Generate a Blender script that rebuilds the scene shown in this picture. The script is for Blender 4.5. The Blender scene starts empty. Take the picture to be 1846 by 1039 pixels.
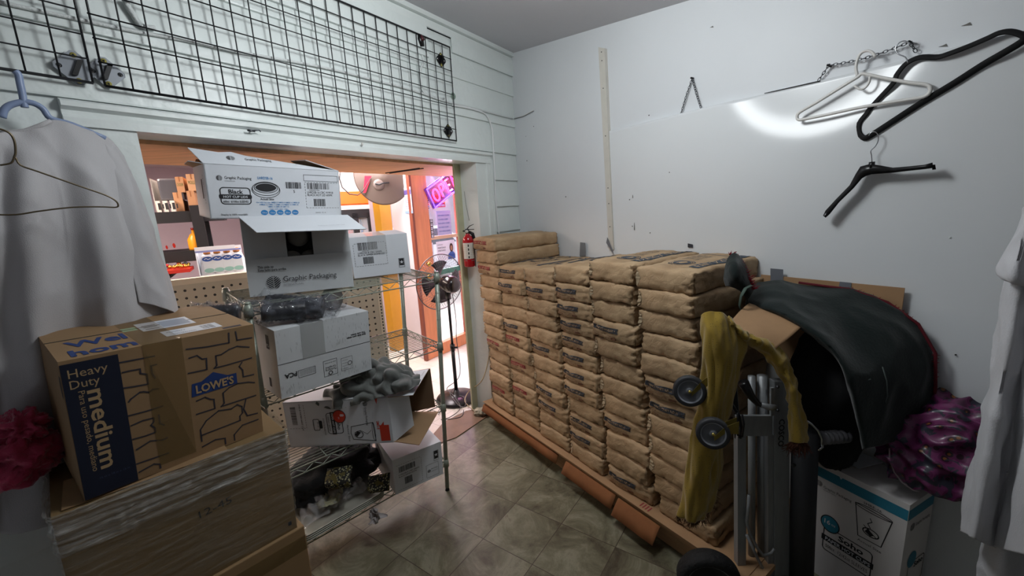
import bpy, bmesh, math, random
from mathutils import Vector, Matrix, noise
from math import sin, cos, pi, radians, sqrt, atan2

S = bpy.context.scene
COL = S.collection

# ------------------------------------------------------------------ camera
IMW, IMH, FPX = 1846.0, 1039.0, 737.7
PITCH, ROLL, EYE = 0.1937, 0.0559, 1.71
cam_d = bpy.data.cameras.new('camera'); cam = bpy.data.objects.new('camera', cam_d); COL.objects.link(cam)
cam_d.sensor_fit = 'HORIZONTAL'; cam_d.sensor_width = 36.0; cam_d.lens = 36.0 * FPX / IMW
cam_d.clip_start = 0.02; cam_d.clip_end = 200
_cp, _sp, _cr, _sr = cos(PITCH), sin(PITCH), cos(ROLL), sin(ROLL)
_R0 = Matrix(((1, 0, 0), (0, _sp, _cp), (0, _cp, -_sp)))
_R1 = Matrix(((_cr, -_sr, 0), (_sr, _cr, 0), (0, 0, 1)))
RW = _R1 @ _R0                                   # world -> (right, up, forward)
_c = RW.transposed()
_m = Matrix((( _c[0][0], _c[0][1], -_c[0][2]), (_c[1][0], _c[1][1], -_c[1][2]), (_c[2][0], _c[2][1], -_c[2][2])))
TURN = Matrix.Rotation(-0.6004, 4, 'Z')          # the whole place is turned so that the right wall runs along an axis
cam.matrix_world = TURN @ Matrix.Translation((0, 0, EYE)) @ _m.to_4x4()
S.camera = cam

# ------------------------------------------------------------------ world, exposure, large lights
S.view_settings.view_transform = 'Standard'; S.view_settings.look = 'None'
S.view_settings.gamma = 1.0; S.view_settings.use_curve_mapping = False
S.view_settings.exposure = 0.0
W = bpy.data.worlds.new('daylight'); S.world = W; W.use_nodes = True
W.node_tree.nodes['Background'].inputs[0].default_value = (0.86, 0.9, 1.0, 1)
W.node_tree.nodes['Background'].inputs[1].default_value = 2.0

# ------------------------------------------------------------------ frames of the two walls
A, B = 0.6121, -0.6004
U = Vector((sin(A), cos(A), 0)); N = Vector((cos(A), -sin(A), 0)); DL = -2.0756
V = -Vector((sin(B), cos(B), 0)); N2 = Vector((V.y, -V.x, 0))
COR = U * 3.12 + N * DL; DR = N2.dot(COR)
EYEP = Vector((0, 0, EYE))
def ray(x, y): return RW.transposed() @ Vector(((x - 923) / FPX, -(y - 519.5) / FPX, 1))
def hit(x, y, nn, D):
    d = ray(x, y); return EYEP + d * ((D - nn.dot(EYEP)) / nn.dot(d))
def atz(x, y, z): return hit(x, y, Vector((0, 0, 1)), z)
def Lq(x, y, off=0.0): return hit(x, y, N, DL + off)         # a point seen at x,y lying 'off' in front of the left wall
def Rq(x, y, off=0.0): return hit(x, y, N2, DR + off)
def Yq(x, y, yf): return hit(x, y, Vector((0, 1, 0)), yf)
def L(u, d, z): return U * u + N * (DL + d) + Vector((0, 0, z))      # left wall frame: along, into the room, up
def R(v, w, z): return COR + V * v + N2 * w + Vector((0, 0, z))      # right wall frame
def ceil_z(P): return 2.975 - 0.16 * (N.dot(Vector((P[0], P[1], 0))) - DL)

def light(name, kind, loc, power, color=(1, 1, 1), size=0.1, target=None, size_y=None, spread=None):
    d = bpy.data.lights.new(name, kind); d.energy = power; d.color = color
    if kind == 'AREA':
        d.size = size
        if size_y: d.shape = 'RECTANGLE'; d.size_y = size_y
        if spread: d.spread = spread
    else: d.shadow_soft_size = size
    o = bpy.data.objects.new(name, d); COL.objects.link(o); o.location = loc
    if target is not None: o.rotation_euler = (Vector(target) - Vector(loc)).to_track_quat('-Z', 'Y').to_euler()
    return o
light('room_lamp', 'POINT', L(1.30, 1.25, 2.62), 41, (0.94, 0.985, 1.0), 0.19)
light('shop_tube_light', 'AREA', L(2.6, -1.5, 2.5), 110, (1.0, 0.92, 0.93), 0.5, L(2.6, -1.5, 0), 2.2)
light('shop_tube_light', 'AREA', L(0.6, -2.6, 2.5), 110, (1.0, 0.82, 0.68), 0.5, L(0.6, -2.6, 0), 2.4)
light('street_daylight', 'AREA', L(5.2, -1.9, 2.2), 240, (1.0, 0.86, 0.98), 1.6, L(2.0, -0.4, 0.6), 2.2)

light('neon_glow', 'AREA', L(3.62, -1.45, 2.0), 26, (1.0, 0.30, 0.62), 0.45, L(1.9, 0.3, 0.4), 0.3)

# ------------------------------------------------------------------ materials
def lin(c):
    if isinstance(c, str):
        c = c.lstrip('#'); c = [int(c[i:i + 2], 16) / 255 for i in (0, 2, 4)]
        return tuple(x / 12.92 if x <= 0.04045 else ((x + 0.055) / 1.055) ** 2.4 for x in c)
    return tuple(c)
MC = {}
def mat(name, color, rough=0.6, metal=0.0, bump=0.0, bscale=60.0, var=0.0, vscale=4.0, coat=0.0, alpha=1.0,
        trans=0.0, emit=0.0, ecol=None, sheen=0.0, stretch=None, ior=1.45, detail=3, spec=None, dirt=None):
    if name in MC: return MC[name]
    m = bpy.data.materials.new(name); MC[name] = m; m.use_nodes = True
    nt = m.node_tree; b = nt.nodes['Principled BSDF']; c = lin(color)
    b.inputs['Base Color'].default_value = (*c, 1); b.inputs['Roughness'].default_value = rough
    b.inputs['Metallic'].default_value = metal; b.inputs['Coat Weight'].default_value = coat
    b.inputs['Alpha'].default_value = alpha; b.inputs['Transmission Weight'].default_value = trans
    b.inputs['IOR'].default_value = ior; b.inputs['Sheen Weight'].default_value = sheen
    if spec is not None: b.inputs['Specular IOR Level'].default_value = spec
    if emit:
        b.inputs['Emission Color'].default_value = (*lin(ecol or color), 1); b.inputs['Emission Strength'].default_value = emit
    tc = nt.nodes.new('ShaderNodeTexCoord'); vec = tc.outputs['Object']
    if stretch:
        mp = nt.nodes.new('ShaderNodeMapping'); mp.inputs['Scale'].default_value = stretch
        nt.links.new(vec, mp.inputs[0]); vec = mp.outputs[0]
    m['vec'] = 0
    if var or dirt:
        n = nt.nodes.new('ShaderNodeTexNoise'); n.inputs['Scale'].default_value = vscale; n.inputs['Detail'].default_value = 6
        n.inputs['Roughness'].default_value = 0.6; nt.links.new(vec, n.inputs[0])
        rp = nt.nodes.new('ShaderNodeValToRGB'); rp.color_ramp.elements[0].position = 0.32; rp.color_ramp.elements[1].position = 0.68
        lo = lin(dirt) if dirt else tuple(x * (1 - var) for x in c)
        hi = c if dirt else tuple(min(1, x * (1 + var)) for x in c)
        rp.color_ramp.elements[0].color = (*lo, 1); rp.color_ramp.elements[1].color = (*hi, 1)
        nt.links.new(n.outputs['Fac'], rp.inputs[0]); nt.links.new(rp.outputs[0], b.inputs['Base Color'])
    if bump:
        n = nt.nodes.new('ShaderNodeTexNoise'); n.inputs['Scale'].default_value = bscale; n.inputs['Detail'].default_value = detail
        nt.links.new(vec, n.inputs[0]); bp = nt.nodes.new('ShaderNodeBump'); bp.inputs['Strength'].default_value = bump
        bp.inputs['Distance'].default_value = 0.01
        nt.links.new(n.outputs['Fac'], bp.inputs['Height']); nt.links.new(bp.outputs[0], b.inputs['Normal'])
    return m

# ------------------------------------------------------------------ mesh collector
class G:
    def __init__(s): s.v = []; s.f = []; s.m = []; s.mats = []; s.smooth = []
    def mi(s, m):
        if m not in s.mats: s.mats.append(m)
        return s.mats.index(m)
    def add(s, vs, fs, m, sm=False, M=None):
        k = len(s.v); s.v += [tuple(M @ Vector(p)) if M is not None else tuple(p) for p in vs]
        i = s.mi(m)
        for f in fs: s.f.append(tuple(a + k for a in f)); s.m.append(i); s.smooth.append(sm)
    def box(s, lo, hi, m, M=None):
        x0, y0, z0 = lo; x1, y1, z1 = hi
        vs = [(x0, y0, z0), (x1, y0, z0), (x1, y1, z0), (x0, y1, z0), (x0, y0, z1), (x1, y0, z1), (x1, y1, z1), (x0, y1, z1)]
        s.add(vs, [(0, 3, 2, 1), (4, 5, 6, 7), (0, 1, 5, 4), (1, 2, 6, 5), (2, 3, 7, 6), (3, 0, 4, 7)], m, False, M)
    def hexa(s, b, t, m):          # four bottom points, four top points
        s.add(list(b) + list(t), [(0, 3, 2, 1), (4, 5, 6, 7), (0, 1, 5, 4), (1, 2, 6, 5), (2, 3, 7, 6), (3, 0, 4, 7)], m)
    def quad(s, a, b, c, d, m): s.add([a, b, c, d], [(0, 1, 2, 3)], m)
    def slab(s, pts, nrm, t, m):   # a flat polygon given a thickness along nrm
        n = len(pts); nrm = Vector(nrm).normalized() * t
        vs = [Vector(p) for p in pts] + [Vector(p) + nrm for p in pts]
        fs = [tuple(range(n))[::-1], tuple(range(n, 2 * n))] + [(i, (i + 1) % n, n + (i + 1) % n, n + i) for i in range(n)]
        s.add(vs, fs, m)
    def tube(s, pts, r, m, n=8, closed=False, M=None, flat=1.0):
        P = [Vector(p) for p in pts]; rings = []; k = len(P)
        rr = r if isinstance(r, (list, tuple)) else [r] * k
        up = None; vs = []
        for i in range(k):
            if closed: t = P[(i + 1) % k] - P[i - 1]
            else: t = P[min(i + 1, k - 1)] - P[max(i - 1, 0)]
            if t.length < 1e-9: t = Vector((0, 0, 1))
            t.normalize()
            if up is None:
                up = Vector((0, 0, 1)) if abs(t.z) < 0.9 else Vector((1, 0, 0))
            a = t.cross(up)
            if a.length < 1e-6: a = t.cross(Vector((0, 1, 0)))
            a.normalize(); b = a.cross(t).normalized(); up = b
            for j in range(n):
                q = 2 * pi * j / n; vs.append(P[i] + (a * cos(q) + b * sin(q) * flat) * rr[i])
        fs = []
        for i in range(k if closed else k - 1):
            i2 = (i + 1) % k
            for j in range(n):
                j2 = (j + 1) % n; fs.append((i * n + j, i * n + j2, i2 * n + j2, i2 * n + j))
        if not closed: fs += [tuple(range(n))[::-1], tuple(range((k - 1) * n, k * n))]
        s.add(vs, fs, m, True, M)
    def lathe(s, prof, m, n=20, M=None, cap=True):     # prof: (r, z)
        vs = []; fs = []
        for r, z in prof:
            for j in range(n): q = 2 * pi * j / n; vs.append((r * cos(q), r * sin(q), z))
        for i in range(len(prof) - 1):
            for j in range(n):
                j2 = (j + 1) % n; fs.append((i * n + j, i * n + j2, (i + 1) * n + j2, (i + 1) * n + j))
        if cap: fs += [tuple(range(n))[::-1], tuple(range((len(prof) - 1) * n, len(prof) * n))]
        s.add(vs, fs, m, True, M)
    def grid(s, pts, m, closed=False):   # pts[i][j]
        a, b = len(pts), len(pts[0]); vs = [p for r in pts for p in r]; fs = []
        for i in range(a - 1):
            for j in range(b if closed else b - 1):
                j2 = (j + 1) % b; fs.append((i * b + j, i * b + j2, (i + 1) * b + j2, (i + 1) * b + j))
        s.add(vs, fs, m, True)
    def mesh(s, name):
        me = bpy.data.meshes.new(name); me.from_pydata(s.v, [], s.f)
        for m in s.mats: me.materials.append(m)
        me.polygons.foreach_set('material_index', s.m); me.polygons.foreach_set('use_smooth', s.smooth)
        me.update(); return me

def obj(name, g, parent=None, sub=None, local=True):
    o = bpy.data.objects.new(name, g.mesh(name) if isinstance(g, G) else g); COL.objects.link(o)
    if parent is not None:
        o.parent = parent
        if not local: o.matrix_parent_inverse = parent.matrix_basis.inverted()
    return o
def bevel(o, w=0.003, seg=2):
    b = o.modifiers.new('bevel', 'BEVEL'); b.width = w; b.segments = seg; b.limit_method = 'ANGLE'; b.angle_limit = 0.6; return o
def solid(o, t, off=0): s = o.modifiers.new('solid', 'SOLIDIFY'); s.thickness = t; s.offset = off; return o
def subd(o, n=1): s = o.modifiers.new('sub', 'SUBSURF'); s.levels = n; s.render_levels = n; return o
def tag(o, label, cat, group=None):
    o['label'] = label; o['category'] = cat
    if group: o['group'] = group
    return o
def thing(name, label, cat, loc=(0, 0, 0), M=None, group=None):
    o = bpy.data.objects.new(name, None); COL.objects.link(o); o.empty_display_size = 0.05
    o.matrix_basis = M if M is not None else Matrix.Translation(loc)
    return tag(o, label, cat, group)
def struct(name, g): o = obj(name, g); o['kind'] = 'structure'; return o
def solo(name, g, label, cat, group=None):     # a one-mesh thing, its origin moved to its own base
    xs = [p[0] for p in g.v]; ys = [p[1] for p in g.v]; zs = [p[2] for p in g.v]
    c = Vector(((min(xs) + max(xs)) / 2, (min(ys) + max(ys)) / 2, min(zs)))
    g.v = [tuple(Vector(p) - c) for p in g.v]
    o = obj(name, g); o.location = c; return tag(o, label, cat, group)
def wpart(name, g, t, parent=None):             # a part written in world coordinates
    o = bpy.data.objects.new(name, None)
    inv = t.matrix_basis.inverted(); g.v = [tuple(inv @ Vector(p)) for p in g.v]
    return obj(name, g, parent if parent is not None else t)
def fr(o, ex, ey, ez=None):                     # matrix from an origin and axes
    ex = Vector(ex).normalized(); ey = Vector(ey).normalized(); ez = Vector(ez).normalized() if ez is not None else ex.cross(ey).normalized()
    m = Matrix((ex, ey, ez)).transposed().to_4x4(); m.translation = Vector(o); return m
def boxM(x, y, z, yaw, tx=0, ty=0):
    return Matrix.Translation((x, y, z)) @ Matrix.Rotation(radians(yaw), 4, 'Z') @ Matrix.Rotation(radians(tx), 4, 'X') @ Matrix.Rotation(radians(ty), 4, 'Y')

# ------------------------------------------------------------------ printing on flat faces
_tc = {}
def text_geo(t, bold=0.0):
    if (t, bold) in _tc: return _tc[(t, bold)]
    cu = bpy.data.curves.new('t', 'FONT'); cu.body = t; cu.size = 1; cu.resolution_u = 2; cu.offset = bold; cu.fill_mode = 'FRONT'
    o = bpy.data.objects.new('t', cu); me = bpy.data.meshes.new_from_object(o)
    vs = [tuple(v.co) for v in me.vertices]; fs = [tuple(p.vertices) for p in me.polygons]
    bpy.data.objects.remove(o); bpy.data.curves.remove(cu); bpy.data.meshes.remove(me)
    _tc[(t, bold)] = (vs, fs); return vs, fs
class Face:
    """prints in the plane x,y of a frame; z points out of the face"""
    def __init__(s, g, M, eps=0.0007, warp=None): s.g = g; s.M = M; s.e = eps; s.w = warp
    def put(s, vs, fs, m, dz=0.0):
        P = [s.M @ Vector((x, y, s.e + dz)) for x, y in vs]
        if s.w: P = [s.w(p) for p in P]
        s.g.add(P, fs, m)
    def rect(s, x0, y0, x1, y1, m, dz=0.0, nx=1, ny=1):
        vs = [(x0 + (x1 - x0) * i / nx, y0 + (y1 - y0) * j / ny) for j in range(ny + 1) for i in range(nx + 1)]
        k = nx + 1
        s.put(vs, [(j * k + i, j * k + i + 1, (j + 1) * k + i + 1, (j + 1) * k + i) for j in range(ny) for i in range(nx)], m, dz)
    def poly(s, pts, m, dz=0.0): s.put(pts, [tuple(range(len(pts)))], m, dz)
    def text(s, t, x, y, h, m, w=None, rot=0.0, bold=0.0, dz=0.0003):      # x,y = lower left, h = cap height
        vs, fs = text_geo(t, bold)
        if not vs: return
        xm = max(v[0] for v in vs) or 1; k = h / 0.70; kx = (w / xm) if w else k
        c, n = cos(rot), sin(rot)
        s.put([(x + (a * kx) * c - (b * k) * n, y + (a * kx) * n + (b * k) * c) for a, b, _ in vs], fs, m, dz)
    def line(s, pts, t, m, closed=False, dz=0.0):
        n = len(pts); rng = range(n if closed else n - 1)
        for i in rng:
            (x0, y0), (x1, y1) = pts[i], pts[(i + 1) % n]; L_ = sqrt((x1 - x0) ** 2 + (y1 - y0) ** 2) or 1
            ax, ay = -(y1 - y0) / L_ * t / 2, (x1 - x0) / L_ * t / 2; ex, ey = (x1 - x0) / L_ * t / 2, (y1 - y0) / L_ * t / 2
            s.put([(x0 + ax - ex, y0 + ay - ey), (x0 - ax - ex, y0 - ay - ey), (x1 - ax + ex, y1 - ay + ey), (x1 + ax + ex, y1 + ay + ey)], [(0, 1, 2, 3)], m, dz)
    def dash(s, x0, y0, x1, y1, t, m, d=0.006):
        L_ = sqrt((x1 - x0) ** 2 + (y1 - y0) ** 2); n = max(1, int(L_ / (2 * d)))
        for i in range(n):
            a, b = i / n, (i + 0.55) / n; s.line([(x0 + (x1 - x0) * a, y0 + (y1 - y0) * a), (x0 + (x1 - x0) * b, y0 + (y1 - y0) * b)], t, m)
    def disc(s, x, y, rx, ry, m, n=28, dz=0.0): s.poly([(x + rx * cos(2 * pi * i / n), y + ry * sin(2 * pi * i / n)) for i in range(n)], m, dz)
    def ring(s, x, y, rx, ry, t, m, n=30, dz=0.0):
        s.line([(x + rx * cos(2 * pi * i / n), y + ry * sin(2 * pi * i / n)) for i in range(n)], t, m, True, dz)
    def barcode(s, x, y, w, h, m, seed=1, rot=False):
        rnd = random.Random(seed); a = 0.0; T = h if rot else w
        while a < T - 0.0005:
            b = rnd.choice((0.012, 0.022, 0.035)) * T
            if rot: s.rect(x, y + a, x + w, y + min(a + b, T), m)
            else: s.rect(x + a, y, x + min(a + b, T), y + h, m)
            a += b + rnd.choice((0.014, 0.02, 0.03)) * T
    def rrect(s, x0, y0, x1, y1, r, t, m, fill=None, dz=0.0):
        p = []
        for cx, cy, a0 in ((x1 - r, y1 - r, 0), (x0 + r, y1 - r, 90), (x0 + r, y0 + r, 180), (x1 - r, y0 + r, 270)):
            for k in range(5): a = radians(a0 + k * 22.5); p.append((cx + r * cos(a), cy + r * sin(a)))
        if fill: s.poly(p, fill, dz)
        if t: s.line(p, t, m, True, dz + 0.0002)
    def logo(s, x, y, r, m, rot=0.0):                     # round badge of slanting leaf stripes
        c, n = cos(rot), sin(rot)
        for sg in (-1, 1):
            for k in range(-3, 4):
                q = []
                for (lo, hi) in ((k * 0.33 - 0.09, k * 0.33 + 0.09),):
                    for off in (lo, hi):
                        # stripe y = off*r + 0.8*|x| clipped to the circle
                        xs = [0.06 + i * 0.94 / 24 for i in range(25)]
                        ok = [a for a in xs if a * a + (off + 0.8 * a - 0.2) ** 2 <= 1]
                        if len(ok) < 2: q = None; break
                        q.append([(ok[0], off + 0.8 * ok[0] - 0.2), (ok[-1], off + 0.8 * ok[-1] - 0.2)])
                    if not q: break
                if not q: continue
                pts = [q[0][0], q[0][1], q[1][1], q[1][0]]
                pts = [(sg * a * r, b * r) for a, b in pts]
                if sg < 0: pts = pts[::-1]
                s.poly([(x + a * c - b * n, y + a * n + b * c) for a, b in pts], m)
    def star(s, x, y, r, m, dz=0.0004):
        s.put([(x, y)] + [(x + (r if i % 2 == 0 else r * 0.42) * sin(pi * i / 5), y + (r if i % 2 == 0 else r * 0.42) * cos(pi * i / 5)) for i in range(10)],
              [(0, 1 + (i + 1) % 10, 1 + i) for i in range(10)], m, dz)

# ------------------------------------------------------------------ soft shapes
def cr(p, t):
    n = len(p) - 1; t = max(0, min(n - 1e-9, t * n)); i = int(t); f = t - i
    a = p[max(i - 1, 0)]; b = p[i]; c = p[i + 1]; d = p[min(i + 2, n)]
    return 0.5 * ((2 * b) + (c - a) * f + (2 * a - 5 * b + 4 * c - d) * f * f + (3 * b - a - 3 * c + d) * f ** 3)
def patch(rows, nu, nv, amp=0.0, sc=6.0, seed=0.0, ridge=0.0, rs=(1, 1), fade=0.0):
    """smooth sheet through a net of points, wrinkled along its normal"""
    rows = [[Vector(p) for p in r] for r in rows]; out = []
    for i in range(nu + 1):
        col = [cr(r, 0) for r in rows]
        line = []
        for j in range(nv + 1):
            line.append(cr([cr(r, j / nv) for r in rows], i / nu))
        out.append(line)
    if amp or ridge:
        res = []
        for i in range(nu + 1):
            l2 = []
            for j in range(nv + 1):
                a = out[min(i + 1, nu)][j] - out[max(i - 1, 0)][j]; b = out[i][min(j + 1, nv)] - out[i][max(j - 1, 0)]
                n = a.cross(b)
                if n.length > 1e-9: n.normalize()
                p = out[i][j]; q = Vector((p.x * sc * rs[0] + seed, p.y * sc * rs[0] + 3 * seed, p.z * sc * rs[1]))
                k = noise.noise(q) * amp + noise.noise(q * 2.7) * amp * 0.35
                if ridge: k += (0.5 - abs(noise.noise(q * 1.6 + Vector((9, 2, 4)))) * 2) * ridge
                l2.append(p + n * k)
            res.append(l2)
        out = res
    return out
def blob(c, rx, ry, rz, m, g, amp=0.15, sc=2.0, seed=0.0, n=24, crump=0.0, M=None, flat=None):
    rows = []
    for i in range(n + 1):
        th = pi * i / n; row = []
        for j in range(2 * n):
            ph = 2 * pi * j / (2 * n); d = Vector((sin(th) * cos(ph), sin(th) * sin(ph), cos(th)))
            k = 1 + amp * noise.noise(d * sc + Vector((seed, seed * 2, seed))) * 1.6
            if crump: k += crump * (0.5 - abs(noise.noise(d * sc * 3.3 + Vector((seed, 0, seed)))) * 2) + crump * 0.5 * noise.noise(d * sc * 8)
            p = Vector((d.x * rx * k, d.y * ry * k, d.z * rz * k))
            if flat is not None and p.z < flat: p.z = flat
            if M is not None: p = M @ p
            row.append(Vector(c) + p)
        rows.append(row)
    g.grid(rows, m, True)
# ================================================================== the room
M_wallL = mat('painted_boards', '#DCE3E1', 0.36, bump=0.6, bscale=13, var=0.035, vscale=3)
M_wallR = mat('painted_plaster', '#D6D9DC', 0.5, bump=0.06, bscale=14, var=0.02, vscale=1.5)
M_panel = mat('painted_panel', '#DADDDF', 0.25, bump=0.03, bscale=6, var=0.02, vscale=1.2)
M_ceil = mat('grey_ceiling', '#C2C2C6', 0.7, var=0.02, vscale=2)
M_trim = mat('glossy_trim_paint', '#DDE3E1', 0.32, bump=0.4, bscale=14, var=0.03, vscale=5)
M_gap = mat('dark_gap', '#2A2A2A', 0.9)
M_scuff = mat('scuff', '#6C6A66', 0.8)
M_ply = mat('plywood', '#D9A478', 0.6, var=0.16, vscale=3, stretch=(1.2, 9, 9), bump=0.05, bscale=30)

def floor_mat(name, cols, grout, size=0.305, ox=0.0, oy=0.0, rough=0.42, dark=0.5, gw=0.008):
    m = bpy.data.materials.new(name); m.use_nodes = True; nt = m.node_tree; b = nt.nodes['Principled BSDF']; b.inputs['Roughness'].default_value = rough
    tc = nt.nodes.new('ShaderNodeTexCoord'); mp = nt.nodes.new('ShaderNodeMapping'); mp.inputs['Location'].default_value = (ox, oy, 0)
    nt.links.new(tc.outputs['Object'], mp.inputs[0])
    def mth(op, a, v=None, b_=None):
        n = nt.nodes.new('ShaderNodeMath'); n.operation = op; nt.links.new(a, n.inputs[0])
        if v is not None: n.inputs[1].default_value = v
        if b_ is not None: nt.links.new(b_, n.inputs[1])
        return n.outputs[0]
    sx = nt.nodes.new('ShaderNodeSeparateXYZ'); nt.links.new(mp.outputs[0], sx.inputs[0])
    gx = mth('DIVIDE', sx.outputs[0], size); gy = mth('DIVIDE', sx.outputs[1], size)
    ids = nt.nodes.new('ShaderNodeCombineXYZ'); nt.links.new(mth('FLOOR', gx), ids.inputs[0]); nt.links.new(mth('FLOOR', gy), ids.inputs[1])
    wn = nt.nodes.new('ShaderNodeTexWhiteNoise'); wn.noise_dimensions = '3D'; nt.links.new(ids.outputs[0], wn.inputs[0])
    off = nt.nodes.new('ShaderNodeVectorMath'); off.operation = 'SCALE'; off.inputs[3].default_value = 7; nt.links.new(wn.outputs['Color'], off.inputs[0])
    ad = nt.nodes.new('ShaderNodeVectorMath'); nt.links.new(mp.outputs[0], ad.inputs[0]); nt.links.new(off.outputs[0], ad.inputs[1])
    n1 = nt.nodes.new('ShaderNodeTexNoise'); n1.inputs['Scale'].default_value = 4.2; n1.inputs['Detail'].default_value = 12; n1.inputs['Roughness'].default_value = 0.72; n1.inputs['Distortion'].default_value = 0.7
    nt.links.new(ad.outputs[0], n1.inputs[0])
    rp = nt.nodes.new('ShaderNodeValToRGB'); e = rp.color_ramp.elements; e[0].position = 0.3; e[0].color = (*lin(cols[0]), 1); e[1].position = 0.72; e[1].color = (*lin(cols[-1]), 1)
    for i, c in enumerate(cols[1:-1]): x = e.new(0.3 + 0.42 * (i + 1) / (len(cols) - 1)); x.color = (*lin(c), 1)
    nt.links.new(n1.outputs['Fac'], rp.inputs[0])
    def edge(g): f = mth('FRACT', g); a = mth('LESS_THAN', f, gw / size); return a
    gr = mth('MAXIMUM', edge(gx), None, edge(gy))
    mx = nt.nodes.new('ShaderNodeMix'); mx.data_type = 'RGBA'; nt.links.new(gr, mx.inputs[0]); nt.links.new(rp.outputs[0], mx.inputs[6]); mx.inputs[7].default_value = (*lin(grout), 1)
    nt.links.new(mx.outputs[2], b.inputs['Base Color'])
    bp = nt.nodes.new('ShaderNodeBump'); bp.inputs['Strength'].default_value = 0.25; bp.inputs['Distance'].default_value = 0.004
    nt.links.new(n1.outputs['Fac'], bp.inputs['Height']); nt.links.new(bp.outputs[0], b.inputs['Normal'])
    return m
M_floor = floor_mat('stone_look_tiles', ['#3D3529', '#5B5543', '#706C57', '#87836F', '#625847'], '#463C30', ox=-1.345 % 0.305 * -1 + 0.305, oy=0.817, gw=0.004)
M_sfloor = floor_mat('pale_shop_tiles', ['#C4BCAE', '#D0C8BB', '#D8D2C8'], '#A89E90', gw=0.004, rough=0.3)

FRM = fr(N * DL, U, -N, (0, 0, 1))
g = G(); g.box((-1.8, -4.9, -0.05), (4.3, 0.0, 0.0), M_floor); f = struct('floor', g); f.matrix_basis = FRM
g = G(); g.box((-3.0, 0.0, -0.05), (9.5, 7.0, -0.004), M_sfloor); f = struct('floor', g); f.matrix_basis = FRM

# left wall: core with the opening, lapped boards, casing
U0, U1, ZT, TH = 0.547, 2.54, 2.067, 0.157
def Lbox(g, u0, u1, d0, d1, z0, z1, m): g.hexa([L(u0, d0, z0), L(u1, d0, z0), L(u1, d1, z0), L(u0, d1, z0)][::-1], [L(u0, d0, z1), L(u1, d0, z1), L(u1, d1, z1), L(u0, d1, z1)][::-1], m)
g = G()
Lbox(g, -1.8, U0, -TH, -0.0, 0, 3.1, M_wallL); Lbox(g, U1, 3.13, -TH, -0.0, 0, 3.1, M_wallL); Lbox(g, U0, U1, -TH, 0, ZT, 3.1, M_wallL)
edges = [0.0, 0.22, 0.435, 0.65, 0.865, 1.08, 1.295, 1.515, 1.725, 1.94, 2.157, 2.385, 2.635, 2.885, 3.02]
for i in range(len(edges) - 1):
    z0, z1 = edges[i], edges[i + 1]
    for (a, b) in ((-1.8, 0.40), (2.72, 3.12)) if z0 < 2.1 else ((-1.8, 3.12),):
        zz = z0 if z0 > 2.1 or z0 < 2.0 else z0
        t = 0.019
        pr = [(0.0, zz), (t, zz), (t + 0.001, zz + 0.006), (0.004, z1 + 0.004), (0.0, z1)]
        vs = [L(a, d, z) for d, z in pr] + [L(b, d, z) for d, z in pr]; n = len(pr)
        g.add(vs, [tuple(range(n)), tuple(range(n, 2 * n))[::-1]] + [(k, n + k, n + (k + 1) % n, (k + 1) % n) for k in range(n)], M_wallL)
struct('wall_left', g)

# casing round the opening
g = G()
prof = [(0.000, 0.0), (0.030, 0.0), (0.030, 0.028), (0.020, 0.040), (0.020, 0.052), (0.040, 0.062), (0.040, 0.078), (0.012, 0.090), (0.0, 0.092)]   # (depth, height)
vs = [L(0.36, d, ZT - 0.002 + z) for d, z in prof] + [L(2.735, d, ZT - 0.002 + z) for d, z in prof]; n = len(prof)
g.add(vs, [tuple(range(n)), tuple(range(n, 2 * n))[::-1]] + [(k, n + k, n + (k + 1) % n, (k + 1) % n) for k in range(n)], M_trim)
struct('trim_1', g)
g = G()
for a, b, d in ((2.54, 2.66, 0.018), (2.66, 2.672, 0.032), (2.676, 2.712, 0.026), (2.714, 2.735, 0.034)): Lbox(g, a, b, 0, d, 0, ZT, M_trim)
struct('trim_2', g)
g = G()
for a, b, d in ((0.40, 0.547, 0.02), (0.345, 0.395, 0.03)): Lbox(g, a, b, 0, d, 0, ZT, M_trim)
struct('trim_3', g)
g = G()          # cornice under the ceiling
for (d, z0, z1) in ((0.030, 2.885, 2.915), (0.022, 2.915, 2.935), (0.045, 2.94, 2.975), (0.032, 2.975, 2.995)): Lbox(g, -1.8, 3.11, 0.0, d, z0, z1, M_trim)
struct('trim_4', g)
g = G(); Lbox(g, 0.75, 2.12, 0.02, 0.034, 2.70, 2.885, M_wallL); Lbox(g, 2.36, 3.11, 0.02, 0.030, 2.79, 2.885, M_wallL); struct('trim_5', g)
g = G(); Lbox(g, 2.47, 2.54, -TH - 0.004, -TH + 0.012, 0.0, ZT, mat('old_cream_paint', '#B9B99A', 0.5, bump=0.3, bscale=30, var=0.08, vscale=12)); struct('trim_6', g)

# right wall: plaster above, panel sheet below
g = G()
def Rbox(g, v0, v1, w0, w1, z0, z1, m): g.hexa([R(v0, w0, z0), R(v1, w0, z0), R(v1, w1, z0), R(v0, w1, z0)], [R(v0, w0, z1), R(v1, w0, z1), R(v1, w1, z1), R(v0, w1, z1)], m)
Rbox(g, -0.02, 4.25, -0.12, 0.0, 0, 3.1, M_wallR)
for q, r in (((962, 228), .004), ((948, 246), .003), ((1150, 322), .004), ((1209, 311), .004), ((1333, 283), .004), ((1170, 208), .004), ((1322, 183), .004), ((1700, 85), .012), ((1742, 47), .013), ((1283, 50), .01), ((1020, 355), .005), ((950, 290), .005)):
    P = Rq(*q, 0.001)
    if r > .008: g.slab([P + V * (-r) + Vector((0, 0, .004)), P + V * r + Vector((0, 0, -.002)), P + V * (r * .6) + Vector((0, 0, r * .7)), P + Vector((0, 0, r * .5))], N2, 0.001, M_scuff)
    else: g.slab([P + V * r * cos(a) + Vector((0, 0, r * sin(a))) for a in (0, 1.2, 2.4, 3.6, 4.9)], N2, 0.001, M_gap)
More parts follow.
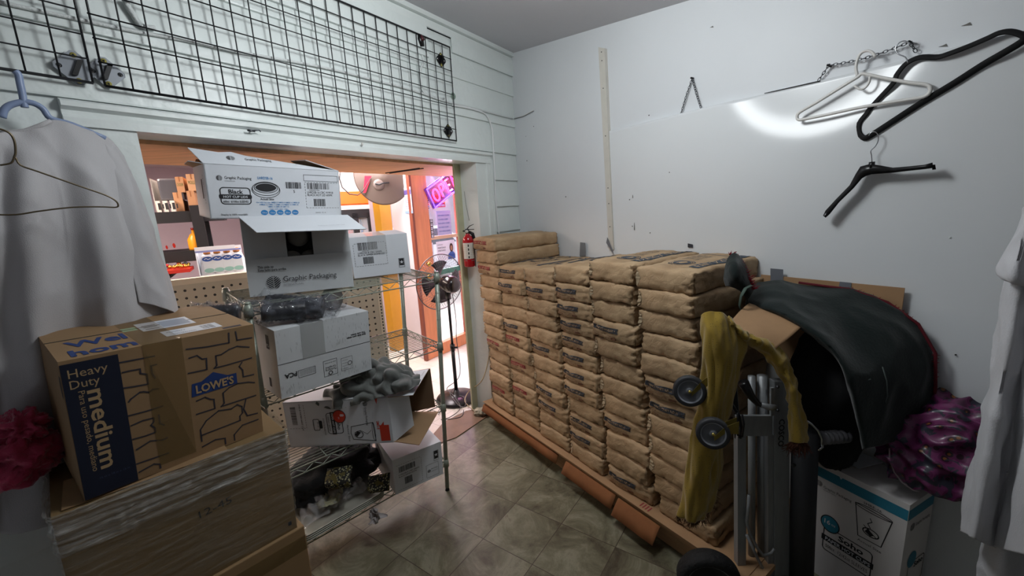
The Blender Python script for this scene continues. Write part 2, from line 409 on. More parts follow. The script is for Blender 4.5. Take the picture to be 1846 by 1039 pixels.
struct('wall_right', g)
g = G(); rows = []
def bow(v, z):
    r = sqrt((v - 2.24) ** 2 + (z - 2.34) ** 2)      # the sheet has warped: a shallow dish under its top edge
    return 0.012 + 0.0197 * 0.5 * (1 + math.erf((r - 0.36) / 0.06)) * (math.exp(-((r - .42) / .38) ** 2) if r > .42 else 1)
for i in range(0, 200):
    v = 1.082 + (4.22 - 1.082) * i / 199
    rows.append([R(v, 0.001, 0.0)] + [R(v, bow(v, z), z) for z in [1.2 * k / 12 for k in range(12)] + [1.2 + .97 * k / 70 for k in range(71)]] + [R(v, 0.001, 2.172)])
g.grid(rows, M_panel)
g.quad(R(1.082, 0.0, 0), R(1.082, 0.012, 0), R(1.082, 0.013, 2.17), R(1.082, 0.0, 2.17), M_panel)
for q in ((1207, 311), (1333, 283), (1172, 420), (1712, 262), (1712, 428), (1723, 640), (1516, 300), (1135, 360), (1140, 408), (1410, 382)):
    P = Rq(*q, 0.0165); g.slab([P + V * .0035 * cos(a) + Vector((0, 0, .0035 * sin(a))) for a in (0, 1.2, 2.4, 3.6, 4.9)], N2, 0.0015, M_gap if q[0] != 1712 else M_trim)
for q, h in (((1140, 357), .02), ((1143, 415), .05)):
    P = Rq(*q, 0.0165); g.slab([P, P + V * .006, P + V * .004 + Vector((0, 0, h)), P + V * .001 + Vector((0, 0, h * .8))], N2, 0.001, M_scuff)
a_, b_ = Rq(1378, 169, .016), Rq(1478, 147, .016); g.slab([a_, b_, b_ + Vector((0, 0, .004)), a_ + Vector((0, 0, .003))], N2, .001, M_gap)
struct('trim_7', g)

# the unseen sides of the room and the sloping ceiling
M_dim = mat('unpainted_partition', '#8C8C8C', 0.8)
P0 = L(-1.8, 0, 0); P1 = Vector((-2.3, -1.7, 0)); P2 = Vector((2.2, -1.7, 0)); P3 = R(4.25, 0, 0)
for k, (a, b) in enumerate(((P0, P1), (P1, P2), (P2, P3))):
    n = Vector((b.y - a.y, a.x - b.x, 0)).normalized() * 0.06; g = G()
    g.hexa([a, b, b + n, a + n], [p + Vector((0, 0, 3.1)) for p in (a, b, b + n, a + n)], M_dim)
    struct(('wall_side', 'wall_back', 'wall_front')[k], g)
g = G(); base = [L(-1.8, -0.16, 0), L(3.14, -0.16, 0), COR - N2 * .1, R(4.3, -0.1, 0), P2 + Vector((.1, -.1, 0)), P1 + Vector((-.1, -.1, 0))]
g.slab([Vector((p.x, p.y, ceil_z(p))) for p in base], (0, 0, 1), 0.04, M_ceil); struct('ceiling', g)

# soffit of plywood over the opening and the shop shell
g = G(); Lbox(g, 0.0, 3.1, -0.85, -TH, 2.05, 2.068, M_ply)
Lbox(g, 2.30, 2.31, -0.75, -0.35, 2.044, 2.05, M_gap); Lbox(g, 2.34, 2.35, -0.75, -0.35, 2.044, 2.05, M_gap)
struct('trim_8', g)
M_shopwall = mat('shop_wall_paint', '#B9A9B4', 0.7, var=0.06, vscale=1.0)
M_shopceil = mat('shop_ceiling', '#BDAFB6', 0.8)
g = G(); Lbox(g, -3.2, 3.47, -5.6, -TH, 2.55, 2.6, M_shopceil); Lbox(g, 3.47, 4.3, -1.64, -TH, 2.55, 2.6, M_shopceil); struct('ceiling', g)
g = G(); Lbox(g, -3.0, 3.47, -5.6, -5.5, 0, 2.6, M_shopwall); Lbox(g, -3.1, -3.0, -5.6, -0.16, 0, 2.6, M_shopwall); Lbox(g, 3.40, 3.47, -5.6, -2.18, 0, 2.6, M_shopwall); struct('wall_shop', g)
g = G(); Lbox(g, 4.25, 4.32, -1.64, -TH, 0, 2.6, M_shopwall); struct('wall_entry', g)
# ================================================================== paper sacks against the right wall
def kraft_mat(name, c, c2):
    m = mat(name, c, 0.72, var=0.0); nt = m.node_tree; b = nt.nodes['Principled BSDF']
    tc = nt.nodes.new('ShaderNodeTexCoord')
    n = nt.nodes.new('ShaderNodeTexNoise'); n.inputs['Scale'].default_value = 9; n.inputs['Detail'].default_value = 7; nt.links.new(tc.outputs['Object'], n.inputs[0])
    rp = nt.nodes.new('ShaderNodeValToRGB'); rp.color_ramp.elements[0].position = .3; rp.color_ramp.elements[1].position = .7
    rp.color_ramp.elements[0].color = (*lin(c2), 1); rp.color_ramp.elements[1].color = (*lin(c), 1)
    nt.links.new(n.outputs['Fac'], rp.inputs[0]); nt.links.new(rp.outputs[0], b.inputs['Base Color'])
    v = nt.nodes.new('ShaderNodeTexVoronoi'); v.feature = 'DISTANCE_TO_EDGE'; v.inputs['Scale'].default_value = 24
    nw = nt.nodes.new('ShaderNodeTexNoise'); nw.inputs['Scale'].default_value = 5; nw.inputs['Detail'].default_value = 4
    nt.links.new(tc.outputs['Object'], nw.inputs[0])
    ad = nt.nodes.new('ShaderNodeMixRGB'); ad.inputs[0].default_value = 0.25; nt.links.new(tc.outputs['Object'], ad.inputs[1]); nt.links.new(nw.outputs['Color'], ad.inputs[2])
    nt.links.new(ad.outputs[0], v.inputs['Vector'])
    cl = nt.nodes.new('ShaderNodeMath'); cl.operation = 'MINIMUM'; cl.inputs[1].default_value = 0.12; nt.links.new(v.outputs['Distance'], cl.inputs[0])
    bp = nt.nodes.new('ShaderNodeBump'); bp.inputs['Strength'].default_value = 0.22; bp.inputs['Distance'].default_value = 0.02
    nt.links.new(cl.outputs[0], bp.inputs['Height']); nt.links.new(bp.outputs[0], b.inputs['Normal'])
    return m
M_kraft = kraft_mat('kraft_sack_paper', '#B59A78', '#9C8060')
M_kraftb = mat('kraft_valve_patch', '#9A8A70', 0.75, var=0.1, vscale=20)
M_navy = mat('navy_print', '#35383F', 0.6); M_redp = mat('red_print', '#8C3436', 0.6)
M_brnp = mat('brown_print', '#6E4A35', 0.7); M_txt = mat('kraft_lettering', '#B99B78', 0.7); M_blup = mat('blue_grey_print', '#343E4A', 0.65)

SW, SD, SH = 0.285, 0.60, 0.100
def sack_map(seed, w, d, h, hard=1.0):
    r = 0.013
    def f(p):
        x, y, z = p; a = 2 * x / w - 1; b = 2 * y / d - 1; c = 2 * z / h - 1
        q = Vector((min(max(x, r), w - r), min(max(y, r), d - r), min(max(z, r), h - r))); e = Vector((x, y, z)) - q
        if e.length > r * 0.5: e = e.normalized() * min(e.length, r * 1.12)
        o = q + e
        k = (1 - abs(a) ** 3) * (1 - abs(b) ** 4)
        if c > 0: o.z += 0.006 * k * c
        else: o.z += 0.004 * k * c
        o.y -= 0.008 * (1 - a * a) * (1 - c * c) if b < 0 else 0
        o.x += 0.008 * a * (1 - c * c) * (1 - b * b)
        # pinched seam end: the front and back shrink towards their corners
        o.z += (h * .5 - z) * 0.10 * (abs(b) ** 8) * abs(a) ** 2
        s = Vector((seed * 3.7, seed * 1.3, seed * 5.1))
        n = Vector(o) * 11 + s
        am = 0.0028 * hard
        o += Vector((noise.noise(n), noise.noise(n + Vector((31, 0, 0))), noise.noise(n + Vector((0, 47, 0))))) * am
        m = Vector((o.x * 30, o.y * 24, o.z * 60)) + s
        rg = (0.5 - abs(noise.noise(m)) * 2) * 0.0035 * hard * (0.4 + 0.6 * max(abs(a), abs(b)) ** 4) * (1 + 1.2 * max(0, (a - .55) / .45) * max(0, (-b - .6) / .4) ** .5)
        o += Vector((rg * a, rg * b, rg * c))
        o.z += noise.noise(Vector((x * 7, y * 4, seed * 9))) * 0.009
        o.y += noise.noise(Vector((x * 6, z * 9, seed * 7 + 3))) * 0.004
        return o
    return f
def sack_mesh(name, seed, kind, top=None, w=SW, d=SD, h=SH, hard=1.5):
    F = sack_map(seed, w, d, h, hard); g = G(); idx = {}; vs = []; fs = []
    nx, ny, nz = 22, 34, 9
    def V_(i, j, k):
        key = (i, j, k)
        if key not in idx: idx[key] = len(vs); vs.append(F((w * i / nx, d * j / ny, h * k / nz)))
        return idx[key]
    for i in range(nx):
        for j in range(ny): fs += [(V_(i, j, 0), V_(i, j + 1, 0), V_(i + 1, j + 1, 0), V_(i + 1, j, 0)), (V_(i, j, nz), V_(i + 1, j, nz), V_(i + 1, j + 1, nz), V_(i, j + 1, nz))]
        for k in range(nz): fs += [(V_(i, 0, k), V_(i + 1, 0, k), V_(i + 1, 0, k + 1), V_(i, 0, k + 1)), (V_(i, ny, k), V_(i, ny, k + 1), V_(i + 1, ny, k + 1), V_(i + 1, ny, k))]
    for j in range(ny):
        for k in range(nz): fs += [(V_(0, j, k), V_(0, j, k + 1), V_(0, j + 1, k + 1), V_(0, j + 1, k)), (V_(nx, j, k), V_(nx, j + 1, k), V_(nx, j + 1, k + 1), V_(nx, j, k + 1))]
    g.add(vs, fs, M_kraft, True)
    # folded corner of the end gusset on the right, standing slightly proud
    for k, (za, zb) in enumerate(((0.10, 0.52), (0.54, 0.9))):
        P = []
        for i in range(7):
            row = []
            for j in range(4):
                x = w + 0.002 + 0.004 * sin(j * 1.5 + seed) + 0.005 * (k == 0); y = 0.004 + (0.075 + 0.02 * k) * i / 6; z = h * (za + (zb - za) * j / 3) + 0.004 * noise.noise(Vector((i, j, seed * 4 + k)))
                row.append(Vector((x + 0.004 * noise.noise(Vector((i * .8, j, seed + 5))), y, z)))
            P.append(row)
        g.grid(P, M_kraft)
    off = 0.0025
    fc = Face(g, fr((0, -off, 0), (1, 0, 0), (0, 0, 1)), 0.0, warp=lambda p: F((p.x, 0.0, min(max(p.z, 0), h))) + Vector((0, p.y, 0)))
    if kind == 'P' and int(seed * 10) % 4:     # glued valve patch at the left edge of plain ends
        for k in range(9):
            z0, z1 = h * (.10 + .8 * k / 9), h * (.10 + .8 * (k + 1) / 9); q0 = sin(pi * (.12 + .76 * k / 9)); q1 = sin(pi * (.12 + .76 * (k + 1) / 9))
            fc.poly([(0.0, z0), (w * .10 * q0, z0), (w * .10 * q1, z1), (0.0, z1)], M_kraftb)
    if kind in 'BR':
        m = M_navy if kind == 'B' else M_redp
        x0, x1, z0, z1 = 0.012, w * 0.66, h * 0.47, h * 0.73
        fc.rect(x0, z0, x1 - 0.006, z1, m, 0, 10, 2)
        fc.poly([(x1 - 0.006, z0), (x1 + 0.004, z0), (x1 - 0.003, (z0 + z1) / 2), (x1 + 0.004, z1), (x1 - 0.006, z1)], m)
        fc.text('FANCY CRAFT FLOUR', x0 + 0.02, z0 + h * 0.075, h * 0.11, M_txt, w=x1 - x0 - 0.05, bold=0.01, dz=0.0022)
        fc.star(x1 - 0.018, (z0 + z1) / 2, 0.004, M_txt, 0.002)
        fc.ring(x0 + 0.008, h * 0.32, 0.007, 0.007, 0.002, M_brnp, 14)
        fc.text('MILLED WHEAT', x0 + 0.02, h * 0.28, h * 0.075, M_brnp, w=0.07); fc.text('ENRICHED', x0 + 0.10, h * 0.27, h * 0.075, M_brnp, w=0.06)
        fc.rect(w * 0.48, h * 0.13, w * 0.62, h * 0.25, M_brnp, 0, 4, 1); fc.text('BLEACHED FLOUR NET WT', x0 + 0.01, h * 0.14, h * 0.08, M_brnp, w=w * 0.38)
    if top:
        tc = Face(g, fr((0, 0, h), (1, 0, 0), (0, 1, 0)), 0.0, warp=lambda p: F((p.x, p.y, h)) + Vector((0, 0, 0.0022 + (p.z - h))))
        m = M_blup
        if top == 'crest':
            cx, cy = w * 0.46, 0.17
            tc.ring(cx, cy, .058, .062, .005, m, 28); tc.ring(cx, cy, .047, .051, .003, m, 28)
            tc.disc(cx, cy, .040, .044, m, 20); tc.poly([(cx - .02, cy - .02), (cx + .012, cy - .03), (cx + .028, cy + .004), (cx + .006, cy + .03), (cx - .012, cy + .012)], M_kraft, .0008)
            tc.line([(cx - .025, cy - .01), (cx + .03, cy + .02)], .004, m, dz=.001)
            for k in range(3): tc.text('FINEST PATENT', w * .30 + k * .028, .27, .016, m, w=.17, rot=pi / 2)
            tc.line([(w * .18, .50), (w * .78, .50)], .006, m)
            tc.rect(w * .73, .09, w * .90, .58, m, 0, 3, 24); tc.text('FANCY CRAFT', w * .87, .11, .032, M_txt, w=.42, rot=pi / 2, dz=.001)
            tc.line([(w * .62, .045), (w * .76, .085)], .003, M_navy)
        else:
            tc.rect(w * .08, .09, w * .2, .50, m, 0, 3, 20); tc.rect(w * .30, .14, w * .34, .46, m, 0, 1, 16); tc.rect(w * .52, .20, w * .56, .40, m, 0, 1, 10)
            tc.rect(w * .34, .20, w * .52, .22, m); tc.text('CRAFT', w * .82, .10, .022, m, w=.10, rot=pi / 2); tc.text('FLOUR', w * .74, .24, .03, m, w=.16, rot=pi / 2)
            tc.ring(w * .5, .50, .052, .048, .009, m, 26)
    return g.mesh(name)
sack_sources = {}
for kind, cnt in (('P', 5), ('B', 3), ('R', 2)):
    for k in range(cnt): sack_sources[(kind, k)] = sack_mesh('flour_sack', 1.7 * k + ord(kind) * .37, kind)
sack_sources[('T', 0)] = sack_mesh('flour_sack', 7.7, 'B', 'words'); sack_sources[('T', 1)] = sack_mesh('flour_sack', 8.9, 'P', 'words')
sack_sources[('T', 2)] = sack_mesh('flour_sack', 11.3, 'P', 'crest'); sack_sources[('T', 3)] = sack_mesh('flour_sack', 13.1, 'P', 'crest')
sack_sources[('T', 4)] = sack_mesh('flour_sack', 21.1, 'P', 'words')
cols = [  # v at bottom, v at top, z top, width, wall gap, courses from the top
    (0.376, 0.285, 1.505, 0.295, 0.0, 'RPRPPPPPRPPPRP', 'stack beside the door'),
    (0.685, 0.575, 1.315, 0.290, 0.0, '0BPPBRPRPRPP', 'second stack from door'),
    (0.990, 0.880, 1.325, 0.290, 0.0, '1BPPPBPPBBPP', 'third stack from door'),
    (1.305, 1.190, 1.365, 0.275, 0.0, '4BBBBBBBPBBP', 'fourth stack from door'),
    (1.610, 1.475, 1.412, 0.280, 0.0, '2PPBPPPPBPPB', 'fifth stack from door'),
    (1.920, 1.780, 1.405, 0.290, 0.0, '3PPPPBBPPPPP', 'stack by the hand truck')]
ordn = ['topmost', 'second from top', 'third from top', 'fourth from top', 'fifth from top', 'sixth from top', 'seventh from top',
        'eighth from top', 'ninth from top', 'tenth from top', 'eleventh from top', 'twelfth from top', 'thirteenth from top', 'lowest']
rnd = random.Random(5)
for ci, (vb, vt, zt, w, gap, seq, nm) in enumerate(cols):
    zb = 0.165; n = len(seq); hh = (zt - zb) / n
    for r, ch in enumerate(seq):
        k = n - 1 - r; t = k / (n - 1); z = zb + k * hh
        vv = vb + (vt - vb) * t + rnd.uniform(-.013, .013); ww = 0.020 + rnd.uniform(-.008, .010) + (0.02 if ci == 0 and r < 2 else 0)
        key = ('T', int(ch)) if ch.isdigit() else (ch, rnd.randrange({'P': 5, 'B': 3, 'R': 2}[ch]))
        o = bpy.data.objects.new('flour_sack', sack_sources[key]); COL.objects.link(o)
        o.matrix_basis = fr(R(vv, SD + ww, z), V, -N2, (0, 0, 1)) @ Matrix.Rotation(radians(rnd.uniform(-2.4, 2.4)), 4, 'Z') @ Matrix.Scale(w / SW, 4, (1, 0, 0)) @ Matrix.Scale(hh / SH * 0.985, 4, (0, 0, 1))
        kd = {'B': 'blue-labelled flour sack', '0': 'blue-labelled flour sack, blue words on top', 'R': 'red-labelled flour sack', 'P': 'plain-ended flour sack', '1': 'plain-ended flour sack, blue words on top',
              '4': 'plain-ended flour sack, blue words on top', '2': 'flour sack with blue crest on top', '3': 'flour sack with blue crest on top'}[ch]
        tag(o, '%s, %s, %s' % (kd, 'lowest' if r == n - 1 else ordn[r], nm), 'sack', 'stacked flour sacks')

# pallet boards and cardboard under and behind the sacks
M_brd = mat('brown_cardboard', '#A07E5C', 0.8, var=0.08, vscale=7)
M_brdr = mat('red_brown_cardboard_edge', '#84532F', 0.85, var=0.12, vscale=9)
M_wood = mat('pallet_board_wood', '#B08C68', 0.7, var=0.12, vscale=5, stretch=(3, 3, 20), bump=.1, bscale=40)
t = thing('pallet', 'low wooden pallet under the sack stacks along the right wall', 'pallet', R(1.3, .35, 0))
g = G(); Rbox(g, 0.30, 2.42, 0.02, 0.655, 0.135, 0.160, M_wood); wpart('deck_board', g, t)
for w0 in (0.05, 0.30, 0.545):
    g = G(); Rbox(g, 0.34, 2.40, w0, w0 + 0.06, 0.0, 0.135, M_wood); wpart('runner', g, t)
g = G()
edge_pts = [(0.27, .665), (0.55, .672), (0.62, .692), (0.9, .70), (1.08, .715), (1.20, .70)]
def card_strip(v0, v1, w0, w1, z0, z1, label, seed):
    g = G(); rows = []
    for i in range(13):
        a = i / 12; v = v0 + (v1 - v0) * a; j = 0.010 * noise.noise(Vector((a * 5, seed, 2)))
        rows.append([R(v, w0 + .004, z1 - .002), R(v, w0 + .012, z1 - .006 + j * .2), R(v, (w0 + w1) / 2 + .01 + j * .5, (z0 + z1) / 2 + j * .5), R(v, w1 + .012 + j, z0 + j * .9)])
    g.grid(rows, M_brdr); o = solo('cardboard_strip', g, label, 'cardboard', 'cardboard strips along the pallet'); solid(o, .005)
card_strip(0.30, 1.22, .655, .675, .085, .140, 'torn red-brown cardboard strip along the floor under the three stacks nearest the door', 1)
card_strip(1.30, 1.70, .660, .70, .075, .142, 'red-brown cardboard flap bent down in front of the middle stacks', 2)
card_strip(1.72, 1.98, .665, .72, .065, .140, 'short red-brown cardboard flap with a square end, nearest the yellow cloth', 3)
g = G(); Rbox(g, 0.02, 0.075, .42, .46, 0.12, 0.42, M_brdr); o = solo('cardboard_scrap', g, 'narrow brown cardboard piece standing between door casing and sacks', 'cardboard')
t = thing('floor_cardboard', 'flat beige cardboard sheet on the pallet under the sacks', 'cardboard', R(1.3, .4, .16))
g = G(); Rbox(g, 0.30, 2.38, 0.02, 0.672, 0.1605, 0.164, M_brd); wpart('sheet', g, t)
g = G(); fc = Face(g, fr(R(1.845, .658, .1645), V, -N2, (0, 0, 1)))
for k in range(4): fc.rect(k * .016, 0, k * .016 + .007, .035, M_redp)
wpart('red_print', g, t)

# cardboard sheet taped on the wall behind the sacks and coat
t = thing('cardboard_sheet', 'brown cardboard sheet taped upright on the wall behind the dark coat', 'cardboard', R(2.3, .03, .5))
g = G(); Rbox(g, 2.09, 2.62, 0.034, 0.040, 0.9, 1.315, M_brd); wpart('sheet', g, t)
M_duct = mat('grey_duct_tape', '#6B6E75', 0.35, bump=.1, bscale=80)
def tape(q0, q1, q2, q3, w, label, m=M_duct):
    g = G(); pts = [Rq(*q, w) for q in (q0, q1, q2, q3)]
    g.slab(pts, N2, 0.0012, m); solo('duct_tape', g, label, 'tape', 'duct tape patches on the wall')
tape((1389, 530), (1389, 484), (1412, 486), (1412, 534), .0415, 'grey duct tape strip holding the cardboard beside the red fringe')
tape((1512, 520), (1514, 508), (1535, 510), (1534, 522), .0415, 'crumpled grey duct tape patch at the right end of the cardboard edge')
tape((1045, 462), (1046, 437), (1055, 438), (1056, 462), .018, 'upright grey duct tape strip on the wall above the third sack stack', mat('mid_grey_tape', '#75787D', .5))
tape((987, 452), (988, 440), (995, 440), (996, 454), .003, 'small dark tape patch on the wall beside the topmost sacks', mat('dark_tape', '#34363D', .5))
tape((1093, 438), (1095, 428), (1105, 452), (1107, 460), .03, 'silver tape scrap at the foot of the painted batten', M_duct)
tape((1240, 446), (1240, 439), (1249, 441), (1249, 447), .018, 'tiny dark tape patch peeping over the fifth sack stack', mat('dark_tape', '#34363D', .5))

# painted batten
t = thing('wall_batten', 'narrow white painted wooden batten fixed upright on the right wall', 'batten', R(1.04, 0, 1.25))
g = G(); a, b = Rq(1078.5, 85, .025), Rq(1097.5, 450, .025); a2, b2 = Rq(1089.5, 87, .025), Rq(1105.5, 450, .025)
g.hexa([b - N2 * .025, b2 - N2 * .025, b2, b], [a - N2 * .025, a2 - N2 * .025, a2, a], mat('batten_paint', '#CBC7BE', .55, var=.05, vscale=9, bump=.15, bscale=30)); wpart('strip', g, t)
for k in (0.02, .06, .19, .42, .68, .76, .88):
    g = G(); p = a.lerp(b, k) * .5 + a2.lerp(b2, k) * .5; g.tube([p - N2 * .002, p + N2 * .0015], .0035, M_gap, 8); wpart('nail', g, t)

# chains
M_steel = mat('dull_steel', '#5A5C60', .35, metal=.9); M_chrome = mat('bright_steel', '#B8BBC0', .2, metal=1)
def chain(pts, lw, m, t, wire=.0013):
    P = [Vector(p) for p in pts]; ds = [0]
    for i in range(1, len(P)): ds.append(ds[-1] + (P[i] - P[i - 1]).length)
    pitch = lw * 1.55; n = int(ds[-1] / pitch)
    g = G()
    for k in range(n):
        s = (k + .5) * pitch; i = 1
        while i < len(ds) - 1 and ds[i] < s: i += 1
        f = (s - ds[i - 1]) / max(1e-6, ds[i] - ds[i - 1]); p = P[i - 1].lerp(P[i], f); d = (P[i] - P[i - 1]).normalized()
        side = d.cross(N2).normalized() if k % 2 == 0 else (N2 + d.cross(N2) * .35).normalized()
        ring = [p + d * cos(q) * lw + side * sin(q) * lw * .55 for q in [2 * pi * a / 12 for a in range(12)]]
        g.tube(ring, wire, m, 5, True)
    return wpart('links', g, t)
nail = Rq(1248, 141, .01); l_ = Rq(1227, 207, .012); r_ = Rq(1264, 196, .012)
t = thing('hanging_chain', 'thin steel chain hanging in an upside-down V from one nail on the wall', 'chain', nail)
chain([l_, l_.lerp(nail, .5) + N2 * .004, nail, nail.lerp(r_, .5) + N2 * .004, r_], .0085, M_steel, t, .0016)
g = G(); g.tube([nail - N2 * .02, nail + N2 * .012], .005, M_gap, 8); wpart('nail', g, t)
n1 = Rq(1494, 118, .02); n2_ = Rq(1640, 76, .022); e1 = Rq(1475, 146, .013); e2 = Rq(1655, 99, .013)
t = thing('hanging_chain', 'thin steel chain strung between two nails above the white hanger', 'chain', n1)
mid = [n1.lerp(n2_, k / 8) - Vector((0, 0, .012 * sin(pi * k / 8))) for k in range(9)]
chain([e1] + mid + [e2], .0085, M_steel, t, .0016)
for p in (n1, n2_):
    g = G(); g.tube([p - N2 * .02, p + N2 * .012], .0045, M_gap, 8); wpart('nail', g, t)

# clothes hangers on the wall
M_whp = mat('white_plastic', '#D8D6D2', .35); M_blk = mat('black_flocked_plastic', '#08080A', .8); M_blkg = mat('black_gloss_plastic', '#121214', .3)
def arcpts(f, n): return [f(i / n) for i in range(n + 1)]
def tubeR(g, q, w, r, m, closed=False, n=8, flat=1.0, sm=3):
    P = [Rq(*p, w if not isinstance(w, list) else w[i]) for i, p in enumerate(q)]
    if closed: K = P + [P[0]]
    else: K = P
    out = []
    for i in range(len(K) - 1):
        for k in range(sm): out.append(cr2(K, i, k / sm, closed))
    if not closed: out.append(K[-1])
    g.tube(out, r, m, n, closed, flat=flat)
def cr2(K, i, f, closed):
    n = len(K) - 1
    a = K[(i - 1) % n] if closed else K[max(i - 1, 0)]; b = K[i]; c = K[i + 1]; d = K[(i + 2) % n] if closed and i + 2 > n else K[min(i + 2, n)]
    return 0.5 * ((2 * b) + (c - a) * f + (2 * a - 5 * b + 4 * c - d) * f * f + (3 * b - a - 3 * c + d) * f ** 3)
t = thing('clothes_hanger', 'white plastic tubular clothes hanger on the wall chain', 'hanger', Rq(1560, 96, .05), group='hangers on the right wall')
g = G(); tubeR(g, [(1437, 212), (1441, 203), (1470, 186), (1515, 158), (1546, 139), (1556, 133), (1590, 140), (1640, 149), (1668, 152), (1677, 158), (1675, 168), (1664, 175), (1640, 179), (1590, 187), (1540, 196), (1490, 207), (1450, 215), (1440, 216)], .05, .0062, M_whp, True); wpart('frame', g, t)
g = G(); tubeR(g, [(1546, 139), (1543, 120), (1549, 100), (1560, 92), (1572, 94), (1578, 103)], .05, .0052, M_whp); wpart('hook', g, t)
g = G(); tubeR(g, [(1540, 154), (1550, 161), (1560, 158), (1567, 148), (1568, 138)], .052, .0042, M_whp); wpart('strap_hook', g, t)
t = thing('clothes_hanger', 'large black velvet clothes hanger, tilted on the wall at the upper right', 'hanger', Rq(1630, 85, .05), group='hangers on the right wall')
g = G(); tubeR(g, [(1549, 240), (1549, 222), (1562, 205), (1568, 196), (1590, 172), (1612, 148), (1616, 136), (1630, 118), (1645, 108), (1662, 103), (1690, 103), (1710, 97), (1745, 84), (1780, 69), (1800, 60), (1820, 57), (1840, 62), (1848, 68), (1840, 77), (1810, 95), (1770, 118), (1720, 150), (1660, 186), (1600, 225), (1570, 244), (1558, 249)],
                [.03] * 5 + [.04] * 6 + [.05] * 9 + [.04] * 6, .0112, M_blk, True, flat=.5); wpart('frame', g, t)
g = G(); tubeR(g, [(1637, 114), (1632, 103), (1620, 98), (1614, 88), (1621, 77), (1632, 74), (1642, 80)], .045, .0022, M_chrome); wpart('hook', g, t)
t = thing('clothes_hanger', 'black plastic suit hanger without bar, hooked below the velvet hanger', 'hanger', Rq(1575, 300, .07), group='hangers on the right wall')
g = G()
def ribR(q, wd, dp, w0=.07):
    vs = []; fs = []
    n = len(q)
    for i, (x, y) in enumerate(q):
        a = Vector((q[min(i + 1, n - 1)][0] - q[max(i - 1, 0)][0], q[min(i + 1, n - 1)][1] - q[max(i - 1, 0)][1])).normalized(); nn = Vector((a.y, -a.x))
        h_ = wd[i] / 2
        for sx, sd in ((-1, -1), (1, -1), (1, 1), (-1, 1)): vs.append(Rq(x + nn.x * h_ * sx, y + nn.y * h_ * sx, w0 + dp * sd))
    for i in range(n - 1):
        for k in range(4): fs.append((i * 4 + k, i * 4 + (k + 1) % 4, i * 4 + 4 + (k + 1) % 4, i * 4 + 4 + k))
    fs += [(0, 1, 2, 3), tuple(range(4 * n - 4, 4 * n))]
    g.add(vs, fs, M_blkg, True)
ribR([(1486, 391), (1492, 383), (1510, 362), (1535, 337), (1548, 318), (1556, 309), (1570, 305), (1590, 306), (1610, 307), (1640, 304), (1668, 301), (1682, 298)], [6, 10, 8, 9, 14, 20, 19, 14, 9, 8, 8, 10], .009)
ribR([(1683, 297), (1684, 306)], [6, 7], .009); wpart('frame', g, t)
g = G(); g.tube([Rq(1571, 303, .07), Rq(1572, 292, .07)], .010, M_blkg, 10); wpart('collar', g, t)
g = G(); tubeR(g, [(1572, 293), (1571, 280), (1570, 272), (1578, 264), (1583, 254), (1583, 244), (1578, 238), (1570, 239), (1566, 245)], .06, .0018, M_chrome); wpart('hook', g, t)
g = G(); P = [Rq(*q, .008) for q in ((925, 214), (943, 209), (962, 199))]; g.tube(P, .0022, M_whp, 6); g.tube([p + Vector((0, 0, -.006)) for p in P], .0018, M_steel, 6)
solo('cable_end', g, 'short pair of thin wires pinned across the corner onto the right wall', 'cable')
# ================================================================== on the left wall
M_grid = mat('black_grid_wire', '#15161A', .4)
def grid_panel(u0, cols, z0, tilt, label, rows=8, dz0=0.0):
    t = thing('wire_grid', label, 'grid panel', L(u0, .045, z0), group='wire grid panels on the left wall')
    c = .0762; uu = U * cos(tilt) + Vector((0, 0, sin(tilt))); zz = Vector((0, 0, cos(tilt))) - U * sin(tilt)
    o = L(u0, .045, z0)
    g = G()
    for r in (0, rows): g.tube([o + zz * (r * c), o + zz * (r * c) + uu * (cols * c)], .0050, M_grid, 8)
    for k in (0, cols): g.tube([o + uu * (k * c), o + uu * (k * c) + zz * (rows * c)], .0034, M_grid, 8)
    wpart('rim', g, t)
    g = G()
    for r in range(1, rows): g.tube([o + zz * (r * c) + N * .003 - uu * .006, o + zz * (r * c) + N * .003 + uu * (cols * c + .002)], .0026, M_grid, 6)
    for k in range(1, cols): g.tube([o + uu * (k * c), o + uu * (k * c) + zz * (rows * c)], .0027, M_grid, 6)
    wpart('wires', g, t)
    return t
grid_panel(2.31 - 24 * .0762, 24, 2.199 + .008, -.0058, 'long black wire grid panel over the opening, ending near the corner')
grid_panel(2.31 - 24 * .0762 - .03 - 24 * .0762, 24, 2.199 + .022, -.0058, 'black wire grid panel at the far left above the shirt')
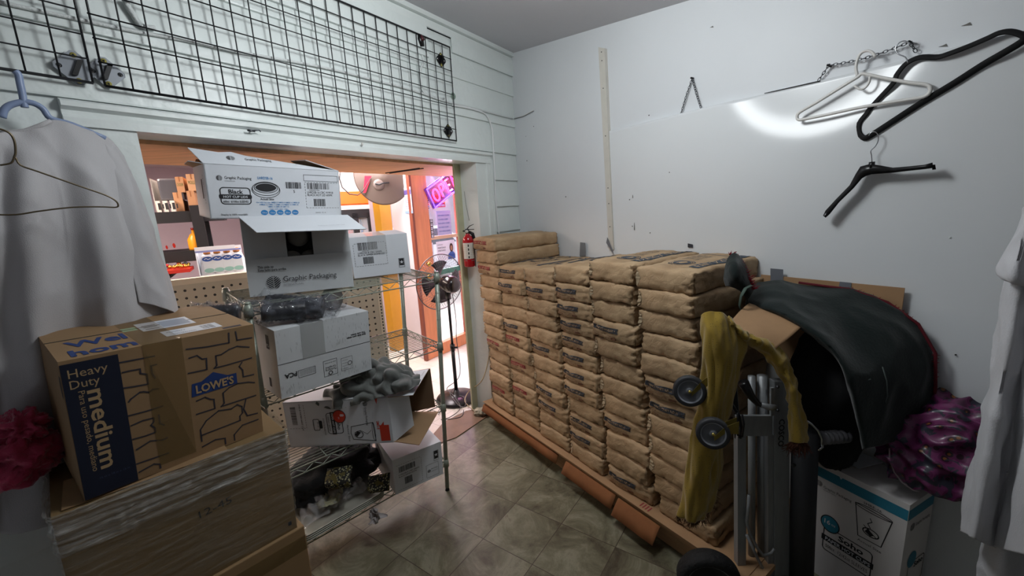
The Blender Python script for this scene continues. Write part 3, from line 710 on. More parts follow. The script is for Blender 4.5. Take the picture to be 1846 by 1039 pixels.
# brackets
M_plate = mat('grey_steel_plate', '#8A8F96', .4, metal=.15)
def bracket(qc, label, m, s=.062, col='two'):
    p = Lq(*qc, .026); t = thing('grid_bracket', label, 'bracket', p, group='grid panel brackets')
    M = fr(p, U, (0, 0, 1))    # z out of the wall is U x Z = -N ... keep the plate facing the room
    g = G(); c45 = [(s * cos(a) , s * sin(a)) for a in [radians(d) for d in (8, 82, 98, 172, 188, 262, 278, 352)]]
    c45 = [(s * .98 * cos(radians(a)), s * .98 * sin(radians(a))) for a in (-7, 7, 83, 97, 173, 187, 263, 277)]
    g.slab([p + U * x + Vector((0, 0, z)) for x, z in c45], N, .003, m); wpart('plate', g, t)
    g = G(); q = p + N * .003
    g.hexa([q + U * -.016 + Vector((0, 0, -.026)), q + U * -.002 + Vector((0, 0, -.026)), q + U * -.002 + N * .012 + Vector((0, 0, -.026)), q + U * -.016 + N * .012 + Vector((0, 0, -.026))],
           [q + U * .006 + Vector((0, 0, .026)), q + U * .020 + Vector((0, 0, .026)), q + U * .020 + N * .012 + Vector((0, 0, .026)), q + U * .006 + N * .012 + Vector((0, 0, .026))], M_blkg)
    wpart('clamp', g, t)
    for (x, z) in ((0, s * .72), (s * .72, 0), (0, -s * .72), (-s * .72, 0)):
        g = G(); mm = mat('brass_screw', '#C9BE6A', .3, metal=.6) if x == 0 else mat('bright_steel', '#B8BBC0', .2, metal=1)
        c = q + U * x + Vector((0, 0, z)); g.tube([c - N * .002, c + N * .0012], .0075 if x else .0085, mm, 10); g.tube([c, c + N * .0018], .0035, M_gap, 8); wpart('screw', g, t)
bracket((137, 123), 'grey steel diamond bracket with yellow screws, left one of the pair at the lower left', M_plate, .056)
bracket((191, 131), 'grey steel diamond bracket, right one of the pair at the lower left', M_plate, .052)
bracket((795, 108), 'black diamond bracket at the upper right end of the grid', M_blkg, .045)
bracket((808, 236), 'black diamond bracket at the lower right corner of the grid', M_blkg, .045)
# socket above the grid's upper right corner
p = Lq(757, 74, .03); t = thing('lamp_socket', 'small black lamp socket hanging behind the upper right of the grid', 'socket', p)
g = G(); g.tube([p + Vector((0, 0, .03)), p + Vector((0, 0, .01)), p + U * .012 + Vector((0, 0, -.03))], [.020, .024, .018], M_blkg, 12); wpart('body', g, t)
g = G(); g.tube([p + N * .01 + Vector((0, 0, .028)), p + N * .028 + Vector((0, 0, .0))], .011, mat('dark_red_plastic', '#4A1C22', .4), 10); wpart('cap', g, t)
# cables and conduit, painted over
M_pcab = mat('painted_cable', '#D2D6D5', .45, bump=.4, bscale=160)
def Ltube(g, q, off, r, m, n=8, sm=4):
    P = [Lq(*p, off) for p in q]; out = []
    for i in range(len(P) - 1):
        for k in range(sm): out.append(cr2(P, i, k / sm, False))
    out.append(P[-1]); g.tube(out, r, m, n)
g = G(); Ltube(g, [(225, 0), (232, 14), (240, 26), (247, 38), (256, 47), (280, 51)], .03, .0085, M_pcab, 10)
P = [Lq(*p, .03) for p in ((225, 0), (232, 14), (240, 26), (247, 38), (256, 47))]
for k in range(44):
    a = cr2(P, int(k / 11), (k % 11) / 11, False); b = cr2(P, int(k / 11), min(.99, (k % 11) / 11 + .045), False); g.tube([a, b], .0105, M_pcab, 10)
solo('armored_cable', g, 'short ribbed cable painted white, coming down at the top left behind the grid', 'cable')
g = G(); Ltube(g, [(0, 4), (120, 30), (240, 56), (330, 72), (420, 92), (500, 106), (560, 117), (620, 130), (680, 146), (720, 156), (760, 168), (800, 182), (860, 197), (924, 214)], .026, .0065, M_pcab, 8)
solo('wall_conduit', g, 'long thin conduit painted white, running sideways behind the grid panel', 'conduit')
g = G(); Ltube(g, [(757, 84), (761, 100), (763, 112), (757, 130), (759, 150), (764, 166), (780, 174), (800, 178)], .024, .0065, M_pcab, 8)
solo('wall_cable', g, 'white painted cable dropping from the black socket to the conduit', 'cable')
g = G(); Ltube(g, [(815, 190), (840, 194), (866, 201), (877, 208), (884, 222), (888, 240), (889, 262), (891, 300), (893, 350), (896, 390), (900, 424)], .028, .0062, mat('white_cable_cover', '#E2E4E4', .35), 10)
solo('cable_pipe', g, 'slim white pipe bending down the wall beside the door casing', 'pipe')
g = G(); p = Lq(817, 173, .022); g.tube([p, p + N * .002], .022, mat('green_sticker', '#8FA796', .6), 18); solo('round_sticker', g, 'small round grey-green sticker at the right end of the grid', 'sticker')
# hooks and nails in the head trim
g = G(); p = Lq(455, 236, .045); g.tube([p - N * .02, p, p + U * .03 + Vector((0, 0, .006)), p + U * .035], .003, M_steel, 6); g.tube([p - U * .02, p + U * .01], .005, M_steel, 6)
solo('trim_hook', g, 'small metal latch hook on the head trim left of centre', 'hook')
g = G(); p = Lq(653, 260, .042); blob(p, .006, .006, .009, mat('white_plastic', '#D8D6D2', .35), g, n=6); solo('trim_peg', g, 'small white peg on the head trim above the shelf unit', 'peg')

# fire extinguisher hung on the jamb
M_red = mat('extinguisher_red', '#B01220', .22, coat=.5)
c = hit(844, 440, U, U.dot(L(2.455, 0, 0)) ); c = Vector((c.x, c.y, 0))
def Ez(y): d = ray(842, y); return EYE + d.z * (c.dot(Vector((d.x, d.y, 0))) / (d.x ** 2 + d.y ** 2))
zt, zb = Ez(428), Ez(481); rr = .043
t = thing('fire_extinguisher', 'red fire extinguisher hanging on the inside of the door jamb', 'fire extinguisher', c + Vector((0, 0, zb)))
Mx = Matrix.Translation(c)
g = G(); g.lathe([(rr * .9, zb), (rr, zb + .006), (rr, zt - .03), (rr * .93, zt - .012), (rr * .75, zt + .004), (rr * .42, zt + .018), (.016, zt + .024), (.014, zt + .035)], M_red, 28, Mx); wpart('cylinder', g, t)
toc = (Vector((0, 0, 0)) - c).normalized(); ang = atan2(toc.y, toc.x); rows = []
zl0, zl1 = zb + (zt - zb) * .28, zb + (zt - zb) * .82
for i in range(15):
    a = ang - 1.15 + 2.3 * i / 14; rows.append([c + Vector((cos(a) * (rr + .0012), sin(a) * (rr + .0012), z)) for z in (zl0, zl1)])
g = G(); g.grid(rows, mat('label_paper', '#D6D2C8', .5))
def onc(aa, z): a = ang + aa; return c + Vector((cos(a) * (rr + .002), sin(a) * (rr + .002), z))
for k in range(4):
    z = zl1 - .03 - k * .03
    g.quad(onc(-.12, z), onc(.08, z), onc(.1, z + .016), onc(-.1, z + .02), mat('print_black', '#202024', .6))
for k in range(9): g.quad(onc(.35, zl1 - .02 - k * .015), onc(.9, zl1 - .02 - k * .015), onc(.9, zl1 - .016 - k * .015), onc(.35, zl1 - .016 - k * .015), mat('print_grey', '#77777A', .7)); g.quad(onc(-.9, zl1 - .02 - k * .015), onc(-.35, zl1 - .02 - k * .015), onc(-.35, zl1 - .016 - k * .015), onc(-.9, zl1 - .016 - k * .015), mat('print_grey', '#77777A', .7))
wpart('label', g, t)
zt += .03
s = (toc.cross(Vector((0, 0, 1)))).normalized() * -1       # to the right as seen
g = G(); g.box((-.014, -.014, 0), (.014, .014, .035), M_steel, Matrix.Translation(c + Vector((0, 0, zt)))); wpart('valve', g, t)
g = G(); g.tube([c + Vector((0, 0, zt + .035)), c + s * .02 + Vector((0, 0, zt + .055)), c + s * .055 + Vector((0, 0, zt + .068))], [.008, .007, .004], M_blkg, 8, flat=.5)
g.tube([c - s * .015 + Vector((0, 0, zt + .03)), c + s * .055 + Vector((0, 0, zt + .028))], .006, M_blkg, 8, flat=.5); wpart('lever', g, t)
g = G(); g.tube([c - s * .035 + Vector((0, 0, zt + .02)), c - s * .012 + Vector((0, 0, zt + .02))], [.006, .006], M_blkg, 8); wpart('nozzle', g, t)
g = G(); q = c + toc * .016 - s * .004 + Vector((0, 0, zt + .016)); g.tube([q, q + toc * .008], .015, M_steel, 16); g.tube([q + toc * .008, q + toc * .0095], .012, mat('label_paper', '#D6D2C8', .5), 16); wpart('gauge', g, t)
g = G(); g.tube([c + s * .012 + Vector((0, 0, zt + .01)), c + s * .04 + Vector((0, 0, zt - .005)), c + s * .052 + Vector((0, 0, zt - .06)), c + s * .052 + Vector((0, 0, zt - .13))], [.012, .014, .013, .011], M_blkg, 10); wpart('hose', g, t)
g = G(); g.hexa([c + s * .044 + toc * .01 + Vector((0, 0, zb - .005)), c + s * .05 + toc * .01 + Vector((0, 0, zb - .005)), c + s * .05 - toc * .02 + Vector((0, 0, zb - .005)), c + s * .044 - toc * .02 + Vector((0, 0, zb - .005))],
                [c + s * .044 + toc * .01 + Vector((0, 0, zt)), c + s * .05 + toc * .01 + Vector((0, 0, zt)), c + s * .05 - toc * .02 + Vector((0, 0, zt)), c + s * .044 - toc * .02 + Vector((0, 0, zt))], M_steel); wpart('wall_strap', g, t)
g = G(); J = lambda x, y: hit(x, y, U, U.dot(L(2.536, 0, 0))); g.tube([J(837, 345), J(840, 370), J(846, 398)], .0012, M_steel, 5); solo('hanging_wire', g, 'very thin wire running down the door jamb to the extinguisher', 'wire')

# grey shirt hanging at the far left, with its two hangers
M_shirt = mat('grey_cotton', '#B0AEB0', .85, bump=.15, bscale=350, sheen=.2, var=.03, vscale=2)
def Lr(q, off): return [Lq(*p, o) for p, o in zip(q, off)]
top = [(-60, 262), (0, 240), (45, 236), (92, 217), (150, 234), (192, 250), (222, 282)]
rows = [Lr(top, (.20, .17, .15, .13, .11, .09, .07)),
        Lr([(-70, 330), (0, 320), (50, 315), (105, 305), (165, 308), (215, 318), (252, 352)], (.26, .20, .23, .19, .21, .16, .11)),
        Lr([(-80, 430), (0, 420), (55, 415), (115, 410), (180, 410), (235, 412), (270, 436)], (.30, .25, .27, .21, .25, .19, .14)),
        Lr([(-85, 530), (0, 525), (60, 520), (125, 515), (195, 512), (255, 508), (290, 516)], (.27, .20, .24, .19, .24, .19, .14)),
        Lr([(-90, 660), (0, 660), (65, 650), (135, 640), (205, 625), (270, 600), (318, 590)], (.22, .16, .20, .15, .22, .19, .15)),
        Lr([(-95, 790), (0, 800), (70, 790), (145, 770), (215, 745), (285, 710), (345, 690)], (.18, .12, .16, .11, .18, .17, .14)),
        Lr([(-95, 950), (0, 960), (80, 950), (155, 920), (230, 890), (300, 840), (372, 800)], (.16, .10, .14, .09, .16, .15, .13))]
P = patch(rows, 90, 110, .010, 4.0, 1.2, ridge=.012, rs=(1.6, .35))
t = thing('hanging_shirt', 'light grey cotton shirt hanging on the left wall beside the opening', 'shirt', Lq(60, 590, .1))
g = G(); g.grid(P, M_shirt); o = wpart('front', g, t); solid(o, .003, -1)
sl = [Lr([(180, 246), (205, 262), (226, 288)], (.10, .09, .07)), Lr([(190, 330), (232, 340), (258, 360)], (.17, .17, .10)), Lr([(215, 430), (262, 438), (286, 450)], (.19, .19, .12)), Lr([(240, 505), (284, 515), (312, 532)], (.20, .2, .13)), Lr([(250, 545), (296, 556), (322, 572)], (.20, .21, .14))]
P = patch(sl, 50, 20, .008, 6, 3.3, ridge=.008, rs=(2, .5)); g = G(); g.grid(P, M_shirt); o = wpart('sleeve', g, t); solid(o, .003, -1)
g = G(); g.tube([Lq(*q, .15) for q in ((0, 240), (22, 238), (45, 236), (70, 227), (92, 218))], .006, M_shirt, 8); wpart('collar', g, t)
M_blue = mat('blue_grey_plastic', '#8494B4', .35)
t = thing('clothes_hanger', 'blue-grey plastic clothes hanger hooked on the grid, holding the grey shirt', 'hanger', Lq(45, 190, .1))
g = G(); Ltube(g, [(27, 128), (33, 135), (36, 150), (40, 168), (43, 186), (45, 194)], .10, .009, M_blue, 10); wpart('hook', g, t)
g = G(); Ltube(g, [(4, 212), (8, 198), (20, 189), (43, 184), (62, 187), (78, 197), (92, 214), (130, 225), (190, 250)], .10, .009, M_blue, 10); wpart('arch', g, t)
M_wire = mat('gilt_wire', '#6E6350', .35, metal=.8)
t = thing('clothes_hanger', 'thin gold wire clothes hanger hanging in front of the grey shirt', 'hanger', Lq(28, 290, .34))
g = G(); Ltube(g, [(-8, 232), (4, 234), (18, 241), (26, 255), (28, 275), (25, 285)], .34, .0028, M_wire, 6)
Ltube(g, [(0, 298), (20, 294), (27, 284), (37, 298), (70, 310), (150, 338), (190, 352), (208, 362), (213, 370), (208, 374), (180, 373), (130, 374), (70, 381), (30, 387), (-20, 387)], .34, .0024, M_wire, 6); wpart('frame', g, t)
# ================================================================== wire shelving unit
M_epoxy = mat('grey_green_epoxy', '#8C9488', .35, metal=.15, bump=.05, bscale=60)
M_wht = mat('white_carton', '#D2D6DC', .6, bump=.05, bscale=25, var=.02, vscale=4)
M_whd = mat('white_carton_worn', '#BFC3C6', .65, bump=.06, bscale=25, var=.05, vscale=9)
M_inn = mat('carton_inside_brown', '#96795A', .8, var=.04, vscale=8)
M_pk = mat('print_black', '#1E1F25', .6); M_pg = mat('print_grey', '#70757C', .7); M_pb = mat('print_blue', '#2F7DB8', .6); M_pr = mat('print_red', '#C63A25', .6)
M_ptape = mat('clear_parcel_tape', '#C9CBCB', .12, alpha=.35, coat=.5)
SM = boxM(-1.119, 1.641, 0, 44.5, 3.1, 0.6)
sh = thing('wire_shelf_unit', 'grey-green wire shelving unit on four posts standing in the wide opening', 'shelving', M=SM)
WS, DS = .904, .382
for (x, y) in ((0, 0), (WS, 0), (0, DS), (WS, DS)):
    z0 = 0.004 + (0 if y == 0 else -.02)
    g = G(); g.tube([(x, y, .03), (x, y, 1.40)], .0125, M_epoxy, 14)
    for k in range(26): g.tube([(x, y, .06 + k * .0508), (x, y, .062 + k * .0508)], .0130, M_epoxy, 14)
    g.tube([(x, y, 1.395), (x, y, 1.402)], [.0135, .010], M_epoxy, 14)
    p = obj('post', g, sh)
    g = G(); g.tube([(x, y, z0), (x, y, .012), (x, y, .03)], [.014, .014, .008], M_blkg, 12); obj('foot', g, p)
SZ = (1.385, .985, .60, .225)
for z in SZ:
    g = G()
    for (a, b) in (((0, 0), (WS, 0)), ((0, DS), (WS, DS)), ((0, 0), (0, DS)), ((WS, 0), (WS, DS))):
        for dz in (0, -.036): g.tube([(a[0], a[1], z - .004 + dz), (b[0], b[1], z - .004 + dz)], .0032, M_epoxy, 6)
    for k in range(1, 17):
        y = DS * k / 17; g.tube([(0, y, z - .003), (WS, y, z - .003)], .0018, M_epoxy, 5)
    for x in (WS * .25, WS * .5, WS * .75): g.tube([(x, 0, z - .007), (x, DS, z - .007)], .003, M_epoxy, 6)
    s_ = obj('shelf', g, sh)
    g = G()
    for (a, b, n) in (((0, 0), (WS, 0), 11), ((0, DS), (WS, DS), 11), ((0, 0), (0, DS), 5), ((WS, 0), (WS, DS), 5)):
        pts = []
        for k in range(2 * n + 1): t_ = k / (2 * n); pts.append((a[0] + (b[0] - a[0]) * t_, a[1] + (b[1] - a[1]) * t_, z - .006 - (.030 if k % 2 else 0)))
        g.tube(pts, .0022, M_epoxy, 5)
    obj('truss_wire', g, s_)
    for (x, y) in ((0, 0), (WS, 0), (0, DS), (WS, DS)):
        g = G(); g.tube([(x, y, z - .045), (x, y, z + .004)], [.0185, .0155], M_epoxy, 14); obj('collar', g, s_)

def carton(name, label, M, w, d, h, m, group=None, top=True, openside=None, t=.004, body='body'):
    T = thing(name, label, 'box', M=M, group=group); g = G()
    if openside is None: g.box((0, 0, 0), (w, d, h), m)
    else:
        if openside != 'front': g.box((0, 0, 0), (w, t, h), m)
        g.box((0, d - t, 0), (w, d, h), m); g.box((0, 0, 0), (t, d, h), m)
        if openside != 'right': g.box((w - t, 0, 0), (w, d, h), m)
        g.box((0, 0, 0), (w, d, t), m)
        if openside != 'top': g.box((0, 0, h - t), (w, d, h), m)
    return T, g
def front(g, eps=.0008): return Face(g, fr((0, 0, 0), (1, 0, 0), (0, 0, 1)), eps)
def leftf(g, d, eps=.0008): return Face(g, fr((0, d, 0), (0, -1, 0), (0, 0, 1)), eps)
def topf(g, h, eps=.0008): return Face(g, fr((0, 0, h), (1, 0, 0), (0, 1, 0)), eps)
def flapg(pts, m1, m2, t=.003):      # a thin board with a different inner side
    g = G(); P = [Vector(p) for p in pts]; n = (P[1] - P[0]).cross(P[-1] - P[0]).normalized()
    g.slab(P, n, t, m1); g.add([p - n * .0003 for p in P], [tuple(range(len(P)))[::-1]], m2); return g

# 1 hot cup lid carton on top
w, d, h = .529, .35, .217
T, g = carton('cup_lid_carton', 'white carton of black hot cup lids, highest on the shelving unit', boxM(-1.214, 1.709, 1.732, 41.8, 3.74, 2.26), w, d, h, M_wht, openside='top')
f = front(g); X = lambda a: a * w; Z = lambda a: a * h
f.logo(X(.088), Z(.76), .011, M_pk); f.text('Graphic Packaging', X(.121), Z(.745), .0115, M_pk, w=X(.182)); f.text('INTERNATIONAL', X(.121), Z(.70), .004, M_pg, w=X(.07))
f.rrect(X(.083), Z(.279), X(.283), Z(.585), .012, .0035, M_pk); f.rrect(X(.072), Z(.375), X(.292), Z(.46), .006, 0, M_pk, fill=M_pk)
f.text('Black', X(.135), Z(.475), .017, M_pk, w=X(.10), bold=.02); f.text('HOT CUP LIDS', X(.098), Z(.395), .009, M_wht, w=X(.165), bold=.02, dz=.0008); f.text('600ct  6/100ct SLEEVES', X(.095), Z(.305), .009, M_pk, w=X(.17), bold=.01)
f.text('LHRDSB-16', X(.345), Z(.765), .011, M_pb, w=X(.11), bold=.01)
for k, (rx, ry) in enumerate(((.102, .155), (.098, .13), (.085, .10))): f.ring(X(.40), Z(.56 + k * .02), X(rx), Z(ry), .0022, M_pk)
f.disc(X(.40), Z(.62), X(.078), Z(.095), M_pk, dz=.0003); f.ring(X(.40), Z(.60), X(.078), Z(.09), .002, M_wht, dz=.0008)
f.text('Actual Size', X(.35), Z(.36), .0085, M_pk, w=X(.10), bold=.01)
for k, (l_, r_, s_) in enumerate(((.318, .645, 'Use with hot cups SMRB-12 SMRE-12 SMRB-16 SMRB-20'), (.34, .635, 'DMR8-12 DMR-12 DMR-16 DMR8-16 DMR-20'), (.40, .56, 'SMRS-16 SMR-20 SMT-16'))): f.text(s_, X(l_), Z(.30 - k * .042), .0055, M_pb, w=X(r_ - l_), bold=.01)
f.text('Use with hot cups', X(.41), Z(.168), .007, M_pb, w=X(.14))
for k in range(5): f.disc(X(.37 + k * .0585), Z(.112), X(.026), Z(.052), M_pb); f.text(('10oz', '12oz', '16oz', '20oz', '24oz')[k], X(.352 + k * .0585), Z(.095), .0065, M_wht, w=X(.036), dz=.0008)
f.barcode(X(.548), Z(.60), X(.121), Z(.13), M_pk, 3); f.text('5', X(.603), Z(.515), .012, M_pk)
f.rrect(X(.696), Z(.768), X(.982), Z(.891), .001, .0015, M_pk)
for a in ((.701, .739, .99, .739), (.701, .204, .99, .204), (.701, .204, .701, .739)): f.dash(X(a[0]), Z(a[1]), X(a[2]), Z(a[3]), .0014, M_pk)
f.barcode(X(.718), Z(.60), X(.188), Z(.125), M_pk, 8); f.text('10000001006', X(.73), Z(.565), .006, M_pk); f.text('LHRDSB-16 CBC 919918', X(.715), Z(.51), .0095, M_pk, w=X(.22)); f.text('BLACK HOT LID 600PK', X(.715), Z(.455), .0095, M_pk, w=X(.215))
f.barcode(X(.764), Z(.24), X(.098), Z(.155), M_pk, 5); f.text('Display is 100% recyclable', X(.07), Z(.06), .008, M_pk, w=X(.18)); f.text('20/02 15 A', X(.77), Z(.09), .006, M_pg, w=X(.09))
lf = leftf(g, d); lf.rect(.22, .08, .25, .16, M_pk); lf.text('LHRDSB-16', .29, .06, .010, M_pk, w=.12, rot=pi / 2)
b = obj('body', g, T); bevel(b, .002)
g = flapg([(0.0, 0, h), (w, 0, h), (w - .005, .10, h + .004), (.17, .13, h + .050), (.12, .14, h + .062), (.07, .135, h + .056), (-.035, .08, h + .062)], M_wht, M_inn)
ff = Face(g, fr((.0, 0, h + .0035), (1, 0, 0), (0, .80, .6)), .0018)
ff.logo(.10, .045, .016, M_pk); ff.text('Graphic Packaging', .15, .035, .016, M_pk, w=.10)
obj('front_flap', g, T)
g = flapg([(w, 0.0, h), (w, d, h), (w - .12, d - .02, h + .055), (w - .14, .02, h + .042)], M_wht, M_inn); obj('side_flap', g, T)
g = flapg([(0, d, h), (w, d, h), (w - .02, d + .04, h + .05), (.02, d + .04, h + .04)][::-1], M_wht, M_inn); obj('back_flap', g, T)
g = flapg([(0, 0, h), (0, d, h), (-.03, d - .01, h + .012), (-.045, .03, h + .008)], M_wht, M_inn); obj('side_flap', g, T)

# 2 open carton below it
w, d, h = .418, .30, .333
T, g = carton('open_carton', 'white carton lying with its open flaps facing the room, clear cups inside', boxM(-1.105, 1.698, 1.401, 33, -2.3, 2.3), w, d, h, M_whd, openside='front')
b = obj('body', g, T)
g = G(); g.box((.003, -.003, .004), (w * .376, 0.002, h - .004), M_whd); obj('side_flap', g, T)
g = G(); g.box((w * .626, -.003, .004), (w - .003, 0.002, h - .004), M_whd); obj('side_flap', g, T)
g = G(); g.hexa([(0, -.010, 0), (w, -.010, 0), (w, -.005, 0), (0, -.005, 0)], [(0, -.022, h * .47), (w, -.016, h * .50), (w, -.012, h * .50), (0, -.018, h * .47)], M_whd)
f = Face(g, fr((0, -.0102, 0), (1, 0, 0), (0, -.08, 1)), .0022); X = lambda a: a * w; Z = lambda a: a * h
f.text('This side up', X(.095), Z(.355), .010, M_pk, w=X(.14), bold=.02); f.text('Este lado para arriba', X(.095), Z(.315), .010, M_pk, w=X(.25), bold=.02)
f.logo(X(.22), Z(.165), .028, M_pk); f.text('Graphic Packaging', X(.305), Z(.165), .023, M_pk, w=X(.52)); f.text('INTERNATIONAL', X(.305), Z(.105), .009, M_pg, w=X(.19))
bevel(obj('lower_flap', g, T), .0015)
g = flapg([(-.004, -.002, h), (w + .004, -.002, h), (w + .05, -.135, h - .070), (.05, -.135, h - .070)][::-1], M_wht, M_inn, .003)
f = Face(g, fr((0, -.004, h + .0015), (1, 0, 0), (0, .9, .43)), .0015); f.text('PUSH FLAP DOWN AND TAPE', w * .66, -.115, .004, M_pg, w=w * .26)
obj('upper_flap', g, T)
M_clear = mat('clear_plastic', '#E4E8EA', .08, alpha=.28, coat=.6, bump=.1, bscale=30)
M_smoke = mat('frosted_plastic', '#8B8A88', .25, alpha=.75, bump=.2, bscale=40)
BM = T.matrix_basis
for k, (x, z, lab) in enumerate(((w * .50, .245, 'upper frosted dome cup lying in the open carton'), (w * .42, .14, 'lower left frosted dome cup in the open carton'), (w * .60, .14, 'lower right frosted dome cup in the open carton'))):
    t = thing('dome_cup', lab, 'cup', M=BM @ Matrix.Translation((x, .03, z)), group='cups in the open carton')
    g = G(); Mx = Matrix.Rotation(pi / 2, 4, 'X') @ Matrix.Translation((0, 0, -.2))
    g.lathe([(.030, 0), (.040, .19), (.043, .195), (.043, .2)], M_smoke, 22, Mx); obj('cup', g, t)
    g = G(); g.lathe([(.044, .2), (.044, .204), (.03, .212), (.012, .216)], M_smoke, 22, Mx); obj('rim', g, t)

# 3 dome lid carton on the right
w, d, h = .289, .40, .210
T, g = carton('dome_lid_carton', 'white carton of sipper dome lids at the right end of the top shelf', boxM(-.81, 2.093, 1.395, 22.8, 1, -.6), w, d, h, M_wht)
f = front(g); X = lambda a: a * w; Z = lambda a: a * h
f.barcode(X(.124), Z(.67), X(.33), Z(.19), M_pk, 21); f.text('10000104', X(.18), Z(.635), .006, M_pk); f.text('LHRDSB-8 CBC 500PK', X(.11), Z(.585), .009, M_pk, w=X(.42)); f.text('BLACK SIPPER DOME LID', X(.11), Z(.53), .009, M_pk, w=X(.46))
f.barcode(X(.19), Z(.33), X(.176), Z(.17), M_pk, 33)
for a in ((.071, .84, .604, .84), (.071, .284, .604, .284), (.604, .284, .604, .84), (.05, .284, .05, .84)): f.dash(X(a[0]), Z(a[1]), X(a[2]), Z(a[3]), .0014, M_pk)
f.rrect(X(.801), Z(.157), X(.902), Z(.379), .001, .0015, M_pk); f.rect(X(.81), Z(.20), X(.893), Z(.37), M_pk); f.star(X(.851), Z(.285), .0105, M_wht, .0012)
lf = leftf(g, d); lf.rect(.30, .08, .36, .14, M_pk)
bevel(obj('body', g, T), .003)
g = G(); g.box((w * .30, -.001, h * .55), (w * .62, d + .001, h + .0012), M_ptape); obj('tape', g, T)

# 4 white carton on the second shelf
w, d, h = .415, .235, .293
T, g = carton('paper_carton', 'worn white carton marked PCA upside down, on the second shelf under black bags', boxM(-.969, 1.57, .990, 50.3, 3.0, 1.9), w, d, h, M_whd)
f = front(g); X = lambda a: a * w; Z = lambda a: a * h
f.line([(0, Z(.505)), (w, Z(.485))], .0022, M_pk)
f.text('PCA', X(.17), Z(.345), .019, M_pk, w=X(.12), rot=pi, bold=.03)
f.rrect(X(.18), Z(.235), X(.353), Z(.345), .001, .0014, M_pk)
for k in range(4): f.text('BOX CERTIFICATE EDGE CRUSH', X(.345), Z(.315 - k * .02) + .004, .0035, M_pk, w=X(.15), rot=pi)
f.rrect(X(.439), Z(.124), X(.587), Z(.371), .001, .0015, M_pk); f.text('Graphic', X(.575), Z(.27), .010, M_pk, w=X(.12), rot=pi); f.text('Packaging', X(.575), Z(.23), .010, M_pk, w=X(.12), rot=pi); f.ring(X(.51), Z(.165), .008, .008, .003, M_pk); f.text('paper & packaging', X(.575), Z(.335), .005, M_pk, w=X(.12), rot=pi)
f.rrect(X(.635), Z(.131), X(.766), Z(.336), .001, .0015, M_pg); f.ring(X(.735), Z(.23), .009, .009, .003, M_pg)
for k in range(4): f.text('Sustainable Forestry', X(.715), Z(.30 - k * .045), .005, M_pg, w=X(.07), rot=pi)
f.text('This side down', X(.95), Z(.68), .008, M_pk, w=X(.18), rot=pi, bold=.03); f.text('Este lado para abajo', X(.95), Z(.645), .008, M_pk, w=X(.23), rot=pi, bold=.03)
rnd = random.Random(3)
for band in ((.55, .97), (.03, .16)):
    for k in range(90):
        x = rnd.random(); z = band[0] + rnd.random() * (band[1] - band[0])
        if .24 < x < .47: continue
        f.rect(X(x), Z(z), X(x) + .0012, Z(z) + .012, mat('scuff_print', '#989C9E', .8))
lf = leftf(g, d); lf.rect(.14, .20, .17, .26, M_pk); lf.text('PCA', .145, .21, .012, M_whd, dz=.001); lf.rect(.13, .03, .15, .07, M_pk)
bevel(obj('body', g, T), .003)
g = G(); g.box((w * .24, -.0012, h * .49), (w * .475, .0, h + .001), M_ptape); g.box((w * .24, 0, h), (w * .475, d, h + .0012), M_ptape); obj('tape', g, T)
B4 = T.matrix_basis; B4h = h

# 5 paper hot cup carton on the third shelf
w, d, h = .514, .30, .240
T, g = carton('hot_cup_carton', 'white paper hot cup carton lying on its side, open end to the right', boxM(-1.136, 1.845, .607, -1.4, 0, -.5), w, d, h, M_wht, openside='right')
f = front(g); X = lambda a: a * w; Z = lambda a: a * h
f.barcode(X(.06), Z(.50), X(.05), Z(.4), M_pk, 4, rot=True); f.text('SMR-8 PAPER HOT CUP', X(.145), Z(.95), .008, M_pk, w=.14, rot=-pi / 2)
f.dash(X(.03), Z(.42), X(.19), Z(.42), .0015, M_pk); f.dash(X(.19), Z(.42), X(.19), Z(.95), .0015, M_pk)
f.rrect(X(.26), Z(.36), X(.315), Z(.60), .006, .003, M_pk); f.rrect(X(.318), Z(.40), X(.34), Z(.56), .004, .003, M_pk, fill=M_pk); f.text('50 ct', X(.295), Z(.55), .008, M_pk, w=.03, rot=-pi / 2); f.text('20/50 ct SLEEVES', X(.355), Z(.62), .006, M_pk, w=.09, rot=-pi / 2)
f.rrect(X(.392), Z(.27), X(.535), Z(.72), .012, .003, M_pk); f.rect(X(.43), Z(.25), X(.47), Z(.74), M_pk)
f.text('PAPER HOT CUPS', X(.442), Z(.72), .009, M_wht, w=.105, rot=-pi / 2, bold=.02, dz=.001); f.text('Soho', X(.485), Z(.58), .016, M_pk, w=.055, rot=-pi / 2, bold=.02); f.text('1000ct 20/50', X(.402), Z(.68), .009, M_pk, w=.085, rot=-pi / 2)
f.disc(X(.515), Z(.64), .030, .032, M_pr, dz=.0006); f.ring(X(.515), Z(.64), .031, .033, .003, M_pk, dz=.0008); f.text('8', X(.525), Z(.69), .018, M_wht, rot=-pi / 2, bold=.02, dz=.0014); f.text('oz', X(.505), Z(.63), .008, M_wht, rot=-pi / 2, dz=.0014)
f.line([(X(.615), Z(.40)), (X(.825), Z(.47)), (X(.835), Z(.06)), (X(.62), Z(.12)), (X(.605), Z(.26))], .003, M_pk, True); f.ring(X(.825), Z(.265), .007, Z(.205), .0022, M_pk)
f.ring(X(.68), Z(.22), .020, .018, .003, M_pk); f.line([(X(.64), Z(.26)), (X(.70), Z(.31)), (X(.76), Z(.22)), (X(.80), Z(.30))], .002, M_pk); f.poly([(X(.64), Z(.22)), (X(.66), Z(.17)), (X(.70), Z(.26)), (X(.67), Z(.29))], M_pk)
f.text('Actual Size', X(.575), Z(.45), .009, M_pk, w=.09, rot=-pi / 2); f.text('SMR-8', X(.86), Z(.50), .014, M_pr, w=.045, rot=-pi / 2, bold=.01)
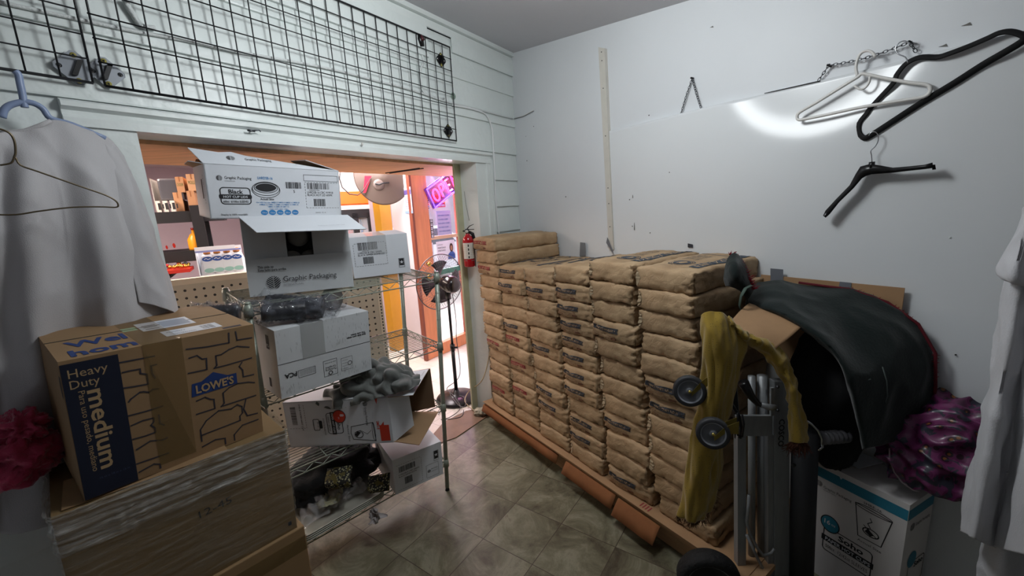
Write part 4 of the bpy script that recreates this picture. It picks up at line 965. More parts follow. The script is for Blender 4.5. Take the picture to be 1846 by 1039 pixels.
f.logo(X(.775), Z(.88), .012, M_pk, rot=-pi / 2); f.text('Graphic Packaging', X(.765), Z(.81), .010, M_pk, w=.095, rot=-pi / 2); f.text('INTERNATIONAL', X(.752), Z(.80), .004, M_pg, w=.04, rot=-pi / 2)
f.rect(X(.885), Z(.05), X(.975), Z(.40), M_pr); f.poly([(X(.90), Z(.40)), (X(.93), Z(.40)), (X(.93), Z(.48))], M_pr); f.poly([(X(.87), Z(1)), (X(.90), Z(1)), (X(.885), Z(.86))], M_pr)
bevel(obj('body', g, T), .002)
g = flapg([(w, 0, 0), (w, 0, h), (w + .085, .055, h - .008), (w + .09, .065, .05)], M_inn, M_wht); obj('front_flap', g, T)
g = flapg([(w, 0.0, h), (w, d, h), (w + .135, d + .0, h + .012), (w + .125, -.01, h + .008)], M_inn, M_wht)
f = Face(g, fr((w, 0.0, h + .003), (1, .0, .065), (0, 1, 0)), .002); f.logo(.085, .20, .014, M_pk, rot=-pi / 2); f.text('Graphic Packaging', .095, .19, .009, M_pk, w=.09, rot=-pi / 2); f.text('This side up', .115, .27, .006, M_pk, w=.06, rot=-pi / 2)
obj('top_flap', g, T)
g = flapg([(w, d, 0), (w, d, h), (w + .14, d + .01, h + .01), (w + .145, d + .01, .02)], M_inn, mat('carton_inside_dark', '#6E5640', .85)); obj('back_flap', g, T)
g = flapg([(w, 0.0, 0.003), (w, d, .003), (w + .16, d + .01, -.012), (w + .13, -.02, -.010)][::-1], M_inn, M_inn); obj('bottom_flap', g, T)

# 6 small carton on the bottom shelf, jutting out at the right
w, d, h = .282, .30, .207
T, g = carton('small_carton', 'white carton with star badge jutting from the bottom shelf by the right post', boxM(-.685, 1.949, .232, 35.2, 1.5, .5), w, d, h, M_wht)
f = front(g); X = lambda a: a * w; Z = lambda a: a * h
f.barcode(X(.103), Z(.58), X(.33), Z(.16), M_pk, 41); f.text('LHRDSB-8 CBC 500PK', X(.09), Z(.50), .007, M_pk, w=X(.42)); f.text('BLACK SIPPER DOME', X(.09), Z(.44), .007, M_pk, w=X(.36)); f.barcode(X(.20), Z(.19), X(.15), Z(.2), M_pk, 45)
for a in ((.061, .80, .557, .80), (.061, .083, .557, .083), (.557, .083, .557, .80)): f.dash(X(a[0]), Z(a[1]), X(a[2]), Z(a[3]), .0013, M_pk)
f.rrect(X(.821), Z(.508), X(.924), Z(.80), .001, .0015, M_pk); f.rect(X(.83), Z(.56), X(.915), Z(.79), M_pk); f.star(X(.872), Z(.675), .011, M_wht, .0012)
f.rrect(X(.645), Z(.081), X(.907), Z(.457), .003, .0014, M_pk); f.logo(X(.70), Z(.27), .010, M_pk); f.text('Graphic Packaging', X(.745), Z(.29), .007, M_pk, w=X(.14)); f.text('Certified Sourcing', X(.745), Z(.22), .006, M_pg, w=X(.14))
bevel(obj('body', g, T), .003)

# sleeves of dark lids in plastic, on carton 4
M_dkp = mat('black_lids', '#0A0A0D', .3, bump=.2, bscale=60); M_film = mat('clear_film', '#8A8E9A', .06, alpha=.14, coat=1.0, bump=.7, bscale=16)
def B4p(x, y, z): return B4 @ Vector((x, y, B4h + z))
def sleeve(a, b, r, lab, seed):
    a, b = Vector(a), Vector(b); t = thing('lid_sleeve', lab, 'plastic bag', a.lerp(b, .5) - Vector((0, 0, r)), group='sleeves of black lids')
    g = G(); n = 22; d_ = (b - a) / n
    g.tube([a + d_ * k for k in range(n + 1)], [r * (.88 if k % 2 else .80) for k in range(n + 1)], M_dkp, 18); wpart('lids', g, t)
    g = G(); P = []; ax = d_.normalized(); s1 = ax.cross(Vector((0, 0, 1))).normalized(); s2 = s1.cross(ax)
    for i in range(31):
        k = i / 30; rr = r * (1.06 + .12 * noise.noise(Vector((k * 6, seed, 0)))) if .12 < k < .9 else r * (.35 + .65 * min(k / .12, (1 - k) / .10 if k > .5 else 1))
        P.append([a + (b - a) * (k * 1.16 - .08) + (s1 * cos(q) + s2 * sin(q)) * max(.006, rr * (1 + .13 * noise.noise(Vector((cos(q) * 2, sin(q) * 2, k * 7 + seed))))) for q in [2 * pi * j / 26 for j in range(26)]])
    g.grid(P, M_film, True); blob(b, r * 1.25, r * 1.25, r * 1.1, M_film, g, .35, 2.6, seed, 20, .3); blob(a, r * 1.1, r * 1.2, r * 1.0, M_film, g, .35, 2.6, seed + 3, 18, .3); wpart('film', g, t)
sleeve(B4p(-.005, .10, .058), B4p(.15, .05, .050), .046, 'plastic sleeve of black lids, nearest the left front post', 1)
sleeve(B4p(.06, .20, .075), B4p(.225, .045, .045), .048, 'shiny plastic sleeve of black lids drooping over the carton front', 4)
sleeve(B4p(-.16, .26, .055), B4p(-.05, .20, .05), .045, 'dark plastic sleeve squeezed behind the left front post', 6)
t = thing('lid_sleeve', 'clear round plastic lids in film at the right of the black lid sleeves', 'plastic bag', B4p(.33, .13, 0), group='sleeves of black lids')
ax = (B4 @ Vector((.3, -.6, 0)) - B4 @ Vector((0, 0, 0))).normalized(); c0 = B4p(.34, .14, .05); rot = ax.to_track_quat('Z', 'Y').to_matrix().to_4x4(); rot.translation = c0
g = G(); g.lathe([(.048, -.05), (.048, 0), (.044, .004), (.040, .002), (.020, .006)], M_smoke, 28, rot); wpart('lids', g, t)
g = G(); blob(c0 + ax * -.01, .062, .062, .056, M_film, g, .12, 3, 5, 20, .08); wpart('film', g, t)
# crumpled grey cloth over carton 5
M_gcl = mat('dark_grey_cloth', '#5F625F', .9, sheen=.3, bump=.25, bscale=240)
def px_sheet(name, g, rows, nu, nv, m, **kw): g.grid(patch(rows, nu, nv, **kw), m)
C5 = T5 = boxM(-1.136, 1.845, .607, -1.4)
def c5(x, y, z): return C5 @ Vector((x, y, z))
rows = [[c5(.16, -.004, .225), c5(.24, -.012, .20), c5(.34, -.014, .215), c5(.46, -.02, .25), c5(.58, -.005, .27), c5(.66, .03, .28)],
        [c5(.18, .05, .255), c5(.26, .04, .29), c5(.34, .03, .30), c5(.45, .03, .33), c5(.56, .04, .34), c5(.66, .07, .30)],
        [c5(.22, .12, .26), c5(.28, .13, .33), c5(.36, .11, .36), c5(.45, .10, .385), c5(.55, .11, .37), c5(.63, .12, .30)],
        [c5(.26, .22, .25), c5(.33, .22, .30), c5(.40, .21, .34), c5(.47, .20, .34), c5(.53, .20, .31), c5(.60, .20, .27)]]
g = G(); g.grid(patch(rows, 110, 150, .014, 10, 2.2, ridge=.036), M_gcl); o = solo('crumpled_cloth', g, 'crumpled dark grey cloth heaped on the open hot cup carton', 'cloth'); solid(o, .003, -1)
# bags on the right end of the third shelf
M_pkf = mat('pinkish_plastic', '#C9A6AA', .3, alpha=.55, bump=.5, bscale=20); M_wrf = mat('crinkled_clear_bag', '#B9B6B6', .12, alpha=.42, coat=.8, bump=.9, bscale=22)
def SP(x, y, z): return SM @ Vector((x, y, z))
g = G(); blob(SP(.66, .30, .69), .10, .07, .085, M_pkf, g, .25, 2.2, 3, 22, .14); solo('plastic_bag', g, 'pale pink plastic bag behind the grey cloth on the third shelf', 'plastic bag', 'bags on the third shelf')
g = G(); blob(SP(.77, .20, .70), .05, .06, .10, M_wrf, g, .3, 2.5, 6, 24, .22); solo('plastic_bag', g, 'clear crinkled bag pressed against the right front post, third shelf', 'plastic bag', 'bags on the third shelf')
g = G(); blob(SP(.70, .25, .80), .045, .05, .05, mat('grey_clear_film', '#A8A8A6', .15, alpha=.5, bump=.8, bscale=20), g, .35, 3, 9, 20, .25); solo('plastic_bag', g, 'small grey clear bag lying on top of the pink plastic bag', 'plastic bag', 'bags on the third shelf')
# black cloth bundle with patterned fabric and tray stack on the bottom shelf
M_bcl = mat('black_cloth', '#0E0E10', .9, sheen=.2, bump=.3, bscale=60)
t = thing('cloth_bundle', 'black cloth bundle with gold and white patterned trims on the bottom shelf', 'bundle', SP(.35, .2, .23))
g = G(); blob(SP(.32, .22, .355), .27, .16, .125, M_bcl, g, .2, 2, 4, 34, .08, M=Matrix.Rotation(radians(44), 3, 'Z').to_4x4()); wpart('bundle', g, t)
M_pat = bpy.data.materials.new('gold_black_pattern'); M_pat.use_nodes = True
def pattern(m, c1, c2, c3, s1=70, s2=30):
    nt = m.node_tree; b = nt.nodes['Principled BSDF']; b.inputs['Roughness'].default_value = .8; tc = nt.nodes.new('ShaderNodeTexCoord')
    v = nt.nodes.new('ShaderNodeTexVoronoi'); v.inputs['Scale'].default_value = s1; nt.links.new(tc.outputs['Object'], v.inputs[0])
    w_ = nt.nodes.new('ShaderNodeTexNoise'); w_.inputs['Scale'].default_value = s2; nt.links.new(tc.outputs['Object'], w_.inputs[0])
    r1 = nt.nodes.new('ShaderNodeValToRGB'); r1.color_ramp.interpolation = 'CONSTANT'; r1.color_ramp.elements[0].color = (*lin(c2), 1); r1.color_ramp.elements[1].position = .38; r1.color_ramp.elements[1].color = (*lin(c1), 1)
    nt.links.new(v.outputs['Distance'], r1.inputs[0]); r2 = nt.nodes.new('ShaderNodeValToRGB'); r2.color_ramp.interpolation = 'CONSTANT'; r2.color_ramp.elements[0].color = (0, 0, 0, 1); r2.color_ramp.elements[1].position = .56; r2.color_ramp.elements[1].color = (1, 1, 1, 1)
    nt.links.new(w_.outputs['Fac'], r2.inputs[0]); mx = nt.nodes.new('ShaderNodeMix'); mx.data_type = 'RGBA'; nt.links.new(r2.outputs[0], mx.inputs[0]); nt.links.new(r1.outputs[0], mx.inputs[6]); mx.inputs[7].default_value = (*lin(c3), 1)
    nt.links.new(mx.outputs[2], b.inputs['Base Color'])
pattern(M_pat, '#0E0D0A', '#8E8A6A', '#4E4618', 95)
M_stp = mat('gold_stripe_cloth', '#6B6226', .8)
a0, a1, a2, a3 = atz(590, 845, .47), atz(636, 838, .48), atz(637, 878, .40), atz(592, 884, .39)
g = G(); g.grid(patch([[a0, a0.lerp(a1, .5) + Vector((0, -.02, .01)), a1], [a0.lerp(a3, .5) - Vector((0, .04, 0)), (a0 + a2) * .5 - Vector((0, .05, 0)), a1.lerp(a2, .5) - Vector((0, .04, 0))], [a3, a3.lerp(a2, .5), a2]], 20, 30, .006, 12), M_pat); o = wpart('patterned_trim', g, t); solid(o, .004)
a0, a1, a2, a3 = atz(664, 860, .36), atz(703, 852, .37), atz(702, 885, .30), atz(668, 890, .30)
g = G(); g.grid(patch([[a0, a0.lerp(a1, .5), a1], [a0.lerp(a3, .5) - Vector((0, .03, 0)), (a0 + a2) * .5 - Vector((0, .04, 0)), a1.lerp(a2, .5)], [a3, a3.lerp(a2, .5), a2]], 16, 24, .006, 12, 4), M_pat); o = wpart('patterned_trim', g, t); solid(o, .004)
M_tray = mat('tray_plastic', '#B4B1A5', .3, bump=.1, bscale=40)
for k in range(4):
    z = .235 + k * .010; c = SP(.265, .085, 0); c = Vector((c.x, c.y, z)); t = thing('plastic_tray', 'grey-white plastic tray, %s of the four stacked on the bottom shelf' % ('lowest', 'second lowest', 'second highest', 'highest')[k], 'tray', M=fr(c, Vector((cos(radians(46)), sin(radians(46)), 0)), Vector((-sin(radians(46)), cos(radians(46)), 0))), group='stacked trays')
    g = G(); r = .05; hx, hy = .22, .15; rim = []
    for cx, cy, a0_ in ((hx - r, hy - r, 0), (-hx + r, hy - r, 90), (-hx + r, -hy + r, 180), (hx - r, -hy + r, 270)):
        for q in range(7): a = radians(a0_ + q * 15); rim.append((cx + r * cos(a), cy + r * sin(a)))
    lv = [(1.0, .004), (1.0, .0065), (.97, .0065), (.93, .000), (.5, .0), (.02, .0)]
    g.grid([[Vector((x * s, y * s, zz)) for x, y in rim] for s, zz in lv], M_tray, True); solid(obj('tray', g, t), .0015)
    g = G(); g.tube([(x * 1.0, y * 1.0, .0065) for x, y in rim], .0028, M_tray, 6, True); obj('rim', g, t)
g = G(); P0_ = [[atz(548, 955, .29), atz(590, 925, .29), atz(640, 895, .29), atz(662, 880, .29)], [atz(540, 930, .31), atz(585, 912, .33), atz(630, 885, .33), atz(655, 868, .33)], [atz(545, 905, .32), atz(580, 890, .35), atz(615, 875, .35), atz(650, 852, .34)]]
g.grid(patch(P0_, 40, 50, .012, 14, 3, ridge=.03), M_wrf); solo('plastic_sheet', g, 'clear crinkled plastic sheet over the stacked trays', 'plastic sheet')
g = G(); g.grid(patch([[atz(566, 905, .335), atz(590, 888, .345), atz(606, 876, .35)], [atz(572, 912, .33), atz(600, 900, .34), atz(618, 885, .34)], [atz(574, 918, .32), atz(598, 912, .33), atz(615, 902, .33)]], 20, 26, .012, 20, 8, ridge=.02), mat('pale_ribbon', '#8C8A70', .6)); solo('ribbon_strip', g, 'pale twisted ribbon lying on the tray plastic', 'ribbon')
g = G(); g.grid(patch([[atz(668, 918, .20), atz(678, 916, .205), atz(692, 930, .20)], [atz(667, 930, .17), atz(680, 930, .18), atz(686, 936, .18)], [atz(668, 946, .14), atz(674, 944, .15), atz(680, 940, .15)]], 22, 22, .012, 22, 2, ridge=.025), mat('tissue', '#A8A2A2', .8)); solo('tissue_scrap', g, 'crumpled whitish tissue dangling below the bottom shelf rail', 'tissue')

# ================================================================== moving box on the wrapped cartons at the left
M_kb = mat('kraft_box', '#8C7050', .7, bump=.05, bscale=20, var=.05, vscale=4); M_kb2 = mat('kraft_box_light', '#A58A66', .65, var=.04, vscale=5)
M_ink = mat('dark_navy_ink', '#141A2C', .55); M_inkb = mat('royal_blue_ink', '#20386E', .55); M_inkl = mat('box_outline_ink', '#32303A', .6)
w, d, h = .46, .428, .406
LM = boxM(-1.209, 1.007, .981, 53.6, 4.12, 2.75)
T, g = carton('moving_box', 'brown medium moving box with navy panel and store logo, on the wrapped carton', LM, w, d, h, M_kb)
f = front(g, .0009); X = lambda a: a * w; Z = lambda a: a * h
f.rect(0.001, 0.001, X(.245), Z(.975), M_ink)
f.text('Heavy', X(.023), Z(.875), .024, M_kb2, w=X(.17)); f.text('Duty', X(.023), Z(.80), .024, M_kb2, w=X(.128))
f.text('medium', X(.092), Z(.775), .036, M_kb2, w=Z(.59), rot=-pi / 2, bold=.02); f.text('Para uso pesado, mediano', X(.055), Z(.78), .013, M_kb2, w=Z(.59), rot=-pi / 2)
f.text('16 in x 18 in x 16 in', X(.075), Z(.12), .006, mat('dim_print', '#3A4260', .6), w=X(.14))
f.poly([(X(.575), Z(.51)), (X(.857), Z(.518)), (X(.857), Z(.612)), (X(.80), Z(.613)), (X(.714), Z(.672)), (X(.64), Z(.618)), (X(.585), Z(.617))], M_inkb)
f.text("LOWE'S", X(.60), Z(.532), .026, M_kb2, w=X(.235), bold=.03, dz=.0012)
lines = [[(.248, .912), (.41, .906)], [(.254, .837), (.28, .838), (.334, .834), (.334, .80), (.363, .784), (.363, .709)], [(.363, .709), (.30, .715), (.249, .724)], [(.415, .84), (.388, .838), (.388, .78), (.40, .74)],
         [(.259, .614), (.27, .63), (.317, .663), (.335, .66), (.36, .645), (.38, .66), (.407, .653)], [(.249, .512), (.33, .508), (.415, .511)], [(.254, .433), (.31, .445), (.363, .44), (.363, .413)], [(.363, .413), (.345, .39), (.362, .36), (.362, .325), (.31, .322), (.251, .327)], [(.39, .45), (.39, .38), (.41, .36)],
         [(.26, .24), (.33, .27), (.39, .245), (.415, .25)], [(.25, .13), (.41, .125)], [(.255, .06), (.33, .08), (.36, .06), (.36, .03)],
         [(.581, .906), (.70, .89), (.832, .885), (.836, .965)], [(.88, .965), (.884, .892), (.981, .885)], [(.589, .831), (.633, .838), (.66, .80), (.685, .797), (.681, .706), (.575, .712)],
         [(.742, .80), (.742, .72), (.725, .701), (.80, .70), (.966, .708)], [(.742, .80), (.775, .80), (.827, .828), (.88, .839), (.957, .808)],
         [(.90, .69), (.88, .66), (.90, .62), (.90, .56), (.97, .555)], [(.60, .47), (.65, .48), (.68, .45), (.70, .44), (.70, .36), (.59, .36)], [(.76, .47), (.76, .38), (.74, .36), (.97, .36)], [(.76, .47), (.80, .50), (.86, .515), (.93, .50), (.97, .48)],
         [(.60, .12), (.60, .22), (.62, .25), (.64, .28), (.72, .33), (.80, .31), (.84, .33), (.87, .30), (.87, .24), (.85, .22), (.85, .18), (.60, .17)], [(.90, .35), (.88, .27), (.90, .20), (.97, .19)], [(.60, .07), (.68, .09), (.74, .07), (.74, .02)], [(.80, .02), (.80, .07), (.86, .13), (.97, .13)]]
for l_ in lines: f.line([(X(a), Z(b)) for a, b in l_], .0042, M_inkl)
tf = topf(g, h, .0009)
tf.text('Wel', .035, .115, .066, M_inkb, w=.125, bold=.03); tf.text('hom', .025, .020, .062, M_inkb, w=.138, bold=.03)
tf.rect(.205, .155, .345, .27, mat('white_label', '#C9CED6', .5)); tf.rect(.26, .17, .335, .25, mat('label_grey', '#9EA5B2', .6), dz=.0004)
for k in range(3): tf.rect(.215, .17 + k * .025, .25, .178 + k * .025, M_pg, dz=.0005)
tf.rect(.235, .045, .385, .115, mat('white_label', '#C9CED6', .5)); tf.barcode(.335, .055, .035, .05, M_pk, 9); tf.text('USPS TRACKING', .255, .055, .010, M_pk, w=.06); tf.text('PRIORITY', .245, .085, .01, M_pk, w=.05)
tf.rect(.375, .010, .43, .028, M_ink); tf.rect(.165, .19, .20, .235, mat('green_label', '#9CBF9A', .6))
lf = leftf(g, d); lf.rect(d - .03, .30, d - .015, .36, M_ink)
bevel(obj('body', g, T), .006, 3)
g = G(); g.box((w * .36, -.0016, h * .05), (w * .56, 0, h + .0015), mat('brown_tape', '#94784A', .14, alpha=.28)); g.box((w * .36, 0, h), (w * .56, d, h + .0016), mat('brown_tape', '#94784A', .14, alpha=.28)); obj('tape', g, T)
g = G(); g.box((0, d * .5 - .003, h), (w, d * .5 + .001, h + .0012), M_gap); obj('flap_seam', g, T)

# wrapped carton, carton below
w, d, h = .575, .34, .418
WM = boxM(-1.264, .953, .972 - h, 47.9, 2.0, 1.6) @ Matrix.Translation((-.0, 0, 0))
T, g = carton('wrapped_carton', 'brown carton wrapped in clear stretch film under the moving box', WM, w, d, h, mat('brown_carton', '#77603F', .75, var=.08, vscale=4, bump=.08, bscale=14))
f = front(g); f.text('12-45', w * .50, h * .55, .025, M_pk, w=.10, rot=.05); f.rect(w * .95, h * .08, w * .97, h * .12, M_ink)
bevel(obj('body', g, T), .008, 3)
g = flapg([(.02, .02, h + .002), (.40, .0, h + .002), (.40, d * .48, h + .006), (.03, d * .46, h + .02)], M_kb, M_kb); obj('top_flap', g, T)
M_wrap = mat('stretch_film', '#C9C7C2', .09, alpha=.34, coat=1.0, bump=1.0, bscale=10, stretch=(1, 1, 7))
def streaky(m, lo, hi):  # stretch lines and highlights of the film, both put into its alpha
    nt = m.node_tree; b = nt.nodes['Principled BSDF']; tc = nt.nodes.new('ShaderNodeTexCoord'); mp = nt.nodes.new('ShaderNodeMapping'); mp.inputs['Scale'].default_value = (2.2, 2.2, 34); mp.inputs['Rotation'].default_value = (0, .10, 0)
    n = nt.nodes.new('ShaderNodeTexNoise'); n.inputs['Scale'].default_value = 2.4; n.inputs['Detail'].default_value = 9; n.inputs['Roughness'].default_value = .7; nt.links.new(tc.outputs['Object'], mp.inputs[0]); nt.links.new(mp.outputs[0], n.inputs[0])
    r = nt.nodes.new('ShaderNodeMapRange'); r.inputs[1].default_value = .42; r.inputs[2].default_value = .72; r.inputs[3].default_value = lo; r.inputs[4].default_value = hi; nt.links.new(n.outputs['Fac'], r.inputs[0]); nt.links.new(r.outputs[0], b.inputs['Alpha'])
streaky(M_wrap, .18, .75)
def shell(x0, x1, z0, z1, off, nx, nz, seed, m, T, amp=.006):
    P = []
    for i in range(nz + 1):
        z = z0 + (z1 - z0) * i / nz; row = []
        per = [(-off, .30)] + [(-off, -off)] + []
        for j in range(nx + 1):
            s = j / nx * (1.0 + .5 + .45); 
            if s < .45: p = Vector((x0 - off, (0.45 - s) * 1.0, z)); n_ = Vector((-1, 0, 0))
            elif s < 1.45: p = Vector((x0 + (x1 - x0) * (s - .45), -off, z)); n_ = Vector((0, -1, 0))
            else: p = Vector((x1 + off, (s - 1.45) * .8, z)); n_ = Vector((1, 0, 0))
            k = abs(noise.noise(Vector((s * 3 + seed, z * 55, seed)))) * amp + abs(noise.noise(Vector((s * 22, z * 16, seed + 5)))) * amp * .7 + .001
            row.append(p + n_ * k + Vector((0, 0, .012 * noise.noise(Vector((s * 6, seed, 2))) * (1 if i in (0, nz) else 0))))
        P.append(row)
    g = G(); g.grid(P, m); return obj('stretch_film', g, T)
shell(0, w, .30, h + .012, .004, 150, 30, 2, M_wrap, T, .012); M_wr2 = mat('stretch_film_thin', '#B8B2A6', .1, alpha=.2, coat=1.0, bump=.8, bscale=9, stretch=(1, 1, 6)); streaky(M_wr2, .04, .42)
shell(0, w, .02, .31, .003, 110, 24, 7, M_wr2, T, .006)
w2, h2 = .57, .535
T, g = carton('brown_carton', 'plain brown carton at the bottom left, lowest under the wrapped one', boxM(-1.264 + .02, .953 + .012, .972 - h - h2 - .002, 47.9, .5, .5), w2, .34, h2, mat('brown_carton_light', '#8F7350', .75, var=.05, vscale=4))
bevel(obj('body', g, T), .006, 3)
g = G(); g.box((-.002, -.002, h2 - .10), (w2 + .002, 0, h2 - .04), mat('brown_tape', '#94784A', .14, alpha=.28)); obj('tape', g, T)
g = G(); blob(atz(25, 1000, .42), .16, .16, .22, mat('corner_darkener', '#1C1B1E', .6, bump=.4, bscale=20), g, .2, 2.2, 4, 26, .1); solo('corner_darkener', g, 'dark lump added to darken the bottom left corner beside the wrapped carton', 'bag')  # invented dark lump, there only to darken this corner
# pink bag
M_pink = mat('hot_pink_mesh', '#B82A55', .45, alpha=.88, bump=.8, bscale=45, sheen=.4, var=.25, vscale=9)
p = atz(48, 866, 1.0); t = thing('pink_bag', 'crumpled hot pink net bag at the far left behind the moving box', 'bag', p)
g = G(); blob(p + Vector((-.02, .0, .075)), .105, .10, .078, M_pink, g, .2, 2.4, 3, 30, .12); wpart('bag', g, t)
g = G(); blob(p + Vector((.015, .01, .165)), .055, .05, .045, M_pink, g, .35, 3, 8, 24, .25); wpart('knot', g, t)
# ================================================================== hand truck by the right wall
M_alu = mat('brushed_aluminium', '#8A8D8F', .42, metal=.35, bump=.08, bscale=50, stretch=(8, 8, 1), var=.1, vscale=8)
M_rub = mat('black_rubber', '#151516', .75, bump=.5, bscale=90); M_grw = mat('grey_caster_ring', '#8E9198', .5); M_grh = mat('grey_caster_hub', '#5E6166', .45); M_crub = mat('caster_rubber', '#2E2F32', .6)
M_zinc = mat('yellow_zinc', '#9A8A48', .35, metal=.7); M_dst = mat('dark_steel_tube', '#2A2B2E', .35, metal=.6)
TY = 1.47
def Tq(x, y, dy=0.0): return Yq(x, y, TY + dy)
t = thing('hand_truck', 'aluminium folding hand truck standing upright in front of the sacks', 'hand truck', Tq(1370, 1039) * 1.0)
t.matrix_basis = Matrix.Translation((Tq(1370, 1039).x, TY, 0))
def low(x, z, dy=0.0):       # extend the lean of the frame down to height z
    a, b = Tq(x, 760, dy), Tq(x, 1030, dy); return a + (b - a) * ((z - a.z) / (b.z - a.z))
def bar(g, xl, xr, yt, zb, d0, d1, m, yr=None):
    a, b = Tq(xl, yt), Tq(xr, yr or yt); c, e = low(xl, zb), low(xr, zb)
    f0, f1 = Vector((0, d0, 0)), Vector((0, d1, 0))
    g.hexa([c + f0, e + f0, e + f1, c + f1], [a + f0, b + f0, b + f1, a + f1], m)
g = G(); bar(g, 1396, 1424, 688, .10, .0, .035, M_alu); f = Face(g, fr(Tq(1415, 757, -.001), (-.02, 0, -1), (1, 0, 0)), .001)
o = wpart('side_rail', g, t); bevel(o, .003)
g = G(); fm = fr(Tq(1405, 756, -.0015), (0.03, 0, -1), (1, 0, 0)); f = Face(g, fm, 0.0)
vs, fs = text_geo('COSCO', .02); 
k = .022 / .7; g.add([fm @ Vector((x * k * 1.1, y * k, 0)) for x, y, _ in vs], fs, M_dst); wpart('stamped_name', g, t)
g = G(); bar(g, 1330, 1345, 786, .10, .0, .03, M_alu); wpart('side_rail', g, t)
for x0, x1 in ((1349, 1361), (1366, 1383)):
    g = G(); r = (Tq(x1, 900) - Tq(x0, 900)).length / 2; xm = (x0 + x1) / 2; g.tube([low(xm, 1.0, .05), low(xm, .12, .05)], r, M_alu, 14); wpart('inner_tube', g, t)
g = G(); bar(g, 1386, 1396, 786, .1, .005, .03, M_alu); wpart('rail_lip', g, t)
g = G(); a, b, c, e = Tq(1327, 750, -.004), Tq(1393, 750, -.004), Tq(1393, 787, -.004), Tq(1331, 787, -.004)
g.slab([e, c, b, a], (0, 1, 0), .012, M_alu); o = wpart('cross_plate', g, t); bevel(o, .002)
g = G(); g.slab([Tq(1390, 700, -.004), Tq(1396, 700, -.004), Tq(1396, 750, -.004), Tq(1390, 750, -.004)][::-1], (0, 1, 0), .01, M_alu)
for q in ((1402, 698), (1402, 740)): g.tube([Tq(*q, -.008), Tq(*q, .0)], .006, M_steel, 10)
wpart('rivet_plate', g, t)
g = G(); P = [Tq(*q, -.01) for q in ((1350, 893), (1348, 925), (1346, 942), (1352, 962), (1366, 990), (1376, 1002), (1390, 998), (1396, 990))]; g.tube(P, .006, M_alu, 8); wpart('folding_brace', g, t)
g = G(); P = [Tq(*q, -.012) for q in ((1346, 965), (1362, 1000), (1382, 1039), (1400, 1080))]; g.tube(P, .006, M_alu, 8); wpart('folding_brace', g, t)
g = G(); P = [Tq(*q, -.02) for q in ((1302, 702), (1318, 728), (1332, 750), (1336, 772), (1334, 790))]; g.tube(P, .0065, M_dst, 10); P = [Tq(*q, -.035) for q in ((1330, 745), (1328, 765), (1330, 785), (1338, 788), (1341, 765), (1338, 748))]; g.tube(P, .004, M_dst, 8); wpart('release_lever', g, t)
g = G(); P = [Tq(*q, -.03) for q in ((1340, 690), (1352, 712), (1366, 728), (1380, 734))]; g.tube(P, [.02, .016, .011, .008], M_blkg, 12); P = [Tq(*q, -.035) for q in ((1372, 730), (1384, 734), (1397, 735))]; g.tube(P, [.008, .0125, .011], M_alu, 12); wpart('handle', g, t)
g = G(); P = [Tq(*q, .02) for q in ((1318, 660), (1322, 690), (1326, 740), (1330, 790))]; g.tube(P, .012, M_dst, 10); P = [Tq(*q, .02) for q in ((1312, 668), (1318, 678), (1320, 690))]; g.tube(P, .012, M_whp, 10); wpart('handle_tube', g, t)
def wheel(c, ax, r, wd, m1, m2, hub, parent, name):
    ax = Vector(ax).normalized(); M = ax.to_track_quat('Z', 'Y').to_matrix().to_4x4(); M.translation = c
    g = G(); h = wd / 2; g.lathe([(r * .74, -h * .9), (r * .9, -h), (r * .985, -h * .6), (r, 0), (r * .985, h * .6), (r * .9, h), (r * .74, h * .9)], m1, 40, M, False); w_ = wpart(name, g, t, parent)
    g = G(); g.lathe([(r * .76, -h * .8), (r * .70, -h * .55), (r * .25, -h * .4), (r * .22, -h * .9), (.004, -h * .9)], m2, 32, M, False); g.lathe([(r * .76, h * .8), (r * .70, h * .55), (r * .25, h * .4), (r * .22, h * .9), (.004, h * .9)], m2, 32, M, False)
    g.lathe([(r * .74, -h * .82), (r * .66, -h * .66)], m1, 32, M, False); g.lathe([(r * .74, h * .82), (r * .66, h * .66)], hub, 32, M, False)
    g.tube([c - ax * h * 1.2, c + ax * h * 1.2], r * .10, M_zinc, 10); wpart('hub', g, t, w_)
    return w_
def wpart(name, g, t, parent=None):
    o_ = parent if parent is not None else t
    inv = t.matrix_basis.inverted(); g.v = [tuple(inv @ Vector(p)) for p in g.v]; return obj(name, g, o_)
cd_ = Vector((-.35, -1, .15))
for (q, fk, dy) in (((1243, 705), ((1246, 708), (1262, 690), (1290, 672)), -.07), ((1285, 781), ((1286, 787), (1305, 770), (1330, 762)), -.17)):
    c = Yq(q[0], q[1], TY + dy); w_ = wheel(c, cd_, .058 if dy > -.1 else .056, .030, M_crub, M_grh, M_grw, None, 'caster_wheel')
    g = G(); n_ = cd_.normalized() * .020
    for sg in (1, -1):
        a, b, e = (Yq(x, y, TY + dy) for x, y in fk); d_ = n_ * sg
        g.slab([a + d_ + Vector((0, 0, -.008)), b + d_ + Vector((0, 0, -.018)), e + d_ + Vector((0, 0, -.035)), e + d_ + Vector((0, 0, .012)), b + d_ + Vector((0, 0, .008)), a + d_ + Vector((0, 0, .008))][::-1], n_, .002, M_zinc)
    wpart('caster_fork', g, t)
wc = atz(1278, 1046, .127); w_ = wheel(wc, (-.25, -1, .05), .127, .085, M_rub, mat('wheel_hub_dark', '#26272A', .4, metal=.5), M_grh, None, 'wheel')
g = G(); g.tube([Vector((wc.x, wc.y, .127)), low(1370, .127, .03)], .008, M_steel, 10); wpart('axle', g, t)
a, b = low(1330, .10), low(1424, .10)
